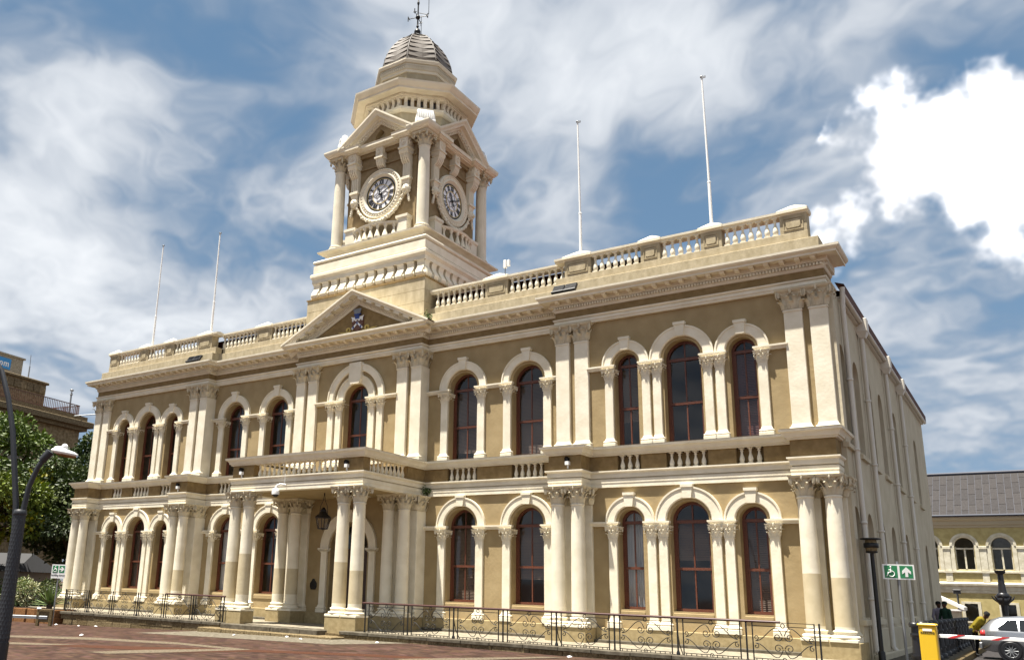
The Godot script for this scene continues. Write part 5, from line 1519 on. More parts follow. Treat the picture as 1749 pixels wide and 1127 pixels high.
func rail_panel(w: float) -> ArrayMesh:
	# wrought iron: two pairs of C-scrolls about the centre, long S curves to the sides, small pickets below
	var m := MB.new()
	var r := 0.011
	var cx := w * 0.5; var cy := 0.42   # centre of the panel above its lower rail
	for s in [-1, 1]:
		for v in [-1, 1]:
			# inner scroll, coming off the central bar, then sweeping to the side
			var c := Vector3(cx + s * 0.13, cy + v * 0.135, 0)
			m.tube(spiral(m, c, PI / 2 * (1 - s) + PI, 0.105, 1.25, s * v), r, 5)
			var pts := []
			for i in 13:
				var t := i / 12.0
				var x := lerpf(0.02, w * 0.5 - 0.06, t)
				var y := 0.40 * cos(t * PI * 0.5) * (0.55 + 0.45 * sin(minf(t * 3.2, 1.0) * PI * 0.5))
				if t < 0.2: y = lerpf(0.16, 0.345, sin(t / 0.2 * PI * 0.5))
				else: y = lerpf(0.345, 0.03, smoothstep(0.22, 0.95, t))
				pts.append(Vector3(cx + s * x, cy + v * y, 0))
			m.tube(pts, r, 5)
			m.tube(spiral(m, Vector3(cx + s * (w * 0.5 - 0.075), cy + v * 0.10, 0), -v * PI / 2, 0.065, 1.1, -s * v), r, 5)
	for q in [cy + 0.40, cy - 0.40]:
		var ring := []
		for i in 13: ring.append(Vector3(cx + 0.045 * cos(TAU * i / 12), q + 0.055 * sin(TAU * i / 12), 0))
		m.tube(ring, 0.010, 5)
	for x in [0.0, w]: m.box(Vector3(x - 0.013, -0.10, -0.013), Vector3(x + 0.013, 0.90, 0.013))
	for y in [0.035, 0.80]: m.box(Vector3(0, y - 0.009, -0.009), Vector3(w, y + 0.009, 0.009))
	m.box(Vector3(0, 0.885, -0.007), Vector3(w, 0.90, 0.007))
	var n := int(w / 0.13)
	for k in n: m.box(Vector3((k + 0.5) * w / n - 0.008, -0.10 if k % 3 == 1 else -0.045, -0.008), Vector3((k + 0.5) * w / n + 0.008, 0.03, 0.008))
	return m.done()

func build_railings() -> void:
	var rm := rail_panel(1.43)
	var post := MB.new()
	post.box(Vector3(-0.018, 0.0, -0.018), Vector3(0.018, 0.93, 0.018))
	post.box(Vector3(-0.03, 0.0, -0.03), Vector3(0.03, 0.02, 0.03))
	var pm := post.done()
	var stay := MB.new()
	stay.tube([Vector3(0, 0.0, -0.35), Vector3(0, 0.25, -0.12), Vector3(0, 0.6, 0)], 0.014, 5)
	stay.lathe(Vector3(0, 0.0, 0), [[V(0.05, 0.0), V(0.05, 0.05), V(0.02, 0.12), V(0.02, 0.2)]], 8)
	var sm := stay.done()
	var t := thing("iron_railing", "black wrought iron scroll railing with brown handrail, between porch and corner sign", "railing", Vector3(4.06, 0.53, 3.55))
	for k in 8:
		part(t, "scroll_panel", rm, M.iron, Vector3(k * 1.734, 0.02, 0))
		part(t, "post", pm, M.iron, Vector3(k * 1.734 - 0.15, 0, 0))
		if k % 2 == 0 and k > 0: part(t, "stay", sm, M.iron, Vector3(k * 1.734 - 0.15, 0, 0))
	part(t, "post", pm, M.iron, Vector3(13.68, 0, 0))
	var hr := MB.new()
	hr.tube([Vector3(-0.28, 0.915, 0), Vector3(-0.24, 0.925, 0), Vector3(12.8, 0.925, 0)], 0.032, 8)
	part(t, "handrail", hr, M.handrail)
	t = thing("iron_railing", "black wrought iron scroll railing along the terrace wall beside the planters", "railing", Vector3(-12.99, 0.53, 3.55))
	for k in 6:
		part(t, "scroll_panel", rm, M.iron, Vector3(k * 1.7, 0.02, 0))
		part(t, "post", pm, M.iron, Vector3(k * 1.7 - 0.13, 0, 0))
		if k % 2 == 1: part(t, "stay", sm, M.iron, Vector3(k * 1.7 - 0.13, 0, 0))
	part(t, "post", pm, M.iron, Vector3(10.1, 0, 0))
	part(t, "scroll_panel", rm, M.iron, Vector3(-0.15, 0.02, -0.05), Basis(Vector3.UP, PI - 0.75))
	hr = MB.new()
	hr.tube([Vector3(6.7, 0.925, 0), Vector3(10.15, 0.925, 0)], 0.032, 8)
	part(t, "handrail", hr, M.handrail)

# ---------------------------------------------------------------- fittings on the hall
func build_fittings() -> void:
	# flagpoles
	var poles := [["white flagpole on the parapet pier where the wing beside the car begins", Vector3(9.98, 13.95, -0.45), 5.35],
		["white flagpole midway along the parapet of the wing beside the car", Vector3(14.68, 13.95, -0.45), 5.6],
		["white flagpole on the parapet pier where the wing beside the tree begins", Vector3(-9.85, 13.95, -0.45), 5.3],
		["white flagpole midway along the parapet of the wing beside the tree", Vector3(-14.4, 13.95, -0.45), 5.6]]
	for q in poles:
		var t := thing("flagpole", q[0], "flagpole", q[1], 0.0, "flagpoles on the parapet")
		var m := MB.new()
		m.tube([Vector3.ZERO, Vector3(0, 1.6, 0)], 0.055, 8)
		m.tube([Vector3(0, 1.6, 0), Vector3(-0.04, q[2], 0)], [0.042, 0.03], 8)
		m.lathe(Vector3(0, 1.6, 0), [[V(0.055, -0.03), V(0.065, 0), V(0.042, 0.03)]], 8)
		part(t, "pole", m, M.white)
		m = MB.new()
		m.lathe(Vector3(-0.04, q[2], 0), [[V(0.03, 0), V(0.06, 0.01), V(0.06, 0.05), V(0, 0.07)]], 8)
		m.box(Vector3(-0.02, q[2] - 0.05, 0.02), Vector3(0.1, q[2] + 0.02, 0.05))
		part(t, "truck", m, M.grey)
	# twin floodlights on the cornice
	for q in [[Vector3(9.62, 12.23, 0.25), "black twin floodlight on the cornice of the wing beside the car"], [Vector3(-10.15, 12.23, 0.25), "black twin floodlight on the cornice of the wing beside the tree"]]:
		var t := thing("floodlight", q[1], "floodlight", q[0], 0.0, "floodlights on the cornice")
		for k in 2:
			var m := MB.new()
			var b := Basis(Vector3.RIGHT, -0.55)
			m.box(Vector3(-0.22, 0.0, -0.06), Vector3(0.22, 0.34, 0.06), 0.02)
			for j in 6: m.box(Vector3(-0.2, 0.04 + j * 0.05, 0.06), Vector3(0.2, 0.05 + j * 0.05, 0.075))
			m.box(Vector3(-0.23, -0.05, -0.08), Vector3(0.23, 0.0, 0.1))
			part(t, "lamp_body", m, M.black, Vector3(-0.235 + k * 0.47, 0.12, 0), b)
		var m2 := MB.new()
		m2.box(Vector3(-0.3, 0, -0.03), Vector3(0.3, 0.05, 0.03)); m2.box(Vector3(-0.03, 0, -0.1), Vector3(0.03, 0.2, -0.04))
		part(t, "bracket", m2, M.black)
	# small security lamps on the dark band
	for q in [[Vector3(9.9, 6.15, 0.645), "small white security lamp on the pier block by the wing next to the railing handrail"], [Vector3(-9.75, 6.15, 0.645), "small white security lamp on the pier block next to the tree-side wing"],
		[Vector3(-2.75, 6.12, 3.28), "small white security lamp on the porch balcony pier above the steps' tree side"], [Vector3(2.6, 6.12, 3.28), "small white security lamp on the porch balcony pier above the hanging lantern"]]:
		var t := thing("security_lamp", q[1], "lamp", q[0], 0.0, "security lamps on the front")
		var m := MB.new()
		m.box(Vector3(-0.07, -0.06, 0), Vector3(0.07, 0.06, 0.14), 0.01)
		m.tube([Vector3(0, -0.06, 0.06), Vector3(0, -0.17, 0.04)], 0.03, 6)
		part(t, "lamp_body", m, M.white)
		m = MB.new()
		m.lathe(Vector3(0, 0.13, 0.05), [[V(0, 0), V(0.085, 0.0), V(0.085, 0.09)], [V(0.06, 0.09), V(0.05, 0.06), V(0, 0.06)]], 12, 0, TAU, UPRIGHT)
		part(t, "lamp_head", m, M.black)
	# dome camera on the porch
	var c := thing("dome_camera", "white dome security camera hanging from the front edge of the porch balcony", "camera", Vector3(-0.55, 5.28, 3.62))
	var m := MB.new()
	m.lathe(Vector3.ZERO, [[V(0.14, -0.1), V(0.145, 0.02), V(0.12, 0.1), V(0.05, 0.15), V(0, 0.15)]], 14)
	part(c, "housing", m, M.white)
	m = MB.new()
	m.lathe(Vector3(0, -0.1, 0), [[V(0.0, -0.1), V(0.06, -0.085), V(0.11, -0.03), V(0.12, 0)]], 14)
	part(c, "lens_dome", m, M.black)
	m = MB.new()
	m.tube([Vector3(0, 0.14, 0), Vector3(0.02, 0.24, -0.02), Vector3(0.12, 0.3, -0.1), Vector3(0.24, 0.28, -0.26)], 0.035, 7)
	m.tube([Vector3(0.2, 0.28, -0.24), Vector3(0.2, 0.7, -0.24)], 0.012, 5)
	part(c, "arm", m, M.white)
	# hanging lantern
	var l := thing("hanging_lantern", "black glazed lantern hanging in the porch before the arched door", "lantern", Vector3(0.35, 4.05, 1.9))
	m = MB.new()
	for k in 6:
		var a := TAU * k / 6; var b := TAU * (k + 1) / 6
		for y in [[0.0, 0.19], [0.42, 0.30]]: m.tube([Vector3(cos(a) * y[1], y[0], sin(a) * y[1]), Vector3(cos(b) * y[1], y[0], sin(b) * y[1])], 0.018, 5)
		m.tube([Vector3(cos(a) * 0.19, 0, sin(a) * 0.19), Vector3(cos(a) * 0.30, 0.42, sin(a) * 0.30)], 0.016, 5)
	m.lathe(Vector3.ZERO, [[V(0.34, 0.42), V(0.30, 0.46)], [V(0.30, 0.46), V(0.18, 0.55), V(0.12, 0.64)], [V(0.12, 0.64), V(0.14, 0.66), V(0.10, 0.72), V(0.03, 0.8)]], 6)
	m.lathe(Vector3.ZERO, [[V(0, -0.06), V(0.06, -0.03), V(0.19, 0.0)]], 6)
	m.tube([Vector3(-0.2, 0.55, 0), Vector3(-0.17, 0.85, 0), Vector3(-0.05, 1.05, 0), Vector3(0, 1.36, 0)], 0.012, 5)
	m.tube([Vector3(0.2, 0.55, 0), Vector3(0.17, 0.85, 0), Vector3(0.05, 1.05, 0), Vector3(0, 1.36, 0)], 0.012, 5)
	part(l, "frame", m, M.iron)
	for k in 6:
		m = MB.new()
		var a := TAU * k / 6; var b := TAU * (k + 1) / 6
		m.quad(Vector3(cos(a) * 0.185, 0.0, sin(a) * 0.185), Vector3(cos(a) * 0.295, 0.42, sin(a) * 0.295), Vector3(cos(b) * 0.295, 0.42, sin(b) * 0.295), Vector3(cos(b) * 0.185, 0.0, sin(b) * 0.185))
		part(l, "pane", m, M.glass)
	# plaque beside the door
	m = MB.new()
	m.plate(PackedVector2Array([V(-0.12, -0.16), V(0.12, -0.16), V(0.17, -0.05), V(0.17, 0.08), V(0.09, 0.18), V(0.04, 0.26), V(-0.04, 0.26), V(-0.09, 0.18), V(-0.17, 0.08), V(-0.17, -0.05)]), 0, 0.03)
	var pl := part(self, "wall_plaque", m, M.iron, Vector3(-1.75, 1.98, ZP + 0.005))
	tag(pl, "small dark crest-shaped plaque on the ochre wall beside the porch door", "plaque")
	# aerial on the parapet
	var ae := thing("roof_aerial", "small white aerial box behind the parapet next to the clock tower", "aerial", Vector3(6.75, 13.9, -0.6))
	m = MB.new()
	m.box(Vector3(-0.06, 0.2, -0.06), Vector3(0.06, 0.52, 0.06), 0.01); m.box(Vector3(0.1, 0.25, -0.05), Vector3(0.2, 0.5, 0.05), 0.01)
	part(ae, "box", m, M.white)
	m = MB.new()
	m.tube([Vector3(0, -0.1, 0), Vector3(0, 0.2, 0)], 0.02, 5); m.tube([Vector3(-0.1, 0.3, 0), Vector3(0.2, 0.3, 0)], 0.015, 5)
	part(ae, "mast", m, M.grey)
	# weeds rooted in the masonry
	for q in [[Vector3(3.6, 12.22, 0.0), 0.28, "small green weed growing on the cornice at the tower foot"], [Vector3(3.5, 5.45, -0.38), 0.2, "small green weed rooted under the porch entablature"]]:
		var w := thing("weed", q[2], "plant", q[0], 0.0, "weeds on the masonry")
		part(w, "leaves", leaf_ball(90, Vector3(0.18, q[1], 0.18), 0.06, 7), M.leaf2, Vector3(0, q[1] * 0.9, 0.05))
		var s := MB.new()
		s.tube([Vector3(0, -0.05, -0.1), Vector3(0, q[1] * 0.6, 0.03)], 0.015, 5)
		part(w, "stem", s, M.bark)

func leaf_ball(n: int, r: Vector3, size: float, seed_: int) -> ArrayMesh:
	var m := MB.new()
	var g := RandomNumberGenerator.new(); g.seed = seed_
	for k in n:
		var d := Vector3(g.randfn(), g.randfn(), g.randfn()).normalized() * pow(g.randf(), 0.4)
		var c := d * r
		var u := Vector3(g.randfn(), g.randfn(), g.randfn()).normalized()
		var w := u.cross(Vector3(g.randfn(), g.randfn(), g.randfn())).normalized()
		var s := size * g.randf_range(0.7, 1.3)
		m.tri(c - w * s * 0.4, c + u * s, c + w * s * 0.4)
		m.tri(c - w * s * 0.4, c + w * s * 0.4, c - u * s)
	return m.done()

# ---------------------------------------------------------------- street furniture
func text_mesh(s: String, h: float) -> TextMesh:
	var t := TextMesh.new()
	var f := SystemFont.new()
	f.font_names = PackedStringArray(["Droid Sans"]); f.font_weight = 700
	t.font = f; t.text = s; t.font_size = 64; t.pixel_size = h / 46.0; t.depth = 0.004
	return t

func wheelchair(m: MB, t: Transform3D) -> void:   # seated figure in a wheelchair
	var ring := []
	for i in 12: ring.append(t * Vector3(0.01 + 0.075 * cos(-2.4 + i * 0.42), -0.055 + 0.075 * sin(-2.4 + i * 0.42), 0))
	m.tube(ring, 0.012, 5)
	m.tube([t * Vector3(0.0, 0.09, 0), t * Vector3(0.0, -0.01, 0), t * Vector3(-0.065, -0.02, 0), t * Vector3(-0.1, -0.11, 0), t * Vector3(-0.125, -0.105, 0)], 0.014, 5)
	m.tube([t * Vector3(0, 0.05, 0), t * Vector3(-0.06, 0.045, 0)], 0.011, 5)
	m.ball(t * Vector3(0.0, 0.125, 0), Vector3(0.022, 0.022, 0.012), 8, 5)

func arrow(m: MB, t: Transform3D) -> void:
	m.plate(PackedVector2Array([V(-0.035, -0.13), V(0.035, -0.13), V(0.035, 0.0), V(0.11, -0.06), V(0.11, 0.02), V(0, 0.13), V(-0.11, 0.02), V(-0.11, -0.06), V(-0.035, 0.0)]), 0.0, 0.006, t)

func build_street() -> void:
	var m := MB.new()
	# --- wheelchair sign at the corner
	var s := thing("direction_sign", "green and white wheelchair and up-arrow sign on a grey pole beside the corner columns", "sign", Vector3(19.02, 0.4, -0.72), 0.45)
	m.tube([Vector3.ZERO, Vector3(0.0, 2.72, 0)], 0.036, 8)
	part(s, "pole", m, M.grey)
	m = MB.new()
	m.box(Vector3(-0.4, 2.24, 0.037), Vector3(0.4, 2.64, 0.055), 0.0)
	part(s, "board", m, M.white)
	m = MB.new()
	for x in [-0.195, 0.195]: m.box(Vector3(x - 0.165, 2.275, 0.055), Vector3(x + 0.165, 2.605, 0.059))
	part(s, "green_field", m, M.green)
	m = MB.new()
	wheelchair(m, Transform3D(Basis.IDENTITY, Vector3(-0.195, 2.44, 0.062))); arrow(m, Transform3D(Basis.IDENTITY, Vector3(0.195, 2.44, 0.059)))
	part(s, "symbols", m, M.white)
	# --- wheelchair sign by the planters
	s = thing("direction_sign", "small wheelchair and right-arrow parking sign on a grey pole by the planters", "sign", Vector3(-12.62, gy(-12.6), 4.35), 0.5)
	m = MB.new()
	m.tube([Vector3.ZERO, Vector3(0, 2.5, 0)], 0.035, 8)
	part(s, "pole", m, M.grey)
	m = MB.new()
	m.box(Vector3(-0.32, 1.93, 0.036), Vector3(0.32, 2.52, 0.05))
	part(s, "board", m, M.white)
	m = MB.new()
	for x in [-0.15, 0.15]: m.box(Vector3(x - 0.125, 2.17, 0.05), Vector3(x + 0.125, 2.47, 0.054))
	part(s, "green_field", m, M.green)
	m = MB.new()
	wheelchair(m, Transform3D(Basis.from_scale(Vector3(0.85, 0.85, 1)), Vector3(-0.15, 2.32, 0.056))); arrow(m, Transform3D(Basis(Vector3.BACK, -PI / 2) * 0.85, Vector3(0.15, 2.32, 0.054)))
	part(s, "symbols", m, M.white)
	part(s, "lettering", text_mesh("Parking Street", 0.065), M.black, Vector3(0, 2.06, 0.053))
	# --- black drum lamp at the corner
	var l := thing("drum_lamp_post", "slim black lamp post with a flat-topped drum head in front of the side wall", "lamp post", Vector3(18.46, 0.42, -0.5))
	m = MB.new()
	m.tube([Vector3.ZERO, Vector3(0.0, 2.95, 0)], [0.06, 0.05], 8)
	m.lathe(Vector3.ZERO, [[V(0.09, 0), V(0.09, 0.3), V(0.06, 0.34)]], 10)
	part(l, "pole", m, M.iron)
	m = MB.new()
	m.lathe(Vector3(0, 2.9, 0), [[V(0.05, 0), V(0.15, 0.02), V(0.15, 0.06)], [V(0.17, 0.15), V(0.19, 0.16), V(0.19, 0.27), V(0.17, 0.28)], [V(0.15, 0.36), V(0.27, 0.38)], [V(0.27, 0.38), V(0.27, 0.41), V(0, 0.42)]], 14)
	part(l, "drum_head", m, M.iron)
	m = MB.new()
	m.lathe(Vector3(0, 2.9, 0), [[V(0.14, 0.06), V(0.155, 0.15)], [V(0.155, 0.28), V(0.14, 0.37)]], 14)
	part(l, "diffuser", m, M.stone)
	# --- twin-arm street lamp close by
	l = thing("street_lamp", "tall grey street lamp with two curved arms rising from a ribbed pole", "street lamp", Vector3(10.2, gy(10.2), 19.61), 0.6296)
	m = MB.new()
	m.tube([Vector3(0, 0, 0), Vector3(0.0, 0.72, 0)], 0.105, 12)
	part(l, "base", m, M.black)
	m = MB.new()
	var n := 30
	for k in n:   # knurled sleeve: alternating raised diamonds
		for i in 14:
			var a0 := TAU * (i + 0.5 * (k % 2)) / 14; var y := 0.72 + k * 0.058
			var rr := 0.097 - 0.0006 * k
			var f := func(a: float, yy: float, r: float) -> Vector3: return Vector3(cos(a) * r, yy, sin(a) * r)
			var c: Vector3 = f.call(a0, y + 0.058, rr + 0.006)
			var q := [f.call(a0, y, rr), f.call(a0 + TAU / 28, y + 0.058, rr), f.call(a0, y + 0.116, rr), f.call(a0 - TAU / 28, y + 0.058, rr)]
			for j in 4: m.tri(q[j], q[(j + 1) % 4], c)
	m.lathe(Vector3(0, 0, 0), [[V(0.093, 0.70), V(0.078, 2.50)], [V(0.085, 2.48), V(0.095, 2.5), V(0.085, 2.56), V(0.0, 2.57)]], 12)
	part(l, "pole", m, M.lamp_grey)
	var up := MB.new()
	up.tube([Vector3(-0.03, 2.1, 0), Vector3(-0.08, 2.64, 0), Vector3(-0.18, 3.15, 0), Vector3(-0.29, 3.72, 0), Vector3(-0.43, 4.21, 0), Vector3(-0.60, 4.64, 0), Vector3(-0.88, 4.98, 0), Vector3(-1.25, 5.15, 0)], [0.048, 0.046, 0.044, 0.042, 0.041, 0.04, 0.038, 0.036], 8)
	part(l, "arm", up, M.lamp_grey)
	up = MB.new()
	up.tube([Vector3(0.03, 2.1, 0), Vector3(0.04, 2.58, 0.0), Vector3(0.07, 2.90, 0), Vector3(0.16, 3.19, 0), Vector3(0.28, 3.40, 0)], [0.048, 0.044, 0.042, 0.04, 0.04], 8)
	up.tube([Vector3(0.21, 3.29, 0), Vector3(0.31, 3.43, 0)], 0.062, 8)
	part(l, "arm", up, M.lamp_grey)
	for q in [[Vector3(0.52, 3.42, 0), 0.0], [Vector3(-1.5, 5.15, 0), PI]]:
		m = MB.new()
		m.ball(Vector3.ZERO, Vector3(0.21, 0.05, 0.10), 14, 8)
		m.ball(Vector3(-0.06, 0.03, 0), Vector3(0.12, 0.05, 0.08), 10, 6)
		m.ball(Vector3(-0.02, 0.08, 0), Vector3(0.05, 0.05, 0.05), 8, 6)
		part(l, "lamp_head", m, M.white, q[0], Basis(Vector3.UP, q[1]) * Basis(Vector3.BACK, -0.18))
		m = MB.new()
		m.ball(Vector3(0.03, -0.03, 0), Vector3(0.17, 0.035, 0.08), 12, 6)
		part(l, "diffuser", m, M.terracotta, q[0], Basis(Vector3.UP, q[1]) * Basis(Vector3.BACK, -0.18))
	# --- bollards
	var bm := MB.new()
	bm.lathe(Vector3.ZERO, [[V(0.17, 0), V(0.17, 0.07)], [V(0.15, 0.07), V(0.15, 0.13), V(0.12, 0.16)], [V(0.115, 0.16), V(0.12, 0.30)], [V(0.14, 0.30), V(0.145, 0.33), V(0.14, 0.37)], [V(0.10, 0.37), V(0.085, 0.78)], [V(0.11, 0.78), V(0.12, 0.82), V(0.11, 0.86)], [V(0.085, 0.86), V(0.08, 1.0)], [V(0.12, 1.0), V(0.13, 1.05), V(0.12, 1.09)], [V(0.12, 1.09), V(0.09, 1.13), V(0.0, 1.14)]], 14)
	var bmesh := bm.done()
	var nth := ["first", "second", "third", "fourth", "fifth", "sixth", "seventh", "eighth", "ninth", "tenth", "eleventh", "twelfth", "last"]
	for k in 13:
		var b := thing("bollard", "black cast iron kerb bollard, %s in the row from the yellow barrier" % nth[k], "bollard", Vector3(19.50 - k * 0.02, 0.44, 1.4 - k * 1.75), 0.0, "bollards along the side street")
		part(b, "post", bmesh, M.black)
	# --- parking barrier
	var g := thing("barrier_gate", "yellow parking barrier cabinet with a lowered red and white boom", "barrier", Vector3(20.0, 0.3, 3.7), 0.0)
	m = MB.new()
	m.box(Vector3(-0.17, 0, -0.16), Vector3(0.17, 1.24, 0.16), 0.025)
	m.box(Vector3(-0.19, 1.24, -0.18), Vector3(0.19, 1.28, 0.18), 0.02)
	part(g, "cabinet", m, M.yellow)
	m = MB.new()
	m.box(Vector3(-0.09, 1.12, 0.16), Vector3(0.09, 1.17, 0.168))
	part(g, "badge", m, M.white)
	part(g, "lettering", text_mesh("PARKING", 0.045), M.black, Vector3(0, 1.08, 0.163))
	m = MB.new()
	m.box(Vector3(0.19, 0.995, -0.03), Vector3(4.2, 1.065, 0.03), 0.01)
	part(g, "boom", m, M.white)
	for k in 5:
		m = MB.new()
		var x := 0.35 + k * 0.8
		m.plate(PackedVector2Array([V(x, 0.992), V(x + 0.13, 0.992), V(x + 0.34, 1.068), V(x + 0.21, 1.068)]), -0.034, 0.034)
		part(g, "red_stripe", m, M.red)
	# --- low steel rail before the planters
	var r := thing("steel_rail", "weathered grey steel rail on a square end post before the planters", "barrier", Vector3(-11.35, gy(-11.3), 5.7), 0.55)
	m = MB.new()
	m.box(Vector3(-3.6, 0.28, -0.06), Vector3(0.3, 0.40, 0.06), 0.015)
	part(r, "rail", m, M.grey)
	m = MB.new()
	for x in [-0.12, 0.42]: m.box(Vector3(x - 0.06, 0, -0.06), Vector3(x + 0.06, 0.58, 0.06), 0.01)
	m.box(Vector3(-0.18, 0.58, -0.06), Vector3(0.48, 0.66, 0.06), 0.01)
	m.box(Vector3(-0.06, 0.16, -0.03), Vector3(0.36, 0.58, 0.03))
	part(r, "end_post", m, M.stone2)
	m = MB.new()
	m.ball(Vector3(-0.12, 0.68, 0), Vector3(0.1, 0.06, 0.08), 7, 4)
	var sc := part(self, "paper_scrap", m, M.litter, r.position, Basis(Vector3.UP, 0.55))
	tag(sc, "crumpled white paper resting on the grey steel rail post", "litter", "paper litter")
	# --- litter on the paving
	rng.seed = 19
	var k2 := 0
	var where := ["at the foot of the terrace wall beside the sign pole", "just off the terrace wall beside the planters", "under the second scroll panel of the terrace wall", "out on the pale paving band", "before the middle of the porch steps", "before the porch steps beside the plinth", "off the end of the porch steps", "on the concrete apron under the handrail end", "on the kerb under the handrail's middle"]
	for q in [V(-11.9, 4.6), V(-10.3, 4.62), V(-9.46, 4.39), V(-2.25, 9.89), V(-0.13, 5.51), V(1.55, 4.73), V(2.81, 5.41), V(5.39, 4.76), V(11.6, 4.3)]:
		m = MB.new()
		var pts := []
		for i in 7: pts.append(Vector3(cos(TAU * i / 7), 0.12 + rng.randf_range(-0.1, 0.35), sin(TAU * i / 7)) * rng.randf_range(0.035, 0.08))
		for i in 7:
			m.tri(Vector3(0, 0.05, 0), pts[(i + 1) % 7], pts[i]); m.tri(Vector3.ZERO, pts[i], pts[(i + 1) % 7])
		var o := part(self, "paper_scrap", m, M.litter, Vector3(q.x, gy(q.x) + 0.012, q.y))
		tag(o, "white paper scrap " + where[k2], "litter", "paper litter")
		k2 += 1

# ---------------------------------------------------------------- plants
func leaf_mesh(l: float, w: float) -> ArrayMesh:
	var m := MB.new()
	m.tri(Vector3(0, 0, 0), Vector3(w, l * 0.5, 0.02), Vector3(0, l * 0.5, -0.02)); m.tri(Vector3(0, 0, 0), Vector3(0, l * 0.5, -0.02), Vector3(-w, l * 0.5, 0.02))
	m.tri(Vector3(w, l * 0.5, 0.02), Vector3(0, l, 0), Vector3(0, l * 0.5, -0.02)); m.tri(Vector3(-w, l * 0.5, 0.02), Vector3(0, l * 0.5, -0.02), Vector3(0, l, 0))
	return m.done()

func crown(parent: Node3D, clumps: Array, per: float, leaf: Mesh, cols: Array, seed_: int) -> void:
	var g := RandomNumberGenerator.new(); g.seed = seed_
	var xf := []; var cl := []
	for c in clumps:
		var base: Color = cols[g.randi() % cols.size()]
		var n := int(per * c[1].x * c[1].z)
		for k in n:
			var d := Vector3(g.randfn(), g.randfn(), g.randfn()).normalized() * pow(g.randf(), 0.30)
			var p: Vector3 = c[0] + d * c[1] * (1.0 + 0.18 * g.randfn() * 0.5)
			var up := (d + Vector3(g.randfn() * 0.6, g.randfn() * 0.4 - 0.1, g.randfn() * 0.6)).normalized()
			var sd := up.cross(Vector3(g.randfn(), g.randfn(), g.randfn())).normalized()
			var s := g.randf_range(0.65, 1.35)
			xf.append(Transform3D(Basis(sd, up, sd.cross(up)) * s, p))
			var v := g.randf_range(0.85, 1.15)
			cl.append(Color(base.r * v, base.g * v, base.b * v))
	var mm := MultiMesh.new()
	mm.transform_format = MultiMesh.TRANSFORM_3D; mm.use_colors = true
	mm.mesh = leaf; mm.instance_count = xf.size()
	for i in xf.size():
		mm.set_instance_transform(i, xf[i]); mm.set_instance_color(i, cl[i])
	var o := MultiMeshInstance3D.new()
	o.multimesh = mm; o.material_override = M.leafvar
	o.name = numbered(parent, "crown")
	o.set_meta("kind", "stuff")
	parent.add_child(o, true)

func tree(label: String, at: Vector3, h: float, spread: Vector3, nclump: int, per: float, cols: Array, seed_: int, group: String) -> void:
	var t := thing("tree", label, "tree", at, 0.0, group)
	var g := RandomNumberGenerator.new(); g.seed = seed_
	var m := MB.new()
	m.tube([Vector3(0, -0.2, 0), Vector3(0.1, h * 0.2, 0), Vector3(0.0, h * 0.42, 0.1)], [0.45, 0.34, 0.28], 9)
	var clumps := []
	for k in nclump:
		var a := g.randf() * TAU
		var e := g.randf_range(-0.55, 1.0)
		var rr := sqrt(maxf(0.0, 1.0 - e * e)) * pow(g.randf(), 0.35)
		var c := Vector3(cos(a) * rr * spread.x, h * 0.62 + e * spread.y, sin(a) * rr * spread.z)
		var s := g.randf_range(0.6, 1.25)
		clumps.append([c, Vector3(s, s * 0.72, s)])
		if k % 4 == 0: m.tube([Vector3(0, h * 0.34, 0), Vector3(c.x * 0.45, lerpf(h * 0.4, c.y, 0.55), c.z * 0.45), c], [0.17, 0.1, 0.03], 6)
	part(t, "trunk", m, M.bark)
	crown(t, clumps, per, leaf_mesh(0.30, 0.085), cols, seed_ + 1)

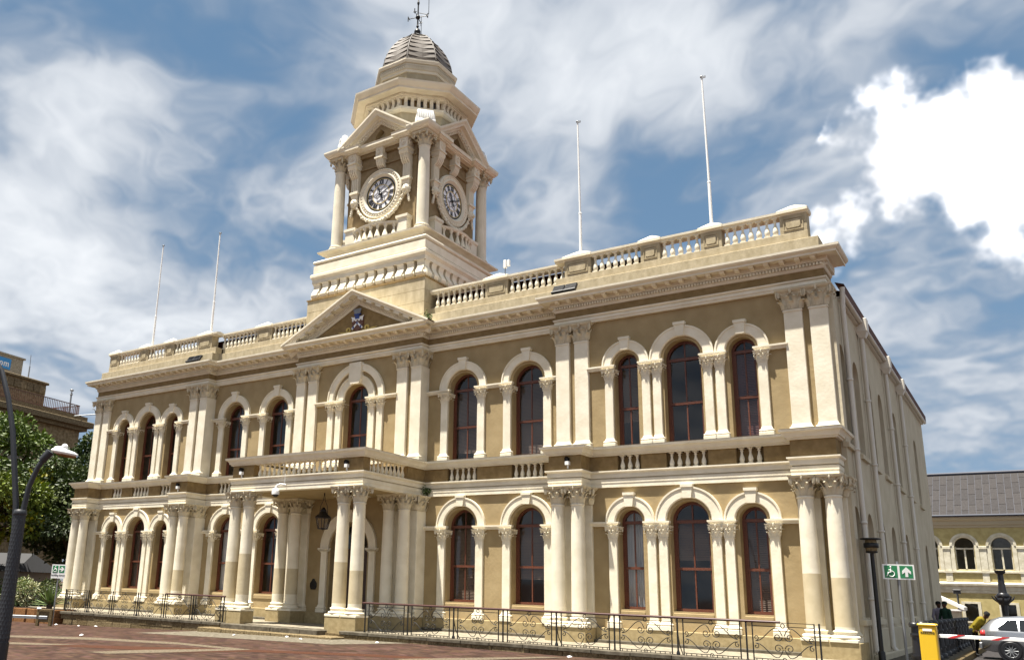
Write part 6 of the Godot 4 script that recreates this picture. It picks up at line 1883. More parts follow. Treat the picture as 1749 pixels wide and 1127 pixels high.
func build_plants() -> void:
	var greens := [Color(0.08, 0.12, 0.014), Color(0.12, 0.16, 0.014), Color(0.20, 0.21, 0.012), Color(0.05, 0.08, 0.014), Color(0.30, 0.28, 0.012)]
	var darks := [Color(0.03, 0.05, 0.014), Color(0.04, 0.06, 0.014), Color(0.055, 0.075, 0.014)]
	tree("large leafy tree with yellow-green tips before the sandstone building", Vector3(-28.5, -0.05, 0.2), 10.6, Vector3(5.6, 4.6, 5.2), 95, 330.0, greens, 31, "trees beside the hall")
	tree("dark green tree close against the tree-side end of the hall", Vector3(-27.0, -0.05, -7.5), 10.2, Vector3(4.6, 4.6, 4.2), 60, 300.0, darks, 57, "trees beside the hall")
	tree("dark tree behind the planters, filling the gap to the hall", Vector3(-24.3, -0.05, -4.0), 7.6, Vector3(3.6, 3.2, 3.2), 45, 300.0, darks, 83, "trees beside the hall")
	# planters
	for q in [[Vector3(-14.0, -0.04, 3.55), "tan block planter box holding the spiky agave", 0.92], [Vector3(-16.2, -0.04, 3.75), "tan block planter box holding the variegated shrub", 1.1]]:
		var p := thing("planter_box", q[1], "planter", q[0], 0.12, "planter boxes")
		var w: float = q[2]
		for row in 2:
			for k in 3:
				var m := MB.new()
				m.box(Vector3(-w + k * w * 0.6667 + 0.006, row * 0.3 + 0.004, -0.6), Vector3(-w + (k + 1) * w * 0.6667 - 0.006, row * 0.3 + 0.296, 0.6), 0.015)
				part(p, "block", m, M.terracotta)
		var e := MB.new()
		e.box(Vector3(-w + 0.08, 0.5, -0.52), Vector3(w - 0.08, 0.62, 0.52))
		part(p, "soil", e, M.bark)
	# agave
	var a := thing("agave_plant", "spiky green agave rosette growing in the planter box", "plant", Vector3(-14.35, 0.58, 3.5))
	rng.seed = 4
	for k in 46:
		var m := MB.new()
		var an := rng.randf() * TAU; var el := rng.randf_range(0.15, 1.45); var L := rng.randf_range(0.7, 1.0)
		var d := Vector3(cos(an) * cos(el), sin(el), sin(an) * cos(el)); var sd := Vector3(-sin(an), 0, cos(an))
		var pr := []
		for i in 5:
			var t := i / 4.0
			var c := Vector3(0, 0.12, 0) + d * L * t + Vector3.DOWN * 0.12 * t * t * cos(el)
			var wd := 0.055 * sin(PI * (0.15 + 0.85 * t)) + 0.002
			pr.append([c - sd * wd, c - d.cross(sd) * 0.015, c + sd * wd])
		for i in 4:
			for s in 2: m.quad(pr[i][s], pr[i][s + 1], pr[i + 1][s + 1], pr[i + 1][s])
		part(a, "leaf", m, M.agave)
	var st := MB.new()
	st.lathe(Vector3.ZERO, [[V(0.12, -0.1), V(0.14, 0.15), V(0, 0.25)]], 8)
	part(a, "stem", st, M.bark)
	# shrub
	var sh := thing("variegated_shrub", "pale variegated leafy shrub growing in the planter box", "shrub", Vector3(-16.6, 0.58, 3.7))
	var cl := []
	for k in 16: cl.append([Vector3(rng.randf_range(-0.65, 0.65), rng.randf_range(0.25, 1.15), rng.randf_range(-0.4, 0.4)), Vector3(0.3, 0.26, 0.3)])
	crown(sh, cl, 620.0, leaf_mesh(0.16, 0.035), [Color(0.25, 0.28, 0.12), Color(0.10, 0.14, 0.04), Color(0.38, 0.38, 0.22), Color(0.14, 0.18, 0.06)], 9)
	st = MB.new()
	for k in 6: st.tube([Vector3(0, -0.05, 0), Vector3(rng.randf_range(-0.4, 0.4), 0.5, rng.randf_range(-0.25, 0.25))], 0.02, 5)
	part(sh, "stems", st, M.bark)
	# clipped hedge in the dark under the trees
	var hd := thing("hedge", "low dark hedge under the trees behind the planters", "hedge", Vector3(-19.5, 0.0, 0.8))
	cl = []
	for k in 40: cl.append([Vector3(rng.randf_range(-4.5, 1.2), rng.randf_range(0.3, 1.5), rng.randf_range(-0.7, 0.7)), Vector3(0.5, 0.4, 0.5)])
	crown(hd, cl, 260.0, leaf_mesh(0.18, 0.05), darks, 12)
	st = MB.new()
	for k in 9: st.tube([Vector3(-4.4 + k * 0.65, -0.1, 0), Vector3(-4.4 + k * 0.65, 0.9, 0.1)], 0.03, 5)
	part(hd, "stems", st, M.bark)

# ---------------------------------------------------------------- neighbouring buildings
func build_neighbours() -> void:
	# --- yellow building across the side street
	var y := thing("yellow_building", "two-storey yellow and white building with arched windows and a grey panelled roof", "building", Vector3(20.24, 0.25, -45.0))
	var wall := mat(lin(0.50, 0.42, 0.20), 0.85, tone(51, 0.02, Color(0.85, 0.84, 0.8), Color(1, 1, 1)), 0.2)
	var trim := mat(lin(0.68, 0.64, 0.52), 0.8, tone(52, 0.02, Color(0.85, 0.84, 0.8), Color(1, 1, 1)), 0.2)
	var grey := mat(lin(0.06, 0.055, 0.054), 0.7, tone(53, 0.03, Color(0.8, 0.8, 0.8), Color(1, 1, 1)), 0.4)
	var dk := mat(lin(0.035, 0.04, 0.06), 0.6)
	var up := []; var lo := []
	for k in range(-5, 6): up.append([k * 2.14, 0.57, 4.30, 5.92])
	var m := MB.new()
	arched_wall(m, -12.0, 12.0, 3.4, 8.0, 0.0, 0.35, up)
	m.box(Vector3(-12.0, 0.0, -8.0), Vector3(-11.8, 8.0, 0.0)); m.box(Vector3(11.8, 0, -8), Vector3(12, 8, 0)); m.box(Vector3(-12, 0, -8.2), Vector3(12, 8, -8.0))
	m.box(Vector3(-11.8, 3.2, -8.0), Vector3(11.8, 3.4, -0.36))
	var x := -12.0
	for k in range(-5, 6):   # ground floor wall round the square windows
		var c := k * 2.14 + 0.0
		m.quad(Vector3(x, 0, 0), Vector3(c - 0.38, 0, 0), Vector3(c - 0.38, 3.4, 0), Vector3(x, 3.4, 0))
		m.quad(Vector3(c - 0.38, 2.06, 0), Vector3(c + 0.38, 2.06, 0), Vector3(c + 0.38, 3.4, 0), Vector3(c - 0.38, 3.4, 0))
		m.quad(Vector3(c - 0.38, 0, 0), Vector3(c + 0.38, 0, 0), Vector3(c + 0.38, 0.9, 0), Vector3(c - 0.38, 0.9, 0))
		x = c + 0.38
	m.quad(Vector3(x, 0, 0), Vector3(12, 0, 0), Vector3(12, 3.4, 0), Vector3(x, 3.4, 0))
	part(y, "wall", m, wall)
	var rg := MB.new()
	rg.lathe(Vector3(0, 5.92, 0), [[V(0.87, -0.02), V(0.87, 0.08)], [V(0.87, 0.08), V(0.72, 0.08)], [V(0.72, 0.08), V(0.70, 0.04)], [V(0.70, 0.04), V(0.62, 0.04)], [V(0.62, 0.04), V(0.57, 0.0)]], 20, PI, TAU, UPRIGHT)
	var rgm := rg.done()
	var gl := MB.new()
	gl.quad(Vector3(-0.57, 4.3, -0.2), Vector3(0.57, 4.3, -0.2), Vector3(0.57, 5.92, -0.2), Vector3(-0.57, 5.92, -0.2))
	gl.lathe(Vector3(0, 5.92, -0.2), [[V(0, 0), V(0.57, 0)]], 14, PI, TAU, UPRIGHT)
	var glm := gl.done()
	var fr := MB.new()
	fr.box(Vector3(-0.57, 5.70, -0.22), Vector3(0.57, 5.80, -0.14)); fr.box(Vector3(-0.05, 4.3, -0.22), Vector3(0.05, 5.70, -0.15))
	for s in [-1, 1]: fr.box(Vector3(s * 0.57 - (0.06 if s > 0 else 0.0), 4.3, -0.22), Vector3(s * 0.57 + (0.06 if s < 0 else 0.0), 5.9, -0.15))
	fr.box(Vector3(-0.51, 4.3, -0.22), Vector3(0.51, 4.36, -0.15))
	var frm := fr.done()
	var pier := MB.new()
	pier.box(Vector3(-0.2, 3.5, 0.0), Vector3(0.2, 5.72, 0.07), 0.01); pier.box(Vector3(-0.24, 5.72, 0.0), Vector3(0.24, 5.92, 0.12), 0.02); pier.box(Vector3(-0.25, 4.1, 0.0), Vector3(0.25, 4.25, 0.12))
	var pim := pier.done()
	var jb := MB.new()
	jb.box(Vector3(0.60, 4.25, 0.0), Vector3(0.85, 5.92, 0.045), 0.01)
	var jbm := jb.done()
	var gw := MB.new()
	gw.quad(Vector3(-0.38, 0.9, -0.12), Vector3(0.38, 0.9, -0.12), Vector3(0.38, 2.06, -0.12), Vector3(-0.38, 2.06, -0.12))
	var gwm := gw.done()
	var gs := MB.new()
	for q in [[-0.56, -0.38, 0.8, 2.2], [0.38, 0.56, 0.8, 2.2], [-0.38, 0.38, 2.06, 2.2], [-0.38, 0.38, 0.8, 0.9]]: gs.box(Vector3(q[0], q[2], -0.13), Vector3(q[1], q[3], 0.05))
	var gsm := gs.done()
	for k in range(-5, 6):
		var at := Vector3(k * 2.14, 0, 0)
		var w := part(y, "window", frm, trim, at)
		part(w, "pane", glm, M.glass); part(w, "arch_ring", rgm, trim); part(w, "jamb", jbm, trim); part(w, "jamb", jbm, trim, Vector3(-1.45, 0, 0))
		part(y, "pier", pim, trim, at + Vector3(1.07, 0, 0))
		var w2 := part(y, "lower_window", gsm, trim, at)
		part(w2, "pane", gwm, M.glass)
	m = MB.new()
	m.sweep([V(-12, -8), V(-12, 0), V(12, 0), V(12, -8)], [[V(0, 2.75), V(0.04, 2.78)], [V(0.04, 2.78), V(0.04, 2.95)], [V(0.04, 2.95), V(0.08, 2.97)], [V(0.08, 2.97), V(0.08, 3.2)], [V(0.08, 3.2), V(0.2, 3.25)], [V(0.2, 3.25), V(0.22, 3.38)], [V(0.22, 3.38), V(0.0, 3.5)]])
	part(y, "string_course", m, trim)
	m = MB.new()
	m.sweep([V(-12, -8), V(-12, 0), V(12, 0), V(12, -8)], [[V(0, 4.1), V(0.1, 4.12)], [V(0.1, 4.12), V(0.1, 4.22)], [V(0.1, 4.22), V(0, 4.25)]])
	part(y, "sill_course", m, trim)
	m = MB.new()
	m.sweep([V(-12, -8), V(-12, 0), V(12, 0), V(12, -8)], [[V(0, 7.15), V(0.06, 7.18)], [V(0.06, 7.18), V(0.06, 7.32)], [V(0.06, 7.32), V(0.15, 7.36)], [V(0.15, 7.36), V(0.16, 7.6)], [V(0.16, 7.6), V(0.25, 7.65), V(0.32, 7.75)], [V(0.32, 7.75), V(0.34, 7.9)], [V(0.34, 7.9), V(0.0, 7.95)]])
	part(y, "cornice", m, mat(lin(0.42, 0.36, 0.25), 0.85))
	m = MB.new()
	m.tube([Vector3(-12.5, 7.97, 0.42), Vector3(12.5, 7.97, 0.42)], 0.085, 8)
	m.tube([Vector3(-10.5, 11.45, -4.0), Vector3(10.5, 11.45, -4.0)], 0.12, 8)
	part(y, "gutter", m, dk)
	# roof of lapped panels
	m = MB.new()
	m.quad(Vector3(-12.4, 7.93, 0.4), Vector3(12.4, 7.93, 0.4), Vector3(12.4, 11.38, -4.0), Vector3(-12.4, 11.38, -4.0))
	m.quad(Vector3(12.4, 7.93, -8.4), Vector3(-12.4, 7.93, -8.4), Vector3(-12.4, 11.38, -4.0), Vector3(12.4, 11.38, -4.0))
	for s in [-1, 1]: m.tri(Vector3(s * 12.4, 7.93, 0.4), Vector3(s * 12.4, 7.93, -8.4), Vector3(s * 12.4, 11.38, -4))
	var rf := part(y, "roof", m, dk)
	var sl := Vector3(0, 3.45, -4.4); var ln := sl.length(); sl = sl.normalized()
	var nrm := Vector3(0, 4.4, 3.45).normalized()
	var tile := MB.new()
	var tw := 0.44; var th := ln / 4.0
	var half := MB.new()
	for hq in 2:
		if hq == 1: th *= 0.5
		var a := nrm * 0.03; var b := nrm * 0.012
		var keep := tile
		if hq == 1: tile = half
		tile.quad(Vector3(0.012, 0, 0) + a, Vector3(tw - 0.012, 0, 0) + a, Vector3(tw - 0.012, 0, 0) + sl * th + b, Vector3(0.012, 0, 0) + sl * th + b)
		tile.quad(Vector3(0.012, 0, 0), Vector3(tw - 0.012, 0, 0), Vector3(tw - 0.012, 0, 0) + a, Vector3(0.012, 0, 0) + a)
		for xx in [0.012, tw - 0.012]: tile.quad(Vector3(xx, 0, 0), Vector3(xx, 0, 0) + a, Vector3(xx, 0, 0) + sl * th + b, Vector3(xx, 0, 0) + sl * th)
		tile = keep
	th *= 2.0
	var tm := tile.done(); var hm := half.done()
	var grey2 := mat(lin(0.054, 0.05, 0.05), 0.7, tone(53, 0.03, Color(0.8, 0.8, 0.8), Color(1, 1, 1)), 0.4)
	for i in range(0, 38):
		for j in 5:
			var off := (j - (0.5 if i % 2 else 0.0)) * th
			if off > ln - 0.02: continue
			if off < -0.01 or off + th > ln + 0.01:   # half panels close the course at eaves and ridge
				part(rf, "roof_panel", hm, grey if (i * 7 + j * 3) % 5 < 3 else grey2, Vector3(-6.0 + i * tw, 7.93, 0.4) + sl * maxf(off, 0.0))
				continue
			part(rf, "roof_panel", tm, grey if (i * 7 + j * 3) % 5 < 3 else grey2, Vector3(-6.0 + i * tw, 7.93, 0.4) + sl * off)
	# --- white lean-to beyond the bollards
	var g := thing("glass_lean_to", "low white-framed lean-to with a sloping roof before the yellow building", "lean-to", Vector3(16.9, 0.3, -38.0))
	m = MB.new()
	m.box(Vector3(-2.5, 0, -2.5), Vector3(0.9, 1.5, 0.0))
	part(g, "wall", m, trim)
	m = MB.new()
	m.plate(PackedVector2Array([V(-0.4, 2.55), V(-0.4, 2.35), V(1.2, 1.55), V(1.2, 1.75)]), -2.6, 0.15)
	m.box(Vector3(-2.5, 1.5, -2.6), Vector3(1.1, 1.62, 0.12))
	part(g, "roof_frame", m, M.white)
	# --- ornate black lamp standard and a small lamp
	var ls := thing("ornate_lamp_standard", "tall ornate black cast iron lamp standard before the yellow building", "lamp standard", Vector3(20.45, 0.25, -29.4))
	m = MB.new()
	m.lathe(Vector3.ZERO, [[V(0.32, 0), V(0.3, 0.4)], [V(0.2, 0.4), V(0.14, 1.2), V(0.16, 1.95)], [V(0.2, 1.95), V(0.36, 2.2), V(0.28, 2.32)], [V(0.28, 2.32), V(0.34, 2.42), V(0.22, 2.56)], [V(0.2, 2.56), V(0.14, 3.2), V(0.13, 3.5)], [V(0.13, 3.5), V(0.25, 3.62), V(0.24, 3.72)]], 10)
	part(ls, "post", m, M.black)
	m = MB.new()
	for k in 8:
		var a := TAU * k / 8
		m.tube([Vector3(cos(a) * 0.2, 2.05, sin(a) * 0.2), Vector3(cos(a) * 0.42, 2.25, sin(a) * 0.42), Vector3(cos(a) * 0.5, 2.4, sin(a) * 0.5)], [0.04, 0.05, 0.02], 5)
	part(ls, "leaf_collar", m, M.black)
	ls = thing("small_lamp_post", "short black lamp post with a square head before the yellow building", "lamp post", Vector3(17.75, 0.25, -39.2))
	m = MB.new()
	m.tube([Vector3.ZERO, Vector3(0, 2.6, 0)], 0.06, 7)
	part(ls, "pole", m, M.black)
	m = MB.new()
	m.box(Vector3(-0.2, 2.6, -0.2), Vector3(0.2, 2.8, 0.2), 0.03); m.box(Vector3(-0.24, 2.8, -0.24), Vector3(0.24, 2.86, 0.24), 0.02)
	part(ls, "lamp_head", m, M.black)
	# --- sandstone block beyond the tree
	var yaw := 0.6296
	var F := Vector3(-sin(yaw), 0, -cos(yaw)); var R := Vector3(cos(yaw), 0, -sin(yaw))
	var at := Vector3(CAM.x, 0, CAM.z) + F * 68.0 + R * -26.6
	var b := thing("sandstone_building", "brown sandstone office block with roof railing and a blue rooftop sign", "building", at, 0.18)
	var sand := mat(lin(0.36, 0.285, 0.175), 0.9, tone(61, 0.025, Color(0.6, 0.58, 0.55), Color(1, 1, 1), 5), 0.25)
	var sand2 := mat(lin(0.27, 0.215, 0.135), 0.9, tone(62, 0.03, Color(0.55, 0.53, 0.5), Color(1, 1, 1), 5), 0.4)
	m = MB.new()
	m.box(Vector3(-16, 0, 0.0), Vector3(0, 13.4, 30.0))
	part(b, "wall", m, sand)
	m = MB.new()
	m.box(Vector3(-16, 13.4, -0.4), Vector3(0.4, 13.7, 30)); m.box(Vector3(-16, 13.7, -0.75), Vector3(0.75, 14.15, 30), 0.04); m.box(Vector3(-16, 14.15, -0.35), Vector3(0.35, 14.56, 30))
	part(b, "cornice", m, sand2)
	for k in 8:
		m = MB.new()
		m.box(Vector3(0.0, 9.8, 2.0 + k * 3.2), Vector3(0.06, 12.3, 3.6 + k * 3.2))
		var w := part(b, "window", m, sand2)
		m = MB.new()
		m.quad(Vector3(0.065, 10.0, 3.4 + k * 3.2), Vector3(0.065, 10.0, 2.2 + k * 3.2), Vector3(0.065, 12.1, 2.2 + k * 3.2), Vector3(0.065, 12.1, 3.4 + k * 3.2))
		part(w, "pane", m, M.glass)
	m = MB.new()
	m.box(Vector3(-9, 14.5, 3.0), Vector3(-1.0, 16.6, 30))
	part(b, "attic_wall", m, sand)
	rng.seed = 3
	for k in 22:   # rough stones along the attic top
		m = MB.new()
		m.box(Vector3(-1.02, 15.85, 3.0 + k * 0.6 + 0.012), Vector3(-0.93 + rng.randf_range(-0.04, 0.04), 16.4, 3.588 + k * 0.6), 0.03)
		part(b, "attic_stone", m, sand2 if k % 3 else sand)
	m = MB.new()
	m.box(Vector3(-9.2, 16.6, 2.85), Vector3(-0.8, 16.78, 30), 0.05)
	part(b, "attic_coping", m, sand2)
	m = MB.new()
	m.box(Vector3(-8.0, 16.7, 3.0), Vector3(-4.0, 18.9, 16)); m.box(Vector3(-8.2, 18.9, 2.85), Vector3(-3.9, 19.03, 16.2))
	part(b, "rooftop_plant_room", m, mat(lin(0.50, 0.46, 0.36), 0.9, tone(63, 0.03, Color(0.6, 0.58, 0.55), Color(1, 1, 1), 5), 0.4))
	m = MB.new()
	m.box(Vector3(-4.0, 17.79, 4.15), Vector3(-3.95, 18.66, 9.0))
	var sg := part(b, "rooftop_sign", m, mat(lin(0.03, 0.24, 0.55), 0.5))
	part(sg, "lettering", text_mesh("om", 0.44), M.white, Vector3(-3.94, 18.2, 4.76), Basis(Vector3.UP, PI / 2))
	m = MB.new()   # railing on the parapet
	var z := 0.25
	while z < 20.0:
		m.box(Vector3(-0.12, 14.56, z - 0.016), Vector3(-0.09, 15.45, z + 0.016)); z += 0.17
	for q in [14.7, 15.45]: m.box(Vector3(-0.13, q - 0.03, 0.2), Vector3(-0.08, q + 0.03, 20))
	var xx := -6.0
	while xx < -0.1:
		m.box(Vector3(xx - 0.016, 14.56, 0.2), Vector3(xx + 0.016, 15.45, 0.24)); xx += 0.17
	m.box(Vector3(-6, 15.42, 0.19), Vector3(-0.1, 15.48, 0.25))
	part(b, "roof_railing", m, M.redbrown)
	m = MB.new()
	m.tube([Vector3(-0.9, 14.5, 0.5), Vector3(-0.9, 16.6, 0.5)], 0.07, 6); m.ball(Vector3(-0.9, 16.75, 0.5), Vector3(0.16, 0.1, 0.16), 8, 5); m.ball(Vector3(-0.9, 16.4, 0.5), Vector3(0.12, 0.08, 0.12), 8, 5)
	m.tube([Vector3(0.2, 14.4, 1.2), Vector3(1.4, 14.75, -0.1)], 0.045, 6); m.ball(Vector3(1.5, 14.72, -0.2), Vector3(0.18, 0.09, 0.18), 8, 5)
	part(b, "camera_mast", m, M.grey)
	m = MB.new()
	m.tube([Vector3(-1.4, 16.7, 4.45), Vector3(-1.4, 17.8, 4.45)], 0.05, 6); m.tube([Vector3(-1.4, 17.8, 4.45), Vector3(-1.4, 18.7, 4.5)], 0.025, 5)
	part(b, "aerial", m, M.grey)
	# --- low grey-roofed house under the tree
	var h := thing("low_house", "low pale house with a grey roof glimpsed under the trees", "house", Vector3(-34.5, -0.05, -5.2), 0.4)
	m = MB.new()
	m.box(Vector3(-2.6, 0, -2), Vector3(2.6, 2.4, 2))
	part(h, "wall", m, mat(lin(0.3, 0.27, 0.22), 0.9))
	m = MB.new()
	m.quad(Vector3(-3, 2.3, 2.4), Vector3(3, 2.3, 2.4), Vector3(2.4, 3.5, 0), Vector3(-2.4, 3.5, 0)); m.quad(Vector3(3, 2.3, -2.4), Vector3(-3, 2.3, -2.4), Vector3(-2.4, 3.5, 0), Vector3(2.4, 3.5, 0))
	m.tri(Vector3(3, 2.3, 2.4), Vector3(3, 2.3, -2.4), Vector3(2.4, 3.5, 0)); m.tri(Vector3(-3, 2.3, -2.4), Vector3(-3, 2.3, 2.4), Vector3(-2.4, 3.5, 0))
	part(h, "roof", m, mat(lin(0.07, 0.07, 0.072), 0.8))
	m = MB.new()
	m.box(Vector3(0.5, 0.9, 2.0), Vector3(1.5, 1.9, 2.03))
	part(h, "window", m, M.black)

# ---------------------------------------------------------------- car
func build_car() -> void:
	var paint := mat(lin(0.33, 0.34, 0.36), 0.25, null, 1.0, null, 0.75)
	paint.clearcoat_enabled = true; paint.clearcoat = 0.8; paint.clearcoat_roughness = 0.1
	var c := thing("silver_car", "silver hatchback parked beyond the barrier boom", "car", Vector3(20.2, 0.255, -11.4))
	# stations from the tail (x = 0) to the nose: [x, sill, belt, roof, half width, roof half width]
	var S := [[0.0, 0.45, 0.92, 0.98, 0.70, 0.60], [0.06, 0.32, 0.95, 1.06, 0.80, 0.62], [0.35, 0.26, 0.97, 1.33, 0.85, 0.60], [0.62, 0.25, 0.98, 1.43, 0.87, 0.60], [1.2, 0.24, 0.97, 1.48, 0.88, 0.61], [1.9, 0.23, 0.95, 1.48, 0.88, 0.62], [2.5, 0.23, 0.93, 1.40, 0.88, 0.61], [3.05, 0.24, 0.92, 1.06, 0.88, 0.66], [3.3, 0.25, 0.86, 0.95, 0.87, 0.68], [3.9, 0.28, 0.74, 0.80, 0.84, 0.66], [4.15, 0.36, 0.62, 0.66, 0.74, 0.6], [4.22, 0.42, 0.55, 0.58, 0.62, 0.5]]
	var ring := func(s: Array) -> Array:
		var o := []
		for p in [[s[1], s[4] * 0.86], [s[1] + 0.08, s[4] * 0.97], [lerpf(s[1], s[2], 0.55), s[4]], [s[2] - 0.05, s[4] * 0.985], [s[2], s[4] * 0.95], [lerpf(s[2], s[3], 0.85), s[5] + 0.04], [s[3] - 0.01, s[5] - 0.06], [s[3] + 0.01, 0.0]]: o.append(Vector3(s[0], p[0], p[1]))
		return o
	var m := MB.new()
	for i in S.size() - 1:
		var a: Array = ring.call(S[i]); var b: Array = ring.call(S[i + 1])
		for k in a.size() - 1:
			m.quad(a[k], b[k], b[k + 1], a[k + 1], 5)
			var mi := func(v: Vector3) -> Vector3: return Vector3(v.x, v.y, -v.z)
			m.quad(mi.call(b[k]), mi.call(a[k]), mi.call(a[k + 1]), mi.call(b[k + 1]), 6)
		m.quad(Vector3(a[0].x, a[0].y, -a[0].z), Vector3(b[0].x, b[0].y, -b[0].z), b[0], a[0])
	for e in [0, S.size() - 1]:
		var a: Array = ring.call(S[e])
		for k in a.size() - 1: m.quad(a[k], a[k + 1], Vector3(a[k + 1].x, a[k + 1].y, -a[k + 1].z), Vector3(a[k].x, a[k].y, -a[k].z))
	part(c, "body", m, paint)
	var dk := mat(lin(0.015, 0.017, 0.02), 0.08)
	for s in [-1.0, 1.0]:
		for q in [[[0.52, 1.05], [0.62, 1.02], [1.12, 1.01], [1.12, 1.36], [0.86, 1.35]], [[1.18, 1.01], [1.98, 0.99], [1.98, 1.39], [1.18, 1.37]], [[2.04, 0.99], [2.92, 0.97], [2.55, 1.31], [2.04, 1.39]]]:
			m = MB.new()
			var pts := []
			for p in q:
				var t := clampf((p[1] - 0.97) / 0.45, 0.0, 1.0)
				pts.append(Vector3(p[0], p[1], s * (lerpf(0.845, 0.665, t) + 0.012)))
			for k in range(1, pts.size() - 1): m.tri(pts[0], pts[k], pts[k + 1])
			part(c, "side_window", m, dk)
		for x in [0.86, 3.42]:
			var w := MB.new()
			w.lathe(Vector3.ZERO, [[V(0.20, -0.10), V(0.29, -0.10)], [V(0.29, -0.10), V(0.325, -0.07), V(0.325, 0.07), V(0.29, 0.10)], [V(0.29, 0.10), V(0.21, 0.10)], [V(0.21, 0.10), V(0.20, -0.10)]], 24, 0, TAU, UPRIGHT)
			var wl := part(c, "wheel", w, M.black, Vector3(x, 0.325, s * 0.80), Basis.IDENTITY if s > 0 else Basis(Vector3.UP, PI))
			w = MB.new()
			w.lathe(Vector3.ZERO, [[V(0.21, 0.09), V(0.19, 0.06), V(0.19, -0.05)], [V(0.06, 0.07), V(0.0, 0.075)]], 24, 0, TAU, UPRIGHT)
			for k in 10:
				var a := TAU * k / 10
				w.tube([Vector3(cos(a) * 0.04, sin(a) * 0.04, 0.06), Vector3(cos(a) * 0.2, sin(a) * 0.2, 0.075)], [0.022, 0.016], 5)
			part(wl, "rim", w, M.grey)
			w = MB.new()
			w.lathe(Vector3(x, 0.325, s * 0.86), [[V(0.33, 0.028 * s), V(0.385, 0.028 * s)], [V(0.0, 0.004 * s), V(0.36, 0.022 * s)]], 24, 0, TAU, UPRIGHT)
			part(c, "wheel_arch", w, M.black)
		m = MB.new()
		m.ball(Vector3(0.1, 0.86, s * 0.74), Vector3(0.1, 0.13, 0.1), 10, 6)
		part(c, "tail_light", m, M.red)
		m = MB.new()
		m.ball(Vector3(4.02, 0.64, s * 0.66), Vector3(0.14, 0.08, 0.13), 10, 6)
		part(c, "headlight", m, M.white)
		m = MB.new()
		m.ball(Vector3(2.75, 1.0, s * 0.97), Vector3(0.08, 0.07, 0.09), 8, 6)
		part(c, "mirror", m, paint)
		for x in [1.3, 2.25]:
			m = MB.new()
			m.box(Vector3(x, 0.84, s * 0.87 - 0.015), Vector3(x + 0.16, 0.875, s * 0.87 + 0.03), 0.01)
			part(c, "door_handle", m, paint)
	m = MB.new()
	m.quad(Vector3(0.07, 1.02, -0.56), Vector3(0.07, 1.02, 0.56), Vector3(0.35, 1.335, 0.5), Vector3(0.35, 1.335, -0.5))
	part(c, "rear_window", m, dk, Vector3(-0.02, 0.01, 0))
	m = MB.new()
	m.quad(Vector3(3.02, 1.07, 0.62), Vector3(3.02, 1.07, -0.62), Vector3(2.56, 1.385, -0.56), Vector3(2.56, 1.385, 0.56))
	part(c, "windscreen", m, dk, Vector3(0.02, 0.015, 0))
	m = MB.new()
	m.box(Vector3(-0.06, 0.36, -0.74), Vector3(0.04, 0.56, 0.74), 0.02)
	part(c, "bumper", m, paint)
	m = MB.new()
	m.box(Vector3(-0.07, 0.62, -0.26), Vector3(-0.005, 0.73, 0.26))
	part(c, "number_plate", m, M.yellow)

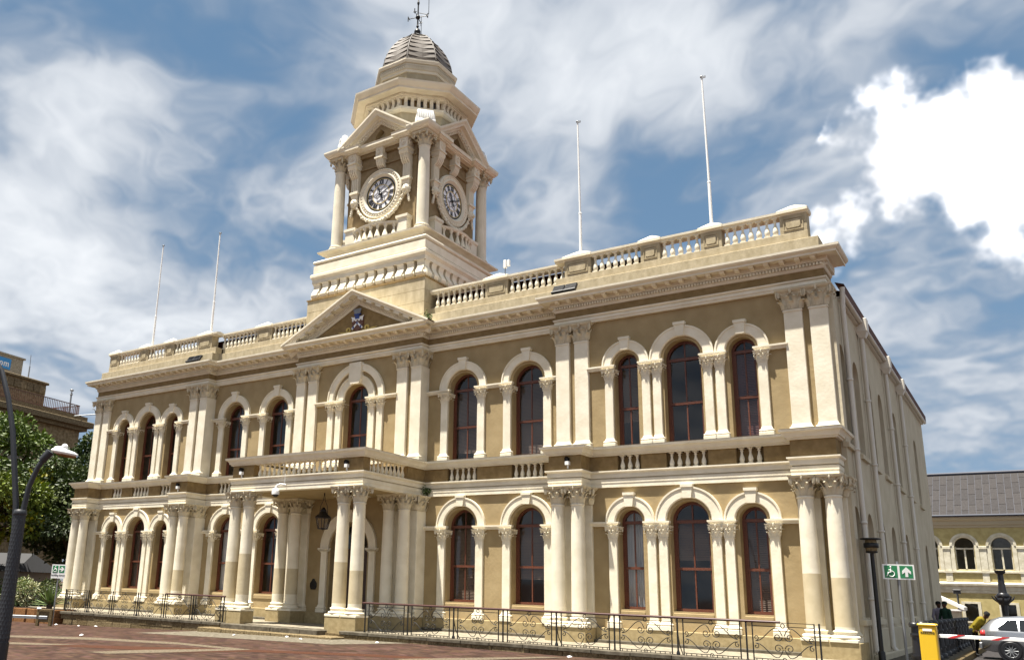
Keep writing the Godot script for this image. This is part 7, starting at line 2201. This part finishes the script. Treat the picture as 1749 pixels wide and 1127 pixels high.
# ---------------------------------------------------------------- people: one continuous body from blended tapered limbs
func body_mesh(bones: Array, cell: float) -> ArrayMesh:
	# bones: [a, b, ra, rb, colour]
	var lo := Vector3.ONE * 1e9; var hi := -lo
	for b in bones:
		for k in 2:
			var r: Vector3 = Vector3.ONE * (b[2 + k] + cell * 2.0)
			lo = lo.min(b[k] - r); hi = hi.max(b[k] + r)
	var n := Vector3i(((hi - lo) / cell).ceil()) + Vector3i.ONE
	var f := PackedFloat32Array(); f.resize(n.x * n.y * n.z)
	var dist := func(p: Vector3) -> float:
		var d := 1.0
		for b in bones:
			var ab: Vector3 = b[1] - b[0]
			var t := clampf((p - b[0]).dot(ab) / maxf(ab.length_squared(), 1e-6), 0.0, 1.0)
			var e: float = (p - b[0] - ab * t).length() - lerpf(b[2], b[3], t)
			var k := 0.035
			var h := clampf(0.5 + 0.5 * (d - e) / k, 0.0, 1.0)
			d = lerpf(d, e, h) - k * h * (1.0 - h)
		return d
	for x in n.x:
		for y in n.y:
			for z in n.z: f[(x * n.y + y) * n.z + z] = dist.call(lo + Vector3(x, y, z) * cell)
	var col := func(p: Vector3) -> Color:
		var best := 1e9; var c := Color.WHITE
		for b in bones:
			var ab: Vector3 = b[1] - b[0]
			var t := clampf((p - b[0]).dot(ab) / maxf(ab.length_squared(), 1e-6), 0.0, 1.0)
			var e: float = (p - b[0] - ab * t).length() - lerpf(b[2], b[3], t)
			if e < best: best = e; c = b[4]
		return c
	var at := {}
	for x in n.x - 1:
		for y in n.y - 1:
			for z in n.z - 1:
				var s := Vector3.ZERO; var c := 0
				var v := []
				for k in 8: v.append(f[((x + (k & 1)) * n.y + y + (k >> 1 & 1)) * n.z + z + (k >> 2 & 1)])
				for e in [[0, 1], [2, 3], [4, 5], [6, 7], [0, 2], [1, 3], [4, 6], [5, 7], [0, 4], [1, 5], [2, 6], [3, 7]]:
					if (v[e[0]] < 0.0) != (v[e[1]] < 0.0):
						var t: float = v[e[0]] / (v[e[0]] - v[e[1]])
						var a := Vector3(e[0] & 1, e[0] >> 1 & 1, e[0] >> 2 & 1); var b := Vector3(e[1] & 1, e[1] >> 1 & 1, e[1] >> 2 & 1)
						s += a.lerp(b, t); c += 1
				if c: at[Vector3i(x, y, z)] = lo + (Vector3(x, y, z) + s / c) * cell
	var st := SurfaceTool.new()
	st.begin(Mesh.PRIMITIVE_TRIANGLES)
	st.set_smooth_group(1)
	for x in range(1, n.x - 1):
		for y in range(1, n.y - 1):
			for z in range(1, n.z - 1):
				var a := f[(x * n.y + y) * n.z + z] < 0.0
				for ax in 3:
					var q := Vector3i(x, y, z); q[ax] += 1
					var b := f[(q.x * n.y + q.y) * n.z + q.z] < 0.0
					if a == b: continue
					var u := Vector3i.ZERO; var w := Vector3i.ZERO
					u[(ax + 1) % 3] = 1; w[(ax + 2) % 3] = 1
					var p := Vector3i(x, y, z)
					var ks := [p - u - w, p - w, p, p - u]
					if not b == false: pass
					if b: ks.reverse()
					if not (at.has(ks[0]) and at.has(ks[1]) and at.has(ks[2]) and at.has(ks[3])): continue
					for t in [0, 2, 1, 0, 3, 2]:
						st.set_color(col.call(at[ks[t]])); st.add_vertex(at[ks[t]])
	st.generate_normals()
	return st.commit()

func person(label: String, at: Vector3, turn: float, lean: float, jacket: Color, legs: Color, skin: Color, hat: Color, bag: Color) -> void:
	var t := thing("person", label, "person", at, turn)
	var L := func(p: Vector3) -> Vector3:   # the upper body leans forward about the hips
		if p.y <= 0.92: return p
		return Vector3(0, 0.92, 0) + Basis(Vector3.RIGHT, lean) * (p - Vector3(0, 0.92, 0))
	var B := []
	var add := func(a: Vector3, b: Vector3, ra: float, rb: float, c: Color) -> void: B.append([L.call(a), L.call(b), ra, rb, c])
	for s in [-1.0, 1.0]:
		var kn := Vector3(s * 0.10, 0.50, 0.05 * s); var an := Vector3(s * 0.11, 0.09, -0.03 * s)
		add.call(Vector3(s * 0.09, 0.88, 0), kn, 0.095, 0.062, legs); add.call(kn, an, 0.06, 0.042, legs)
		add.call(an + Vector3(0, -0.04, -0.02), an + Vector3(0.02 * s, -0.055, 0.15), 0.04, 0.032, Color(0.03, 0.03, 0.03))
		var sh := Vector3(s * 0.18, 1.42, 0); var el := Vector3(s * 0.25, 1.14, 0.02); var wr := Vector3(s * 0.22, 0.93, 0.14)
		add.call(sh, el, 0.06, 0.047, jacket); add.call(el, wr, 0.046, 0.034, jacket)
		var hd := wr + Vector3(0, -0.05, 0.05)
		add.call(wr, hd, 0.03, 0.032, skin)
		for k in 4: add.call(hd + Vector3((k - 1.5) * 0.018, 0, 0), hd + Vector3((k - 1.5) * 0.02, -0.055 + absf(k - 1.4) * 0.008, 0.045), 0.011, 0.009, skin)
		add.call(hd + Vector3(-s * 0.025, 0.02, 0.0), hd + Vector3(-s * 0.045, -0.01, 0.045), 0.012, 0.010, skin)
	add.call(Vector3(0, 0.92, 0), Vector3(0, 1.15, -0.01), 0.135, 0.135, jacket); add.call(Vector3(0, 1.15, -0.01), Vector3(0, 1.36, 0), 0.14, 0.15, jacket)
	add.call(Vector3(-0.12, 1.38, 0), Vector3(0.12, 1.38, 0), 0.085, 0.085, jacket)
	add.call(Vector3(0, 1.42, 0), Vector3(0, 1.53, 0.02), 0.055, 0.052, skin)
	add.call(Vector3(0, 1.59, 0.04), Vector3(0, 1.66, 0.015), 0.072, 0.085, skin); add.call(Vector3(0, 1.60, 0.11), Vector3(0, 1.63, 0.10), 0.014, 0.01, skin)
	for s in [-1.0, 1.0]: add.call(Vector3(s * 0.088, 1.61, 0.01), Vector3(s * 0.09, 1.645, 0.0), 0.014, 0.016, skin)
	part(t, "body", body_mesh(B, 0.026), M.cloth)
	var m := MB.new()
	var c: Vector3 = L.call(Vector3(0, 1.675, 0.0))
	m.lathe(c, [[V(0.102, -0.03), V(0.10, 0.03), V(0.075, 0.08), V(0.0, 0.10)]], 12, 0, TAU, Basis(Vector3.RIGHT, lean))
	part(t, "cap", m, mat(lin(hat.r, hat.g, hat.b), 0.9))
	if bag.a > 0.5:
		m = MB.new()
		var q: Vector3 = L.call(Vector3(0.26, 1.05, -0.02))
		m.ball(q, Vector3(0.07, 0.17, 0.12), 10, 8)
		part(t, "bag", m, mat(lin(bag.r, bag.g, bag.b), 0.7))

func build_people() -> void:
	var sk := Color(0.09, 0.045, 0.028)
	person("person in a mustard jacket and dark trousers bending forward by the silver car", Vector3(19.95, 0.30, -11.9), 1.2, 0.75, Color(0.20, 0.16, 0.02), Color(0.02, 0.02, 0.025), sk, Color(0.02, 0.02, 0.02), Color(0.03, 0.10, 0.35, 1.0))
	person("person in a dark green jacket standing beyond the bollards", Vector3(18.85, 0.44, -15.6), -0.6, 0.0, Color(0.02, 0.05, 0.035), Color(0.03, 0.03, 0.04), sk, Color(0.02, 0.03, 0.02), Color(0, 0, 0, 0))
	person("person in a pale grey shirt standing close to the side wall", Vector3(18.55, 0.44, -16.3), 0.5, 0.05, Color(0.25, 0.22, 0.27), Color(0.03, 0.03, 0.05), sk, Color(0.015, 0.015, 0.015), Color(0, 0, 0, 0))

# ----------------------------------------------------------------
func _ready() -> void:
	rng.seed = 1
	set_world()
	set_materials()
	M.leafvar = mat(Color.WHITE, 0.55); M.leafvar.vertex_color_use_as_albedo = true
	M.leafvar.backlight_enabled = true; M.leafvar.backlight = Color(0.35, 0.4, 0.1)
	M.leaf2 = mat(lin(0.06, 0.10, 0.02), 0.6)
	M.agave = mat(lin(0.12, 0.17, 0.05), 0.5)
	M.bark = mat(lin(0.07, 0.05, 0.035), 0.9)
	M.cloth = mat(Color.WHITE, 0.9); M.cloth.vertex_color_use_as_albedo = true
	build_ground()
	build_terrace()
	build_hall()
	build_railings()
	build_fittings()
	build_neighbours()
	build_plants()
	build_street()
	build_car()
	build_people()
